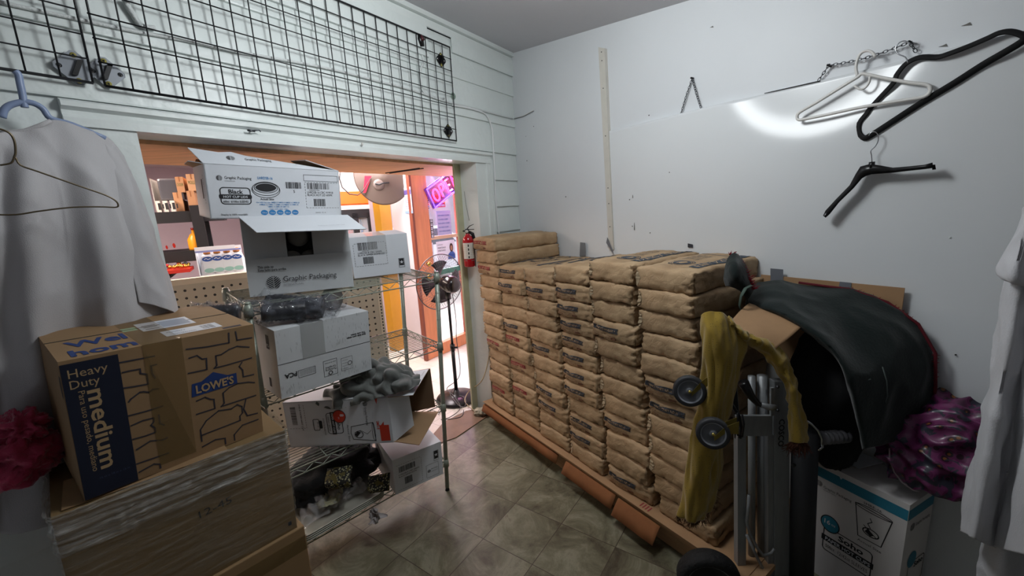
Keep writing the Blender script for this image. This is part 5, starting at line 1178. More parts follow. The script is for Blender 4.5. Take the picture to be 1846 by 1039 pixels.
g = G(); g.hexa([Vector((a.x, TY, 0)), Vector((b.x, TY, 0)), Vector((b.x, TY + .16, 0)), Vector((a.x, TY + .16, 0))], [Vector((a.x, TY, .10)), Vector((b.x, TY, .10)), Vector((b.x, TY + .16, .012)), Vector((a.x, TY + .16, .012))], M_alu); wpart('toe_plate', g, t)

# yellow cloth hung over the truck handle
M_yel = bpy.data.materials.new('mustard_cloth'); M_yel.use_nodes = True
def dotted(m, c1, c2, sc, th, c3=None):
    nt = m.node_tree; b = nt.nodes['Principled BSDF']; b.inputs['Roughness'].default_value = .9; b.inputs['Sheen Weight'].default_value = .25
    tc = nt.nodes.new('ShaderNodeTexCoord'); v = nt.nodes.new('ShaderNodeTexVoronoi'); v.inputs['Scale'].default_value = sc; v.inputs['Randomness'].default_value = .35; nt.links.new(tc.outputs['Object'], v.inputs[0])
    r = nt.nodes.new('ShaderNodeValToRGB'); r.color_ramp.interpolation = 'CONSTANT'; r.color_ramp.elements[0].color = (*lin(c2), 1); r.color_ramp.elements[1].position = th; r.color_ramp.elements[1].color = (*lin(c1), 1)
    nt.links.new(v.outputs['Distance'], r.inputs[0]); nt.links.new(r.outputs[0], b.inputs['Base Color'])
    n = nt.nodes.new('ShaderNodeTexNoise'); n.inputs['Scale'].default_value = 220; bp = nt.nodes.new('ShaderNodeBump'); bp.inputs['Strength'].default_value = .3; nt.links.new(tc.outputs['Object'], n.inputs[0]); nt.links.new(n.outputs['Fac'], bp.inputs['Height']); nt.links.new(bp.outputs[0], b.inputs['Normal'])
dotted(M_yel, '#937823', '#57481C', 120, .17)
def YR(q, yf): return [Yq(x, y, f) for (x, y), f in zip(q, yf)]
t = thing('mustard_cloth', 'mustard yellow cloth with small dots and fringed ends draped over the hand truck', 'cloth', Yq(1260, 940, 1.4))
rows = [YR([(1267, 574), (1274, 564), (1290, 562), (1310, 572), (1342, 612)], (1.45, 1.43, 1.42, 1.42, 1.44)),
        YR([(1266, 620), (1280, 612), (1300, 612), (1322, 618), (1346, 622)], (1.42, 1.38, 1.37, 1.39, 1.43)),
        YR([(1266, 680), (1282, 670), (1300, 666), (1320, 660), (1338, 645)], (1.42, 1.37, 1.36, 1.38, 1.43)),
        YR([(1258, 740), (1272, 735), (1288, 730), (1305, 724), (1319, 714)], (1.42, 1.38, 1.36, 1.38, 1.43)),
        YR([(1246, 800), (1260, 800), (1277, 800), (1292, 798), (1303, 793)], (1.42, 1.38, 1.36, 1.38, 1.43)),
        YR([(1236, 870), (1251, 872), (1269, 874), (1285, 870), (1298, 862)], (1.42, 1.38, 1.37, 1.39, 1.43)),
        YR([(1221, 930), (1235, 938), (1250, 941), (1265, 936), (1280, 918)], (1.42, 1.39, 1.38, 1.40, 1.43))]
g = G(); P = patch(rows, 90, 40, .006, 9, 1.7, ridge=.012, rs=(2, .4)); g.grid(P, M_yel); o = wpart('hanging_end', g, t); solid(o, .005, -1); hem = P[-1]
rows = [YR([(1310, 572), (1345, 600), (1380, 612), (1404, 630), (1422, 658), (1436, 698), (1443, 724), (1451, 765), (1454, 798)], (1.44, 1.43, 1.44, 1.45, 1.44, 1.42, 1.42, 1.41, 1.40)),
        YR([(1318, 582), (1343, 608), (1374, 620), (1396, 640), (1411, 662), (1427, 696), (1431, 723), (1437, 763), (1439, 797)], (1.40, 1.40, 1.41, 1.42, 1.41, 1.39, 1.39, 1.38, 1.37)),
        YR([(1325, 596), (1342, 616), (1366, 630), (1386, 650), (1399, 668), (1418, 698), (1421, 723), (1423, 764), (1425, 797)], (1.44, 1.44, 1.45, 1.46, 1.45, 1.43, 1.43, 1.41, 1.40))]
g = G(); P = patch(rows, 16, 90, .006, 12, 4.7, ridge=.010, rs=(1.5, .8)); g.grid(P, M_yel); o = wpart('folded_end', g, t); solid(o, .005, -1); hem2 = [r[-1] for r in P]
M_fr = mat('brown_fringe', '#4A3018', .9)
rnd = random.Random(8)
def fringe(g, line, n, l0, m, dirn=(0, 0, -1), r=.0012, spread=.02):
    for k in range(n):
        p = line[int(rnd.random() * (len(line) - 1))]; d_ = Vector(dirn) + Vector((rnd.uniform(-.5, .5), rnd.uniform(-.5, .5), rnd.uniform(-.2, .2)))
        l = l0 * rnd.uniform(.5, 1.1); g.tube([p, p + d_ * l * .5 + Vector((rnd.uniform(-1, 1), 0, 0)) * spread * .2, p + d_ * l + Vector((rnd.uniform(-1, 1), rnd.uniform(-1, 1), 0)) * spread * .4], [r, r, r * .5], m, 4)
g = G(); fringe(g, hem, 110, .032, M_fr); e = Yq(1283, 905, 1.42); fringe(g, [e + Vector((0, 0, .1 * k / 10)) for k in range(-2, 10)], 50, .03, M_fr, (.7, 0, -.5)); f_ = wpart('fringe', g, t); f_['kind'] = 'stuff'
g = G(); fringe(g, hem2, 120, .045, mat('rust_fringe', '#4E2A1C', .9), r=.0016, spread=.06); f_ = wpart('fringe', g, t); f_['kind'] = 'stuff'

# dark coat with red fringe
M_coat = mat('dark_green_waxed_cloth', '#182120', .85, spec=.2, bump=.15, bscale=90, sheen=.15, var=.12, vscale=4); M_shade = mat('black_shade', '#0B0B0D', .95)
M_rf = mat('crimson_fringe', '#7A1020', .9)
t = thing('coat', 'dark green coat with crimson fringe trim heaped against the right wall', 'coat', Rq(1560, 760, .3))
rows = [[Rq(x, y, w) for x, y, w in r] for r in (
    [(1352, 512, .10), (1400, 507, .08), (1460, 515, .06), (1530, 523, .06), (1600, 548, .06), (1655, 588, .06), (1684, 640, .06), (1684, 700, .06), (1674, 765, .06)],
    [(1350, 520, .20), (1400, 516, .20), (1456, 530, .20), (1520, 552, .20), (1580, 580, .20), (1632, 622, .18), (1652, 680, .16), (1650, 730, .15), (1640, 785, .15)],
    [(1348, 532, .30), (1395, 538, .34), (1442, 556, .35), (1496, 588, .35), (1546, 630, .34), (1584, 680, .32), (1600, 730, .28), (1602, 770, .26), (1598, 800, .25)],
    [(1346, 545, .36), (1390, 556, .44), (1432, 575, .47), (1473, 602, .48), (1508, 638, .48), (1534, 684, .46), (1548, 732, .42), (1556, 772, .38), (1562, 808, .36)],
    [(1346, 552, .34), (1390, 562, .41), (1430, 582, .44), (1470, 610, .44), (1503, 645, .43), (1528, 690, .41), (1542, 736, .38), (1550, 775, .34), (1556, 812, .32)])]
g = G(); P = patch(rows, 70, 120, .009, 4, 2.1, ridge=.008, rs=(1.3, .8)); g.grid(P, M_coat); o = wpart('body', g, t); solid(o, .004, -1); back = P[1]
g = G(); rows = [[Rq(x, y, w) for x, y, w in r] for r in (
    [(1316, 462, .42), (1324, 458, .40), (1334, 466, .38), (1344, 484, .38), (1352, 505, .36), (1358, 522, .34)],
    [(1308, 480, .44), (1318, 474, .47), (1328, 478, .48), (1338, 494, .46), (1348, 512, .43), (1354, 528, .40)],
    [(1306, 500, .44), (1316, 496, .50), (1326, 500, .51), (1336, 510, .48), (1345, 522, .45), (1350, 536, .42)],
    [(1309, 516, .42), (1318, 516, .46), (1328, 520, .46), (1337, 526, .44), (1344, 536, .42), (1348, 548, .38)])]
g.grid(patch(rows, 30, 40, .005, 14, 6), M_coat); o = wpart('sleeve', g, t); solid(o, .004, -1)
g = G(); ed = [Rq(1316 + 42 * k / 20, 461 + 3 * k + (k > 10) * (k - 10) * .6 - 3 * sin(k / 20 * pi), .40) for k in range(21)]; fringe(g, ed, 330, .028, M_rf, (.35, -.3, .55), .0013, .01)
ed = [back[int(k)] for k in range(40, 118, 2)]; fringe(g, ed, 260, .016, M_rf, (.2, .0, .35), .0013, .01)
ed = [Rq(1684 - k * .5, 640 + k * 6.5, .07) for k in range(22)]; fringe(g, ed, 160, .018, M_rf, (.5, 0, 0), .0013, .01)
f_ = wpart('fringe', g, t); f_['kind'] = 'stuff'
g = G(); g.tube([Rq(x, y, w) + Vector((0, 0, .006)) for x, y, w in ((1440, 512, .07), (1490, 519, .07), (1530, 524, .07), (1600, 548, .07), (1655, 587, .07), (1686, 640, .07), (1686, 700, .07), (1676, 762, .07))], .0055, mat('dark_red_edging', '#5A0E1A', .9), 8); wpart('red_edging', g, t)
g = G(); P = [Rq(*q) for q in ((1354, 515, .44), (1344, 520, .48), (1336, 534, .50), (1333, 552, .48), (1336, 562, .46))]; g.tube(P, .008, mat('green_strap', '#4B5B52', .8), 8, flat=.35); wpart('strap', g, t)
g = G(); P = [Rq(*q) for q in ((1591, 662, .33), (1599, 688, .32), (1600, 715, .31), (1592, 735, .31), (1582, 745, .31), (1566, 742, .33), (1556, 730, .35), (1550, 690, .40), (1570, 684, .39))]; g.tube(P, .002, mat('grey_piping', '#4E5654', .8), 5); wpart('pocket_edge', g, t)
# black mass added as shade under the coat, cardboard piece, grey roll, coiled hose
g = G(); c = Rq(1492, 705, .22); blob(c, .15, .18, .30, M_shade, g, .12, 2, 5, 30, .05); c2_ = Rq(1530, 860, .12); blob(c2_ , .12, .12, .22, M_shade, g, .1, 2, 8, 20, .05)
g2 = G(); blob(Rq(1500, 712, .22), .155, .17, .31, M_shade, g2, .12, 2, 5, 30, .05); solo('black_filler', g2, 'large black mass added as shade under the dark coat', 'bag')
g = G(); P = [[Rq(1350, 548, .40), Rq(1400, 565, .42), Rq(1452, 584, .44)], [Rq(1333, 563, .50), Rq(1378, 585, .53), Rq(1426, 607, .52)], [Rq(1317, 581, .60), Rq(1355, 606, .63), Rq(1396, 631, .60)]]
g.grid(patch(P, 12, 12), M_brd); o = solo('cardboard_piece', g, 'square brown cardboard flap poking out under the dark coat', 'cardboard'); solid(o, .004, -1)
t = thing('grey_roll', 'dark grey upright roll standing between the hand truck and the cup carton', 'roll', Yq(1446, 900, 1.42) * 1)
a, b = Yq(1452, 775, 1.46), Yq(1444, 1030, 1.46); d_ = (b - a).normalized(); b = a + d_ * (a.z / -d_.z)
g = G(); g.tube([a, a.lerp(b, .5), b], .045, mat('dark_grey_vinyl', '#2A2B2E', .6, bump=.1, bscale=20), 24); wpart('roll', g, t)
g = G(); p = Yq(1430, 838, 1.41); g.tube([p, p + Vector((0, -.006, 0))], .008, M_blkg, 10); wpart('eyelet', g, t)
t = thing('coiled_hose', 'short black ribbed hose with a bent chrome end above the cup carton', 'hose', Yq(1510, 790, 1.45))
a, b = Yq(1482, 790, 1.42), Yq(1575, 782, 1.50); g = G(); n = 60; g.tube([a.lerp(b, k / n) for k in range(n + 1)], [.022 + .005 * sin(k * 2 * pi / 5) for k in range(n + 1)], mat('ribbed_black_rubber', '#5A5A5E', .3), 16); wpart('ribbed_sleeve', g, t)
g = G(); g.tube([Yq(*q, 1.42) for q in ((1452, 758), (1462, 764), (1474, 776), (1481, 790), (1482, 806), (1474, 812))], .006, M_chrome, 10); wpart('chrome_bend', g, t)

# cup carton at the lower right
A0, B0 = atz(1468, 828, .55), atz(1633, 908, .55); ex = (B0 - A0).normalized(); ey = Vector((-ex.y, ex.x, 0))
w, d, h = .327, .195, .55
T, g = carton('paper_cup_carton', 'white and teal carton of 16 oz paper hot cups standing at the lower right', fr(Vector((A0.x, A0.y, 0)), ex, ey), w, d, h, mat('white_carton_clean', '#D6D2D0', .55, bump=.03, bscale=25))
M_teal = mat('teal_print', '#2C7D96', .55)
f = front(g)
f.rect(.001, h - .068, w - .001, h - .024, M_teal); f.poly([(.10, h - .024), (.112, h - .024), (.106, h - .034)], M_wht, .0004)
f.logo(.028, h - .10, .014, M_pk); f.text('Graphic Packaging', .046, h - .112, .012, M_pk, w=.105); f.text('INTERNATIONAL', .046, h - .122, .005, M_pg, w=.05)
f.line([(.165, h - .10), (.285, h - .105), (.262, h - .235), (.185, h - .24)], .0032, M_pk, True); f.ring(.225, h - .103, .060, .010, .003, M_pk); f.text('SMRE-16', .19, h - .088, .010, M_pk, w=.06); f.text('Actual Size', .185, h - .262, .010, M_pk, w=.08)
f.ring(.225, h - .20, .026, .016, .004, M_pk); f.poly([(.205, h - .205), (.215, h - .185), (.235, h - .205), (.225, h - .215)], M_pk); f.line([(.222, h - .18), (.212, h - .165), (.225, h - .15), (.218, h - .138)], .003, M_pk); f.line([(.20, h - .18), (.245, h - .21)], .003, M_pk)
f.disc(.085, h - .265, .034, .036, M_teal, dz=.0008); f.ring(.085, h - .265, .035, .037, .004, M_pk, dz=.0009); f.text('16', .058, h - .27, .020, M_wht, dz=.0016, bold=.02); f.text('oz', .090, h - .267, .012, M_wht, dz=.0016)
f.rrect(.065, h - .40, .24, h - .285, .014, .004, M_pk); f.text('Soho', .12, h - .318, .024, M_pk, w=.09, bold=.03); f.rect(.058, h - .355, .247, h - .328, M_pk, dz=.0006); f.text('PAPER HOT CUPS', .072, h - .350, .016, M_wht, w=.165, dz=.0014, bold=.02); f.text('500ct  12/42ct SLEEVES', .075, h - .385, .016, M_pk, w=.155)
rf_ = Face(g, fr((w, 0, 0), (0, 1, 0), (0, 0, 1)), .0008)
rf_.rect(.001, h - .068, d - .001, h - .024, M_teal); rf_.logo(.045, h - .11, .017, M_pk); rf_.text('Graphic Packaging', .068, h - .115, .013, M_pk, w=.11); rf_.disc(.08, h - .27, .034, .036, M_teal, dz=.0006); rf_.rrect(.06, h - .40, .185, h - .285, .014, .004, M_pk); rf_.text('Soho', .105, h - .318, .024, M_pk, w=.07, bold=.03)
bevel(obj('body', g, T), .003)
g = flapg([(0.0, d * .45, h + .002), (.13, d * .40, h + .004), (.16, d * .98, h + .012), (.02, d, h + .012)], M_wht, M_inn); obj('top_flap', g, T)

# pink floral cloth in film behind it
M_flo = bpy.data.materials.new('pink_floral'); M_flo.use_nodes = True
nt = M_flo.node_tree; bs = nt.nodes['Principled BSDF']; bs.inputs['Roughness'].default_value = .45; bs.inputs['Coat Weight'].default_value = .22; bs.inputs['Coat Roughness'].default_value = .15
tc = nt.nodes.new('ShaderNodeTexCoord'); last = None
v = nt.nodes.new('ShaderNodeTexVoronoi'); v.inputs['Scale'].default_value = 26; nt.links.new(tc.outputs['Object'], v.inputs[0])
nz = nt.nodes.new('ShaderNodeTexNoise'); nz.inputs['Scale'].default_value = 19; nz.inputs['Detail'].default_value = 4; nz.inputs['Distortion'].default_value = 1.5; nt.links.new(tc.outputs['Object'], nz.inputs[0])
r1 = nt.nodes.new('ShaderNodeValToRGB'); r1.color_ramp.interpolation = 'CONSTANT'; e = r1.color_ramp.elements; e[0].color = (*lin('#7A4A20'), 1); e[1].position = .16; e[1].color = (*lin('#220716'), 1); x = e.new(.30); x.color = (*lin('#561744'), 1); x = e.new(.48); x.color = (*lin('#6C2A58'), 1)
nt.links.new(v.outputs['Distance'], r1.inputs[0])
r2 = nt.nodes.new('ShaderNodeValToRGB'); r2.color_ramp.interpolation = 'CONSTANT'; e = r2.color_ramp.elements; e[0].color = (0, 0, 0, 1); e[1].position = .56; e[1].color = (1, 1, 1, 1); nt.links.new(nz.outputs['Fac'], r2.inputs[0])
mx = nt.nodes.new('ShaderNodeMix'); mx.data_type = 'RGBA'; nt.links.new(r2.outputs[0], mx.inputs[0]); nt.links.new(r1.outputs[0], mx.inputs[6]); mx.inputs[7].default_value = (*lin('#2E2E3C'), 1); nt.links.new(mx.outputs[2], bs.inputs['Base Color'])
rows = [[Rq(x, y, w) for x, y, w in r] for r in (
    [(1580, 770, .10), (1640, 725, .04), (1690, 702, .04), (1740, 712, .04), (1800, 735, .04), (1850, 760, .04)],
    [(1570, 785, .16), (1620, 765, .16), (1675, 750, .18), (1730, 752, .18), (1790, 775, .16), (1850, 800, .14)],
    [(1572, 805, .20), (1612, 808, .22), (1665, 800, .24), (1720, 806, .24), (1780, 822, .22), (1850, 845, .20)],
    [(1588, 832, .22), (1622, 850, .24), (1668, 852, .27), (1722, 858, .26), (1780, 872, .24), (1850, 895, .22)],
    [(1600, 850, .22), (1632, 876, .24), (1676, 888, .26), (1724, 902, .25), (1780, 925, .22), (1850, 950, .20)])]
g = G(); g.grid(patch(rows, 70, 90, .022, 9, 3.9, ridge=.03), M_flo); solo('floral_cloth', g, 'shiny pink floral cloth heaped behind the cup carton', 'cloth')
g = G(); P = [Rq(*q) for q in ((1603, 808, .235), (1604, 830, .25), (1612, 852, .265), (1626, 870, .27), (1645, 884, .27), (1658, 888, .26))]; g.tube(P, .0035, mat('pale_band', '#8F7F84', .6), 8, flat=.4); solo('hanger_band', g, 'thin pale curved band lying on the pink floral cloth', 'band')

# white garment hanging at the right edge
M_wcl = mat('white_cotton', '#C4C4C8', .85, sheen=.2, bump=.2, bscale=280, var=.03, vscale=3)
t = thing('white_garment', 'white cotton garment hanging at the right edge of the view', 'garment', Rq(1780, 970, .5))
rows = [[Rq(x, y, w) for x, y, w in r] for r in (
    [(1846, 375, .50), (1862, 360, .54), (1885, 350, .50), (1920, 340, .54)],
    [(1826, 432, .50), (1846, 430, .56), (1876, 428, .51), (1920, 425, .55)],
    [(1802, 488, .51), (1828, 498, .57), (1862, 508, .52), (1920, 515, .56)],
    [(1808, 496, .50), (1834, 508, .55), (1868, 518, .50), (1920, 526, .55)])]
g = G(); g.grid(patch(rows, 50, 40, .006, 7, 1.1, ridge=.008), M_wcl); o = wpart('upper_layer', g, t); solid(o, .004, -1)
rows = [[Rq(x, y, w) for x, y, w in r] for r in (
    [(1822, 500, .44), (1840, 500, .50), (1862, 500, .46), (1890, 500, .52), (1930, 500, .48)],
    [(1800, 610, .44), (1822, 612, .51), (1850, 612, .45), (1885, 612, .52), (1930, 612, .47)],
    [(1776, 725, .44), (1800, 728, .52), (1834, 730, .45), (1875, 730, .53), (1930, 730, .47)],
    [(1752, 845, .43), (1778, 850, .53), (1816, 852, .44), (1864, 854, .54), (1930, 855, .47)],
    [(1728, 952, .43), (1756, 972, .54), (1792, 985, .44), (1850, 1000, .55), (1930, 1005, .47)])]
g = G(); g.grid(patch(rows, 90, 70, .008, 6, 4.2, ridge=.010, rs=(2, .6)), M_wcl); o = wpart('skirt', g, t); solid(o, .004, -1)
rows = [[Rq(x, y, w) for x, y, w in r] for r in (
    [(1790, 850, .40), (1820, 850, .44), (1860, 850, .40), (1930, 850, .44)],
    [(1772, 960, .38), (1808, 960, .44), (1856, 960, .38), (1930, 960, .44)],
    [(1762, 1060, .38), (1802, 1060, .44), (1850, 1060, .38), (1930, 1060, .44)])]
g = G(); g.grid(patch(rows, 40, 40, .006, 8, 7, ridge=.006), M_wcl); o = wpart('lining', g, t); solid(o, .004, -1)
# ================================================================== the shop beyond the opening
GD, GN = Vector((.855, .519, 0)), Vector((.519, -.855, 0))
def Gq(x, y, D): return hit(x, y, GN, -D)
def P_(s, D, z): return GD * s - GN * D + Vector((0, 0, z))
def gbox(g, s0, s1, D0, D1, z0, z1, m): g.hexa([P_(s0, D0, z0), P_(s1, D0, z0), P_(s1, D1, z0), P_(s0, D1, z0)], [P_(s0, D0, z1), P_(s1, D0, z1), P_(s1, D1, z1), P_(s0, D1, z1)], m)
def rectG(x0, y0, x1, y1, D):
    a, b = Gq(x0, y1, D), Gq(x1, y0, D); return GD.dot(a), GD.dot(b), a.z, b.z
M_cream = mat('cream_metal', '#C9BFA8', .4); M_blkm = mat('black_rack_metal', '#17171B', .5); M_kcar = mat('kraft_carton_far', '#A87C58', .75, var=.08, vscale=6)
M_peg = bpy.data.materials.new('pegboard'); M_peg.use_nodes = True
def pegmat(m, c, hole, s=.0254):
    nt = m.node_tree; b = nt.nodes['Principled BSDF']; b.inputs['Roughness'].default_value = .55; tc = nt.nodes.new('ShaderNodeTexCoord'); sx = nt.nodes.new('ShaderNodeSeparateXYZ'); nt.links.new(tc.outputs['Object'], sx.inputs[0])
    def M2(op, a, v):
        n = nt.nodes.new('ShaderNodeMath'); n.operation = op
        if hasattr(a, 'links'): nt.links.new(a, n.inputs[0])
        else: n.inputs[0].default_value = a
        if hasattr(v, 'links'): nt.links.new(v, n.inputs[1])
        else: n.inputs[1].default_value = v
        return n.outputs[0]
    fx = M2('SUBTRACT', M2('FRACT', M2('DIVIDE', sx.outputs[0], s), 0), .5); fz = M2('SUBTRACT', M2('FRACT', M2('DIVIDE', sx.outputs[2], s), 0), .5)
    r = M2('SQRT', M2('ADD', M2('MULTIPLY', fx, fx), M2('MULTIPLY', fz, fz)), 0); lt = M2('LESS_THAN', r, .16)
    mx = nt.nodes.new('ShaderNodeMix'); mx.data_type = 'RGBA'; nt.links.new(lt, mx.inputs[0]); mx.inputs[6].default_value = (*lin(c), 1); mx.inputs[7].default_value = (*lin(hole), 1); nt.links.new(mx.outputs[2], b.inputs['Base Color'])
pegmat(M_peg, '#B5AE9A', '#161512', .0508)
# nearest gondola, seen from its back
t = thing('gondola_shelf', 'cream pegboard shop gondola standing just behind the wire shelving', 'shop shelving', M=fr(P_(.792, 3.363, 0), GD, -GN, (0, 0, 1)))
g = G(); g.box((-2.5, 0, .02), (-.035, .04, 1.335), M_peg); obj('pegboard_panel', g, t)
g = G(); g.box((-2.5, -.008, 1.335), (0, .05, 1.372), M_cream); obj('top_rail', g, t)
g = G(); g.box((-.035, -.004, 0), (0, .045, 1.34), M_cream)
for k in range(50): g.box((-.022, -.0055, .03 + k * .026), (-.012, -.003, .043 + k * .026), M_gap)
obj('upright', g, t)
g = G(); g.box((-2.5, .045, .0), (0, .45, .12), M_cream); obj('base_shelf', g, t)
g = G(); blob(P_(-.62, 3.37, 1.385), .07, .03, .018, mat('crumpled_paper', '#C9BCB4', .8), g, .4, 3, 2, 14, .3); solo('paper_scrap', g, 'crumpled paper scraps lying on the gondola top rail', 'paper')

# second gondola with bottles
D2 = 4.15; s0, s1, z0, z1 = rectG(352, 494, 438, 450, D2)
t = thing('gondola_shelf', 'pale pegboard gondola end further back, carrying the white bottles', 'shop shelving', M=fr(P_(s0, D2, 0), GD, -GN, (0, 0, 1)))
g = G(); g.box((0.03, 0.16, .05), (1.0, .19, z1 - .03), M_peg); obj('pegboard_panel', g, t)
g = G(); g.box((0, 0, z1 - .035), (1.0, .35, z1), M_cream); obj('top_shelf', g, t)
g = G(); g.box((0, 0.0, 0), (.035, .20, z1 - .03), M_cream); obj('upright', g, t)
zt2 = z1; g_ = GD
M_bot = mat('white_bottle', '#CFD3D8', .35); M_lab = mat('blue_oval_label', '#2A4E94', .5); M_aq = mat('aqua_label', '#7FA9A0', .5); M_ora = mat('amber_cap', '#B8763C', .5)
sw = (s1 - s0) / 4.2
for k in range(4):
    t = thing('lotion_bottle', 'white bottle with blue oval label, %s of four in the carrier' % ('leftmost', 'second from left', 'third from left', 'rightmost')[k], 'bottle', M=fr(P_(s0 + .06 + k * sw, D2 + .10, zt2 + .002), GD, -GN, (0, 0, 1)), group='bottles in the carrier')
    g = G(); M1 = Matrix.Scale(.6, 4, (0, 1, 0)); g.lathe([(.062, 0), (.066, .02), (.058, .10), (.045, .15), (.040, .17), (.025, .185)], M_bot, 22, M1); obj('bottle', g, t)
    g = G(); g.lathe([(.024, .185), (.024, .215), (.02, .22)], M_ora, 16); obj('cap', g, t)
    g = G(); f = Face(g, fr((0, -.0405, 0), (1, 0, 0), (0, 0, 1)), 0); f.rect(-.034, .03, .034, .135, mat('label_pale', '#BCC6CC', .5)); f.disc(0, .145, .036, .020, M_lab, dz=.0004); f.line([(-.02, .145), (-.008, .152), (.004, .142), (.02, .148)], .005, M_bot, dz=.001); f.disc(0, .05, .034, .018, M_aq, dz=.0004); obj('label', g, t)
t = thing('bottle_carrier', 'low white printed carton holding four bottles', 'box', M=fr(P_(s0 - .01, D2 + .03, zt2), GD, -GN, (0, 0, 1)))
g = G(); g.box((0, 0, 0), (4 * sw + .04, .004, .02), M_wht); g.box((0, .14, 0), (4 * sw + .04, .144, .24), M_wht); g.box((0, 0, 0), (.004, .14, .21), M_wht); obj('tray', g, t)
g = G()
for k in range(4): g.box((.0 + k * sw, .0, .22), (.07 + k * sw, .012, .25), M_wht)
g.box((0, .0, .205), (4 * sw + .04, .012, .22), mat('lilac_print', '#7C86B8', .6)); obj('neck_band', g, t)

# black rack at the back left with goods
D3 = 4.9
s0, s1, zA0, zA1 = rectG(250, 402, 347, 382, D3); _, _, zB0, zB1 = rectG(250, 478, 347, 452, D3)
zA = (zA0 + zA1) / 2; zB = (zB0 + zB1) / 2
t = thing('shop_rack', 'black metal shop rack at the back left of the shop', 'rack', M=fr(P_(s0, D3, 0), GD, -GN, (0, 0, 1)))
wR = s1 - s0
for z in (zA, zB, .35):
    g = G(); g.box((-1.2, 0, z - .05), (wR + .25, .5, z + .05), M_blkm); obj('shelf', g, t)
for x in (wR, wR - 1.3): 
    for y in (-.02, .46): g = G(); g.box((x, y, 0), (x + .09, y + .05, zA + .10), M_blkm); obj('post', g, t)
g = G(); g.tube([(wR - .5, -.01, zB - .06), (wR - .1, -.01, zB - .35)], .02, M_blkm, 8); g.tube([(wR - .1, -.01, zB - .06), (wR - .5, -.01, zB - .35)], .02, M_blkm, 8); obj('cross_brace', g, t)
RM = t.matrix_basis
def goods(name, label, cat, x0, y0, x1, y1, dd, m, group=None, base=None):
    a0, a1, b0, b1 = rectG(x0, y1, x1, y0, D3 - dd)
    a0, a1 = a0 - s0, a1 - s0
    a0_, a1_, q0, q1 = rectG(x0, y1, x1, y0, D3 - dd)
    z0 = base if base is not None else min(q0, q1); 
    g = G(); g.box((a0, -dd + .10, z0), (a1, -dd + .10 + .22, z0 + abs(rectG(x0, y1, x1, y0, D3)[3] - rectG(x0, y1, x1, y0, D3)[2])), m)
    tt = thing(name, label, cat, M=RM @ Matrix.Translation((0, 0, 0)), group=group); return tt, g
def cart(label, x0, y0, x1, y1, m, base, txt=None, group='cartons on the black rack'):
    a0, a1, q0, q1 = rectG(x0, y1, x1, y0, D3)
    h = abs(q1 - q0); W_ = a1 - a0
    tt = thing('shop_carton', label, 'box', M=RM @ Matrix.Translation((a0 - s0, .04, base)), group=group)
    g = G(); g.box((0, 0, 0), (W_, .35, h), m); f = front(g, .001)
    if txt: f.text(txt, W_ * .1, h * .4, h * .2, mat('carton_green_ink', '#5A6A3A', .7), w=W_ * .8)
    obj('body', g, tt); g = G(); g.box((W_ * .45, -.002, h * .7), (W_ * .55, .35, h + .002), M_brdr); obj('tape', g, tt); return base + h
b1 = cart('lower kraft carton of the pair, left on the rack top', 310, 350, 333, 384, M_kcar, zA + .05)
cart('upper kraft carton, left on the rack top', 314, 322, 334, 350, M_kcar, b1, 'CHICKEN')
b2 = cart('lower kraft carton, right on the rack top', 335, 348, 356, 384, M_kcar, zA + .05)
cart('upper kraft carton with green print, right on the rack top', 334, 318, 358, 348, mat('kraft_carton_pale', '#B48A66', .75), b2, 'PICKLES')
cart('white carton at the far left of the rack top', 268, 322, 281, 384, mat('white_far', '#BFB9B2', .6), zA + .05, None)
t = thing('plastic_pack', 'grey shrink-wrapped pack on the rack top beside the kraft cartons', 'pack', M=RM @ Matrix.Translation((rectG(283, 384, 308, 340, D3)[0] - s0, .05, zA + .15)))
g = G(); g.box((0, 0, 0), (.18, .3, .20), mat('grey_shrink', '#4A4A50', .15, coat=.6)); o = obj('pack', g, t); bevel(o, .02, 3)
for k in range(3):
    xx = 280 + k * 13; a0 = rectG(xx, 384, xx + 12, 366, D3)
    t = thing('small_carton', 'small white printed box, %s of three in front of the shrink-wrapped pack' % ('left', 'middle', 'right')[k], 'box', M=RM @ Matrix.Translation((a0[0] - s0, .0, zA + .05)), group='small boxes on the rack')
    g = G(); g.box((0, 0, 0), (a0[1] - a0[0], .05, .10), mat('white_far2', '#C9C3BC', .6)); f = front(g, .001); f.rect(.015, .02, .035, .08, M_pk); f.rect(.045, .03, .055, .07, M_pk); obj('body', g, t)
# goods on the middle shelf: bright packs and a yellow bottle
M_rpk = mat('red_pack', '#A02018', .4); M_ypk = mat('yellow_pack', '#D8921E', .35); M_tan = mat('tan_pack', '#B98C5A', .5)
for k, (x0, x1, y0, m, lb) in enumerate(((262, 276, 425, M_ypk, 'orange pack at the left end of the middle rack shelf'), (277, 291, 421, M_rpk, 'red and yellow pack on the middle rack shelf'), (293, 304, 432, mat('white_toy', '#C8C0BA', .6), 'small white figure pack on the middle rack shelf'), (305, 319, 428, M_tan, 'tan box on the middle rack shelf'))):
    a0, a1, q0, q1 = rectG(x0, 450, x1, y0, D3)
    t = thing('snack_pack', lb, 'pack', M=RM @ Matrix.Translation((a0 - s0, .04, zB + .05)), group='packs on the middle rack shelf')
    g = G(); hh = q1 - q0; W_ = a1 - a0; g.hexa([(0, 0, 0), (W_, 0, 0), (W_, .08, 0), (0, .08, 0)], [(0, .03, hh), (W_, .03, hh), (W_, .05, hh), (0, .05, hh)], m)
    f = Face(g, fr((0, 0, 0), (1, 0, 0), (0, .03, hh)), .002); f.disc(W_ * .5, hh * .5, W_ * .3, hh * .2, M_ypk if m is M_rpk else M_rpk); o = obj('pack', g, t); bevel(o, .008)
a0 = rectG(335, 450, 345, 420, D3)[0]
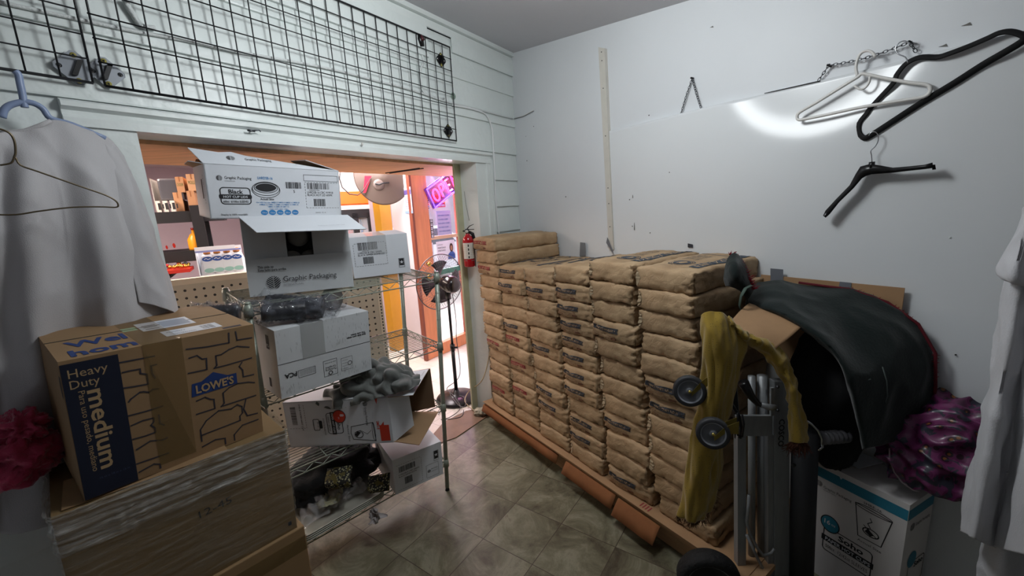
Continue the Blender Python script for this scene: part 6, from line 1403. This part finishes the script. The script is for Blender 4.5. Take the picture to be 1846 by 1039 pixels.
t = thing('yellow_bottle', 'yellow plastic bottle on the middle rack shelf beside the rack post', 'bottle', M=RM @ Matrix.Translation((a0 - s0 + .05, .06, zB + .05)))
g = G(); g.lathe([(.055, 0), (.058, .02), (.058, .10), (.03, .15), (.015, .16), (.013, .19)], M_ypk, 18); obj('bottle', g, t); g = G(); g.lathe([(.016, .19), (.016, .21)], M_rpk, 12); obj('cap', g, t)
a0, a1, q0, q1 = rectG(288, 500, 352, 480, D3)
t = thing('bauble_tray', 'tray of shiny gold and red wrapped sweets low on the rack', 'tray', M=RM @ Matrix.Translation((a0 - s0, -.25, q0 - .03)))
g = G(); g.box((-.5, 0, -.03), (a1 - a0, .3, .0), M_rpk); obj('tray', g, t)
g = G(); rnd = random.Random(2)
for k in range(70): blob((rnd.uniform(-.45, a1 - a0 - .03), rnd.uniform(.03, .27), .012 + rnd.random() * .02), .018, .018, .016, mat('gold_foil', '#C08A3C', .2, metal=.9) if k % 3 else M_rpk, g, n=5)
o = obj('sweets', g, t); o['kind'] = 'stuff'

# drinks cooler with orange header
D4 = 5.55
s0, s1, z0, z1 = rectG(598, 606, 722, 318, D4)
t = thing('drinks_cooler', 'glass-door drinks cooler with orange and white header in the shop', 'cooler', M=fr(P_(s0, D4, 0), GD, -GN, (0, 0, 1)))
WC = s1 - s0; zg0, zg1 = Gq(680, 541, D4).z, Gq(650, 384, D4).z
g = G(); g.box((0, .05, 0), (WC, .75, zg0 - .03), M_blkm); g.box((0, .7, 0), (WC, .75, zg1), M_blkm); g.box((0, .05, 0), (.05, .75, zg1), M_blkm); g.box((WC - .05, .05, 0), (WC, .75, zg1), M_blkm); g.box((0, .0, zg1), (WC, .75, zg1 + .12), M_blkm)
obj('cabinet', g, t)
g = G(); zo0, zo1 = Gq(645, 370, D4).z, Gq(645, 345, D4).z
g.box((0, 0, zo0), (WC, .7, zo1), mat('orange_header', '#E8641E', .4, emit=.5)); obj('header', g, t)
g = G(); g.box((0, -.01, zo0 - .05), (WC, .7, zo0), mat('white_header', '#E6DCD4', .4, emit=.4)); g.box((0, 0, zo1), (WC, .7, zo1 + .30), mat('white_header', '#E6DCD4', .4)); obj('header_trim', g, t)
for k in range(8):
    g = G(); g.box((.06, .045, .05 + k * (zg0 - .15) / 8), (WC - .06, .06, .05 + k * (zg0 - .15) / 8 + .05), M_dst); obj('louvre', g, t)
nd = 3
for k in range(nd):
    x0 = .03 + k * (WC - .06) / nd; x1 = .03 + (k + 1) * (WC - .06) / nd
    g = G(); q = .035
    g.box((x0, 0, zg0), (x0 + q, .05, zg1), M_blkm); g.box((x1 - q, 0, zg0), (x1, .05, zg1), M_blkm); g.box((x0, 0, zg0), (x1, .05, zg0 + .06), M_blkm); g.box((x0, 0, zg1 - .06), (x1, .05, zg1), M_blkm)
    d_ = obj('door', g, t); g = G(); g.box((x0 + q, .02, zg0 + .05), (x1 - q, .03, zg1 - .05), mat('cooler_glass', '#E8F0F4', .03, alpha=.15)); obj('glass', g, d_)
    g = G(); g.box((x1 - q - .012, -.02, zg0 + .3), (x1 - q, -.005, zg1 - .3), M_alu); obj('handle', g, d_)
g = G(); g.box((.07, .62, zg0), (WC - .07, .68, zg1), mat('cooler_liner', '#DCE4EA', .5, emit=.7)); obj('liner', g, t)
cc = ['#3A6AA8', '#B8343A', '#D0D4D8', '#3F7A50', '#C88A3A', '#4A4E88']
rnd = random.Random(4)
for r in range(4):
    zz = zg0 + .08 + r * (zg1 - zg0 - .1) / 4
    g = G(); g.box((.06, .12, zz - .012), (WC - .06, .6, zz), M_whp); obj('cooler_shelf', g, t)
    for k in range(13):
        x = .11 + k * (WC - .2) / 12.5; c_ = cc[rnd.randrange(6)]
        tt = thing('drink_bottle', 'one of the small bright drink bottles lined up behind the cooler glass', 'bottle', M=t.matrix_basis @ Matrix.Translation((x, .18, zz)), group='bottles in the cooler')
        g = G(); g.lathe([(.03, 0), (.032, .02), (.032, .13), (.012, .18), (.012, .20)], mat('drink_' + c_[1:], c_, .3), 10); obj('bottle', g, tt)

# round tray hanging in front of it, with a red ribbon
c = Gq(690, 318, 4.6)
t = thing('hanging_disc', 'large grey-brown round disc hanging under the shop ceiling beside the yellow post', 'disc', M=fr(c, GD, (0, 0, 1)))
g = G(); g.lathe([(.30, 0), (.305, .01), (.29, .016), (.06, .022), (.05, .03), (.004, .03)], mat('grey_brown_disc', '#63564E', .6), 48, None, False); g.lathe([(.30, 0), (.004, -.004)], mat('grey_brown_disc', '#63564E', .6), 48, None, False); obj('disc', g, t)
g = G(); g.lathe([(.058, .022), (.055, .03), (.03, .033), (.004, .033)], mat('disc_boss', '#6A5E58', .5), 24, Matrix.Translation((-.06, -.09, 0)), False); obj('boss', g, t)
g = G(); g.tube([(-.10, -.08, .045), (-.06, -.09, .055), (-.02, -.075, .05), (.05, -.07, .04)], .008, M_blkm, 8); obj('hook', g, t)
g = G(); g.slab([(-.20, 0.0, .05), (-.13, .0, .05), (-.21, -.17, .05), (-.235, -.17, .05)][::-1], (0, 0, 1), .003, mat('red_ribbon', '#D8243C', .4)); obj('ribbon', g, t)
g = G(); g.tube([(0, .25, .0), (0, 2.55 - c.z, 0)], .003, M_blkm, 5); obj('cord', g, t)
g = G(); P = [Gq(*q, 4.55) for q in ((614, 305), (612, 322), (617, 338), (630, 350), (645, 352), (655, 344), (668, 322))]; g.tube(P, .006, M_blkm, 6); solo('hanging_cable', g, 'thin dark cable looping below the disc in front of the orange header', 'cable')

# yellow post, pillar, orange door post
M_yp = mat('ochre_post', '#B5801C', .5, var=.06, vscale=5); M_pil = mat('lilac_white_pillar', '#CFC3C8', .55, var=.04, vscale=2); M_od = mat('orange_wood', '#CF8258', .45, var=.1, vscale=4, stretch=(6, 6, 1)); M_odd = mat('dark_wood_edge', '#7E4230', .5)
g = G(); p = atz(724, 630, 0); ud_ = (p.dot(U), p.dot(N) - DL)
Lbox(g, ud_[0] - .09, ud_[0] + .07, ud_[1] - .12, ud_[1], 0, 2.55, M_yp); struct('trim_9', g)
a, b = atz(733, 630, 0), atz(764, 648, 0)
g = G(); n_ = (b - a).cross(Vector((0, 0, 1))).normalized() * -.08
g.hexa([a, b, b + n_, a + n_], [p + Vector((0, 0, 2.55)) for p in (a, b, b + n_, a + n_)], M_pil); struct('wall_pillar', g)
pp = b.lerp(a, .2); pa = b.lerp(a, .55); nn = n_.normalized() * -.004
t = thing('notice_poster', 'small lilac and white notice on the pillar beside the orange door post', 'poster', pp + Vector((0, 0, 1.6)))
hp = hit(738, 385, n_.normalized(), n_.normalized().dot(a)); hp2 = hit(738, 337, n_.normalized(), n_.normalized().dot(a)); ax_ = (b - a).normalized()
g = G(); q = hp; g.slab([q - ax_ * .10, q + ax_ * .10, q + ax_ * .10 + Vector((0, 0, hp2.z - hp.z)), q - ax_ * .10 + Vector((0, 0, hp2.z - hp.z))], -n_, .004, mat('poster_white', '#C9C2D2', .5)); wpart('sheet', g, t)
g = G(); q = hp - n_.normalized() * .005; hz = hp2.z - hp.z
for zz0, zz1, m in ((.72, .9, mat('poster_purple', '#5B4A86', .5)), (0.0, .1, mat('poster_blue', '#7F9AC0', .5))): g.slab([q - ax_ * .10 + Vector((0, 0, hz * zz0)), q + ax_ * .10 + Vector((0, 0, hz * zz0)), q + ax_ * .10 + Vector((0, 0, hz * zz1)), q - ax_ * .10 + Vector((0, 0, hz * zz1))], -n_, .001, m)
for k in range(6): g.slab([q - ax_ * .07 + Vector((0, 0, hz * (.2 + k * .07))), q + ax_ * .06 + Vector((0, 0, hz * (.2 + k * .07))), q + ax_ * .06 + Vector((0, 0, hz * (.215 + k * .07))), q - ax_ * .07 + Vector((0, 0, hz * (.215 + k * .07)))], -n_, .001, M_pg)
wpart('print', g, t)
q0, q1 = atz(768, 652, 0), atz(792, 640, 0); ud0 = (q0.dot(U), q0.dot(N) - DL); ud1 = (q1.dot(U), 0)
g = G(); Lbox(g, ud0[0] + .04, ud1[0] + .03, ud0[1] - .035, ud0[1], 0, 2.55, M_od); Lbox(g, ud0[0] + .01, ud0[0] + .04, ud0[1] - .04, ud0[1] + .005, 0, 2.55, M_odd); struct('trim_10', g)
DD = ud0[1] - .04; UD = ud1[0] + .02
def Dq(x, y, o=0.0): return Lq(x, y, DD + o)
def Du(x, y, o=0.0): p = Dq(x, y, o); return p.dot(U), p.z
# knob
c = Dq(766, 498, .14); t = thing('door_knob', 'brass door knobs on the orange door post', 'door knob', c)
for yy in (476, 498):
    c = Dq(768, yy, .09); g = G(); g.tube([c, c + N * .035], .010, M_zinc, 10); blob(c + N * .05, .028, .028, .028, mat('brass', '#C9A24A', .15, metal=1), g, n=12); wpart('knob', g, t)
# glazed shop front: mullions, panes
M_mul = mat('brown_mullion', '#9A5A42', .5); M_cm = mat('cream_rail', '#C9A988', .5); M_grn = mat('green_rail', '#2F7A62', .45); M_pane = mat('window_glass', '#EAF2F6', .02, alpha=.07, spec=.5)
UE = 4.25
g = G(); Lbox(g, UD, UE, DD - .04, DD + .02, 2.45, 2.55, M_cm)
u_, z_ = Du(826, 424); Lbox(g, u_ - .02, u_ + .025, DD - .02, DD + .02, 0.0, 2.5, M_mul)
z_ = Du(800, 427)[1]; Lbox(g, UD, UE, DD - .02, DD + .018, z_ - .02, z_ + .02, M_cm)
z_ = Du(815, 486)[1]; Lbox(g, UD, UE, DD - .02, DD + .018, z_ - .03, z_ + .03, M_grn)
z_ = .10; Lbox(g, UD, UE, DD - .02, DD + .05, 0.0, .14, M_od)
struct('window_1', g)
g = G(); Lbox(g, UD, UE, DD - .004, DD, .14, 2.45, M_pane); struct('window_2', g)
# things in the window
def wsheet(name, label, cat, x0, y0, x1, y1, m, o=.03, group=None, prints=()):
    ua, zt_ = Du(x0, y0, o); ub, zb_ = Du(x1, y1, o); um = (Du((x0 + x1) / 2, y0, o)[1] + Du((x0 + x1) / 2, y1, o)[1]) / 2
    h = abs(Du((x0 + x1) / 2, y0, o)[1] - Du((x0 + x1) / 2, y1, o)[1]); w = ub - ua
    t = thing(name, label, cat, M=fr(L(ua, DD + o, um - h / 2), U, -N, (0, 0, 1)), group=group)
    g = G(); g.box((0, 0, 0), (w, .003, h), m); obj('sheet', g, t)
    if prints:
        g = G(); f = front(g, .0015); [p(f, w, h) for p in prints]; obj('print', g, t)
    return t
M_pw = mat('poster_paper', '#D9D6E0', .6); M_ppb = mat('poster_blue_print', '#3D5C9C', .6)
wsheet('window_poster', 'white sheet with pale printed lines in the upper window pane', 'poster', 786, 380, 815, 424, mat('poster_lilac', '#A9A8C8', .6), prints=[lambda f, w, h: [f.text('NOW HIRING CASHIER', w * .08, h * (.78 - k * .16), h * .06, M_ppb, w=w * (.8 - .1 * (k % 2))) for k in range(5)]], group='posters in the shop window')
def person_print(f, w, h):
    f.text('HOW DO', w * .06, h * .80, h * .06, M_pg, w=w * .28); f.text('MORTGAGE', w * .06, h * .64, h * .08, M_pk, w=w * .42); f.text('MISTAKE', w * .06, h * .50, h * .08, M_pk, w=w * .40)
    f.poly([(w * .56, 0.01), (w * .98, 0.01), (w * .96, h * .30), (w * .86, h * .42), (w * .72, h * .42), (w * .60, h * .30)], M_ppb, .0004)
    f.disc(w * .79, h * .62, w * .10, h * .22, mat('print_hair', '#3A2622', .6), dz=.0006); f.disc(w * .79, h * .60, w * .065, h * .13, mat('print_skin', '#A87860', .6), dz=.0009)
    f.poly([(w * .58, h * .22), (w * .96, h * .16), (w * .96, h * .26), (w * .60, h * .32)], mat('print_blue2', '#2A4A8C', .6), .0008)
wsheet('window_poster', 'white poster of a person in blue with folded arms, lower pane', 'poster', 786, 434, 822, 470, M_pw, prints=[person_print], group='posters in the shop window')
wsheet('window_sign', 'yellow and red food stamps sign under the neon sign', 'sign', 777, 351, 803, 374, mat('sign_red', '#C8344A', .5), o=.05, prints=[lambda f, w, h: (f.rect(0, h * .34, w, h, mat('sign_yellow', '#E8A52A', .5)), f.text('FOOD STAMPS', w * .05, h * .72, h * .17, mat('sign_maroon', '#8A1E1A', .5), w=w * .9, bold=.03, dz=.001), f.text('EBT', w * .34, h * .42, h * .18, mat('sign_maroon', '#8A1E1A', .5), w=w * .3, bold=.03, dz=.001), f.text('WELCOME HERE', w * .06, h * .08, h * .14, M_pw, w=w * .88, bold=.03, dz=.001))])
def stickers(f, w, h):
    for k in range(8): f.rect(w * .2, h * (.05 + k * .115), w * .8, h * (.12 + k * .115), (M_pk, mat('print_blue', '#2F7DB8', .6), M_pr, M_pg)[k % 4])
wsheet('sticker_strip', 'narrow vertical strip of small card stickers beside the orange post', 'sticker', 767, 348, 775, 378, M_pw, prints=[stickers])
def squares(f, w, h):
    for a in range(2):
        for k in range(5): f.rrect(w * (.05 + a * .48), h * (.03 + k * .19), w * (.47 + a * .48), h * (.19 + k * .19), .002, .006, M_pk); f.line([(w * (.12 + a * .48), h * (.11 + k * .19)), (w * (.4 + a * .48), h * (.11 + k * .19))], .006, M_pg)
wsheet('notice_grid', 'white notice with ten small framed pictures in two columns', 'notice', 769, 394, 783, 430, M_pw, prints=[squares])
wsheet('window_poster', 'narrow white flyer with red and green patches left of the person poster', 'poster', 772, 438, 784, 478, M_pw, prints=[lambda f, w, h: (f.rect(.01, h * .8, w * .5, h * .95, mat('print_green', '#2C7A50', .6)), f.ring(w * .45, h * .55, w * .25, h * .12, .006, M_pr), f.text('15', w * .3, h * .5, h * .1, M_pk), f.rect(.01, h * .2, w * .8, h * .25, M_pg))], group='posters in the shop window')
# slanting neon sign
a, b, c_, e_ = Dq(770, 350, .08), Dq(846, 312, .08), Dq(846, 350, .08), Dq(782, 330, .08)
ctr = Dq(804, 337, .08); ang_ = atan2((Dq(828, 312, .08) - Dq(780, 350, .08)).z, (Dq(828, 312, .08) - Dq(780, 350, .08)).dot(U))
t = thing('neon_open_sign', 'glowing pink and blue neon OPEN sign hanging aslant in the window', 'neon sign', M=fr(ctr, U * cos(ang_) + Vector((0, 0, sin(ang_))), -N, None) if False else fr(ctr, U * cos(ang_) + Vector((0, 0, sin(ang_))), Vector((0, 0, cos(ang_))) - U * sin(ang_)))
M_nr = mat('neon_red_tube', '#FF2A5A', .3, emit=9, ecol='#FF2A60'); M_nb = mat('neon_blue_tube', '#4A3AFF', .3, emit=8, ecol='#4A30FF')
NW, NH = .62, .25
g = G(); g.box((-NW / 2, -NH / 2, -.03), (NW / 2, NH / 2, -.02), mat('sign_backing', '#4A2A5A', .4, alpha=.6)); obj('backing', g, t)
g = G(); pts = [(NW / 2 * sx - .02 * sx, NH / 2 * sy - .01 * sy, 0) for sx, sy in ((-1, -1), (1, -1), (1, 1), (-1, 1))]; g.tube(pts, .010, M_nb, 8, True); obj('border_tube', g, t)
g = G(); K = .011
Q_ = 1.32
def arc(cx, cy, rx, ry, a0, a1, n=12): return [(cx + rx * cos(radians(a0 + (a1 - a0) * i / n)), cy + ry * sin(radians(a0 + (a1 - a0) * i / n)), .01) for i in range(n + 1)]
def nt_(p, closed=False): g.tube([(x * Q_, y * Q_, z) for x, y, z in p], K, M_nr, 8, closed)
nt_(arc(-.155, 0, .034, .052, 0, 360, 18)[:-1], True)
nt_([(-.085, -.052, .01), (-.085, .052, .01)] + arc(-.065, .025, .024, .027, 90, -90, 8) + [(-.085, -.002, .01)])
nt_([(.055, .052, .01), (.005, .052, .01), (.005, -.052, .01), (.055, -.052, .01)]); nt_([(.005, 0, .01), (.045, 0, .01)])
nt_([(.095, -.052, .01), (.095, .052, .01), (.155, -.052, .01), (.155, .052, .01)]); obj('letter_tube', g, t)

# street outside
g = G(); Lbox(g, 3.5, 16, -14, -1.7, -.06, -.02, mat('pavement', '#B8B2AC', .8, var=.06, vscale=2)); Lbox(g, 4.35, 16, -1.7, 6, -.06, -.02, mat('pavement', '#B8B2AC', .8)); s_ = struct('ground', g)
t = thing('parked_car', 'white parked car outside the shop window', 'car', L(6.2, -4.6, 0))
cm = fr(L(6.2, -4.6, 0), U, -N, (0, 0, 1)); g = G()
prof = [(-2.1, .3), (2.1, .3), (2.15, .75), (1.4, .95), (.8, 1.4), (-.9, 1.45), (-1.6, .98), (-2.15, .85)]
g.slab([cm @ Vector((x, 0, z)) for x, z in prof], -N, 1.6, mat('car_white', '#D5D8DE', .3, coat=.6)); o = wpart('body', g, t); bevel(o, .06, 3)
g = G(); g.slab([cm @ Vector((x, -.01, z)) for x, z in ((-1.35, 1.0), (1.1, 1.0), (.7, 1.34), (-.8, 1.38))], -N, .01, mat('car_glass', '#34424E', .1)); wpart('side_window', g, t)
for x in (-1.3, 1.35):
    g = G(); g.tube([cm @ Vector((x, -.03, .32)), cm @ Vector((x, .18, .32))], .31, M_rub, 24); g.tube([cm @ Vector((x, -.04, .32)), cm @ Vector((x, 0, .32))], .18, M_alu, 20); wpart('wheel', g, t)
g = G(); Lbox(g, 3.5, 16, -14.2, -14, 0, 5, mat('far_building', '#BFB4BE', .8)); Lbox(g, 16, 16.2, -14, 6, 0, 5, mat('far_building', '#BFB4BE', .8)); struct('wall_street', g)

# ------------------------------------------------------------------ standing fan in the opening
fp = atz(825, 716, 0); fp = Vector((-.567, 3.535, 0))
t = thing('standing_fan', 'black pedestal fan standing in the doorway beside the jamb', 'fan', fp)
g = G(); g.lathe([(.185, 0), (.19, .012), (.18, .028), (.10, .045), (.03, .06), (.022, .09)], M_blkg, 40, Matrix.Translation(fp)); wpart('base', g, t)
hd = 1.085
g = G(); g.tube([fp + Vector((0, 0, .05)), fp + Vector((0, 0, .52))], .0165, M_blkg, 14); g.tube([fp + Vector((0, 0, .5)), fp + Vector((0, 0, hd - .09))], .012, M_blkg, 14); wpart('pole', g, t)
g = G(); g.tube([fp + Vector((0, 0, .47)), fp + Vector((0, 0, .53))], .022, M_blkg, 14); g.tube([fp + Vector((.0, 0, .5)), fp + Vector((.05, -.01, .5))], .009, M_blkg, 10); wpart('height_collar', g, t)
g = G(); g.tube([fp + Vector((0, 0, hd - .13)), fp + Vector((0, 0, hd - .05))], [.022, .034], M_blkg, 14); wpart('neck', g, t)
fax = Vector((-.70, .71, 0.05)).normalized(); mc = fp + Vector((.02, -.01, hd)); fm = fax.to_track_quat('Z', 'Y').to_matrix().to_4x4(); fm.translation = mc
g = G(); g.lathe([(.02, -.10), (.055, -.095), (.074, -.06), (.078, 0), (.07, .05), (.05, .07)], mat('fan_motor', '#1A1216', .25, coat=.5), 28, fm); wpart('motor', g, t)
fc2 = mc + fax * .13; fm2 = fm.copy(); fm2.translation = fc2; M_cage = mat('cage_wire', '#6A6468', .35, metal=.6)
R_ = .25
g = G()
for zz, rr in ((-.0, 1.0), (-.055, .62), (.055, .62)): g.tube([(R_ * rr * cos(q), R_ * rr * sin(q), zz) for q in [2 * pi * k / 48 for k in range(48)]], .0045 if rr == 1 else .0018, M_cage, 6, True, fm2)
wpart('guard_ring', g, t)
for sg in (-1, 1):
    g = G()
    for k in range(56):
        q = 2 * pi * k / 56; g.tube([(R_ * r * cos(q), R_ * r * sin(q), sg * h) for r, h in ((.16, .06), (.5, .062), (.8, .045), (1.0, 0))], .0011, M_cage, 4, False, fm2)
    wpart('guard', g, t)
for k in range(4):
    g = G(); a0 = k * pi / 2; P = []
    for i in range(7):
        r = .03 + .165 * i / 6; P.append([fm2 @ Vector((r * cos(a0 + s * (.25 + .3 * i / 6)), r * sin(a0 + s * (.25 + .3 * i / 6)), s * .022)) for s in (-1, -.5, 0, .5, 1)])
    g.grid(P, mat('smoky_blade', '#2A2428', .3)); o = wpart('blade', g, t); solid(o, .002)
# cords
M_crd = mat('grey_cord', '#5A5654', .5); M_crd2 = mat('beige_cord', '#A89878', .6)
g = G(); P = [fp + Vector((.04, -.02, hd - .06)), fp + Vector((.055, -.02, hd - .3)), fp + Vector((.045, -.02, .6)), fp + Vector((.05, -.03, .25)), atz(806, 700, .09), atz(816, 712, .07), atz(830, 735, .02), atz(812, 752, .01), atz(795, 757, .01), atz(830, 752, .01), atz(836, 738, .01)]
out = []
for i in range(len(P) - 1):
    for k in range(6): out.append(cr2(P, i, k / 6, False))
g.tube(out, .0035, M_crd, 6); solo('power_cord', g, 'grey power cord running down the fan pole and coiling on the floor', 'cord')
g = G(); P = [atz(857, 742, .01), atz(846, 734, .03), atz(838, 722, .06), atz(846, 705, .10), Lq(866, 690, .03), Lq(876, 668, .04), Lq(882, 640, .05), Lq(886, 610, .05)]
out = []
for i in range(len(P) - 1):
    for k in range(6): out.append(cr2(P, i, k / 6, False))
g.tube(out, .0045, M_crd2, 6); solo('extension_cord', g, 'beige extension cord rising from the fan base to the sacks', 'cord')
g = G(); P = [atz(*q, .008) for q in ((790, 748), (800, 735), (815, 728), (828, 722), (840, 728), (838, 742), (826, 738), (812, 718), (822, 706))]; out = []
for i in range(len(P) - 1):
    for k in range(6): out.append(cr2(P, i, k / 6, False) + Vector((0, 0, .045 if 2 < i < 8 else 0)))
g.tube(out, .0032, M_crd, 6); solo('loose_cord', g, 'tangled thin grey cord lying over the fan base', 'cord')
# threshold sheet
g = G(); g.slab([atz(*q, .001) for q in ((776, 790), (768, 803), (775, 806), (822, 790), (884, 748), (872, 736), (840, 742), (800, 762))][::-1], (0, 0, 1), .006, mat('worn_floor_sheet', '#7E6450', .6, var=.15, vscale=6, bump=.1, bscale=20)); solo('floor_sheet', g, 'worn brown sheet lying over the threshold by the fan', 'sheet')
g = G(); blob(atz(868, 742, .03), .06, .05, .03, mat('cracked_plaster', '#A8A08C', .8, bump=.5, bscale=30, var=.2, vscale=20), g, .3, 4, 2, 16, .2); solo('plaster_chunk', g, 'crumbling plaster lump at the foot of the door jamb', 'plaster')
g = G(); P = [[L(2.60 + .10 * i, .02 + .018 * j + .01 * noise.noise(Vector((i, j, 3))), .02 + .0 * j) for j in range(3)] for i in range(3)]

# ------------------------------------------------------------------ turn everything with the camera
for o in list(S.objects):
    if o.parent is None and o is not cam: o.matrix_basis = TURN @ o.matrix_basis
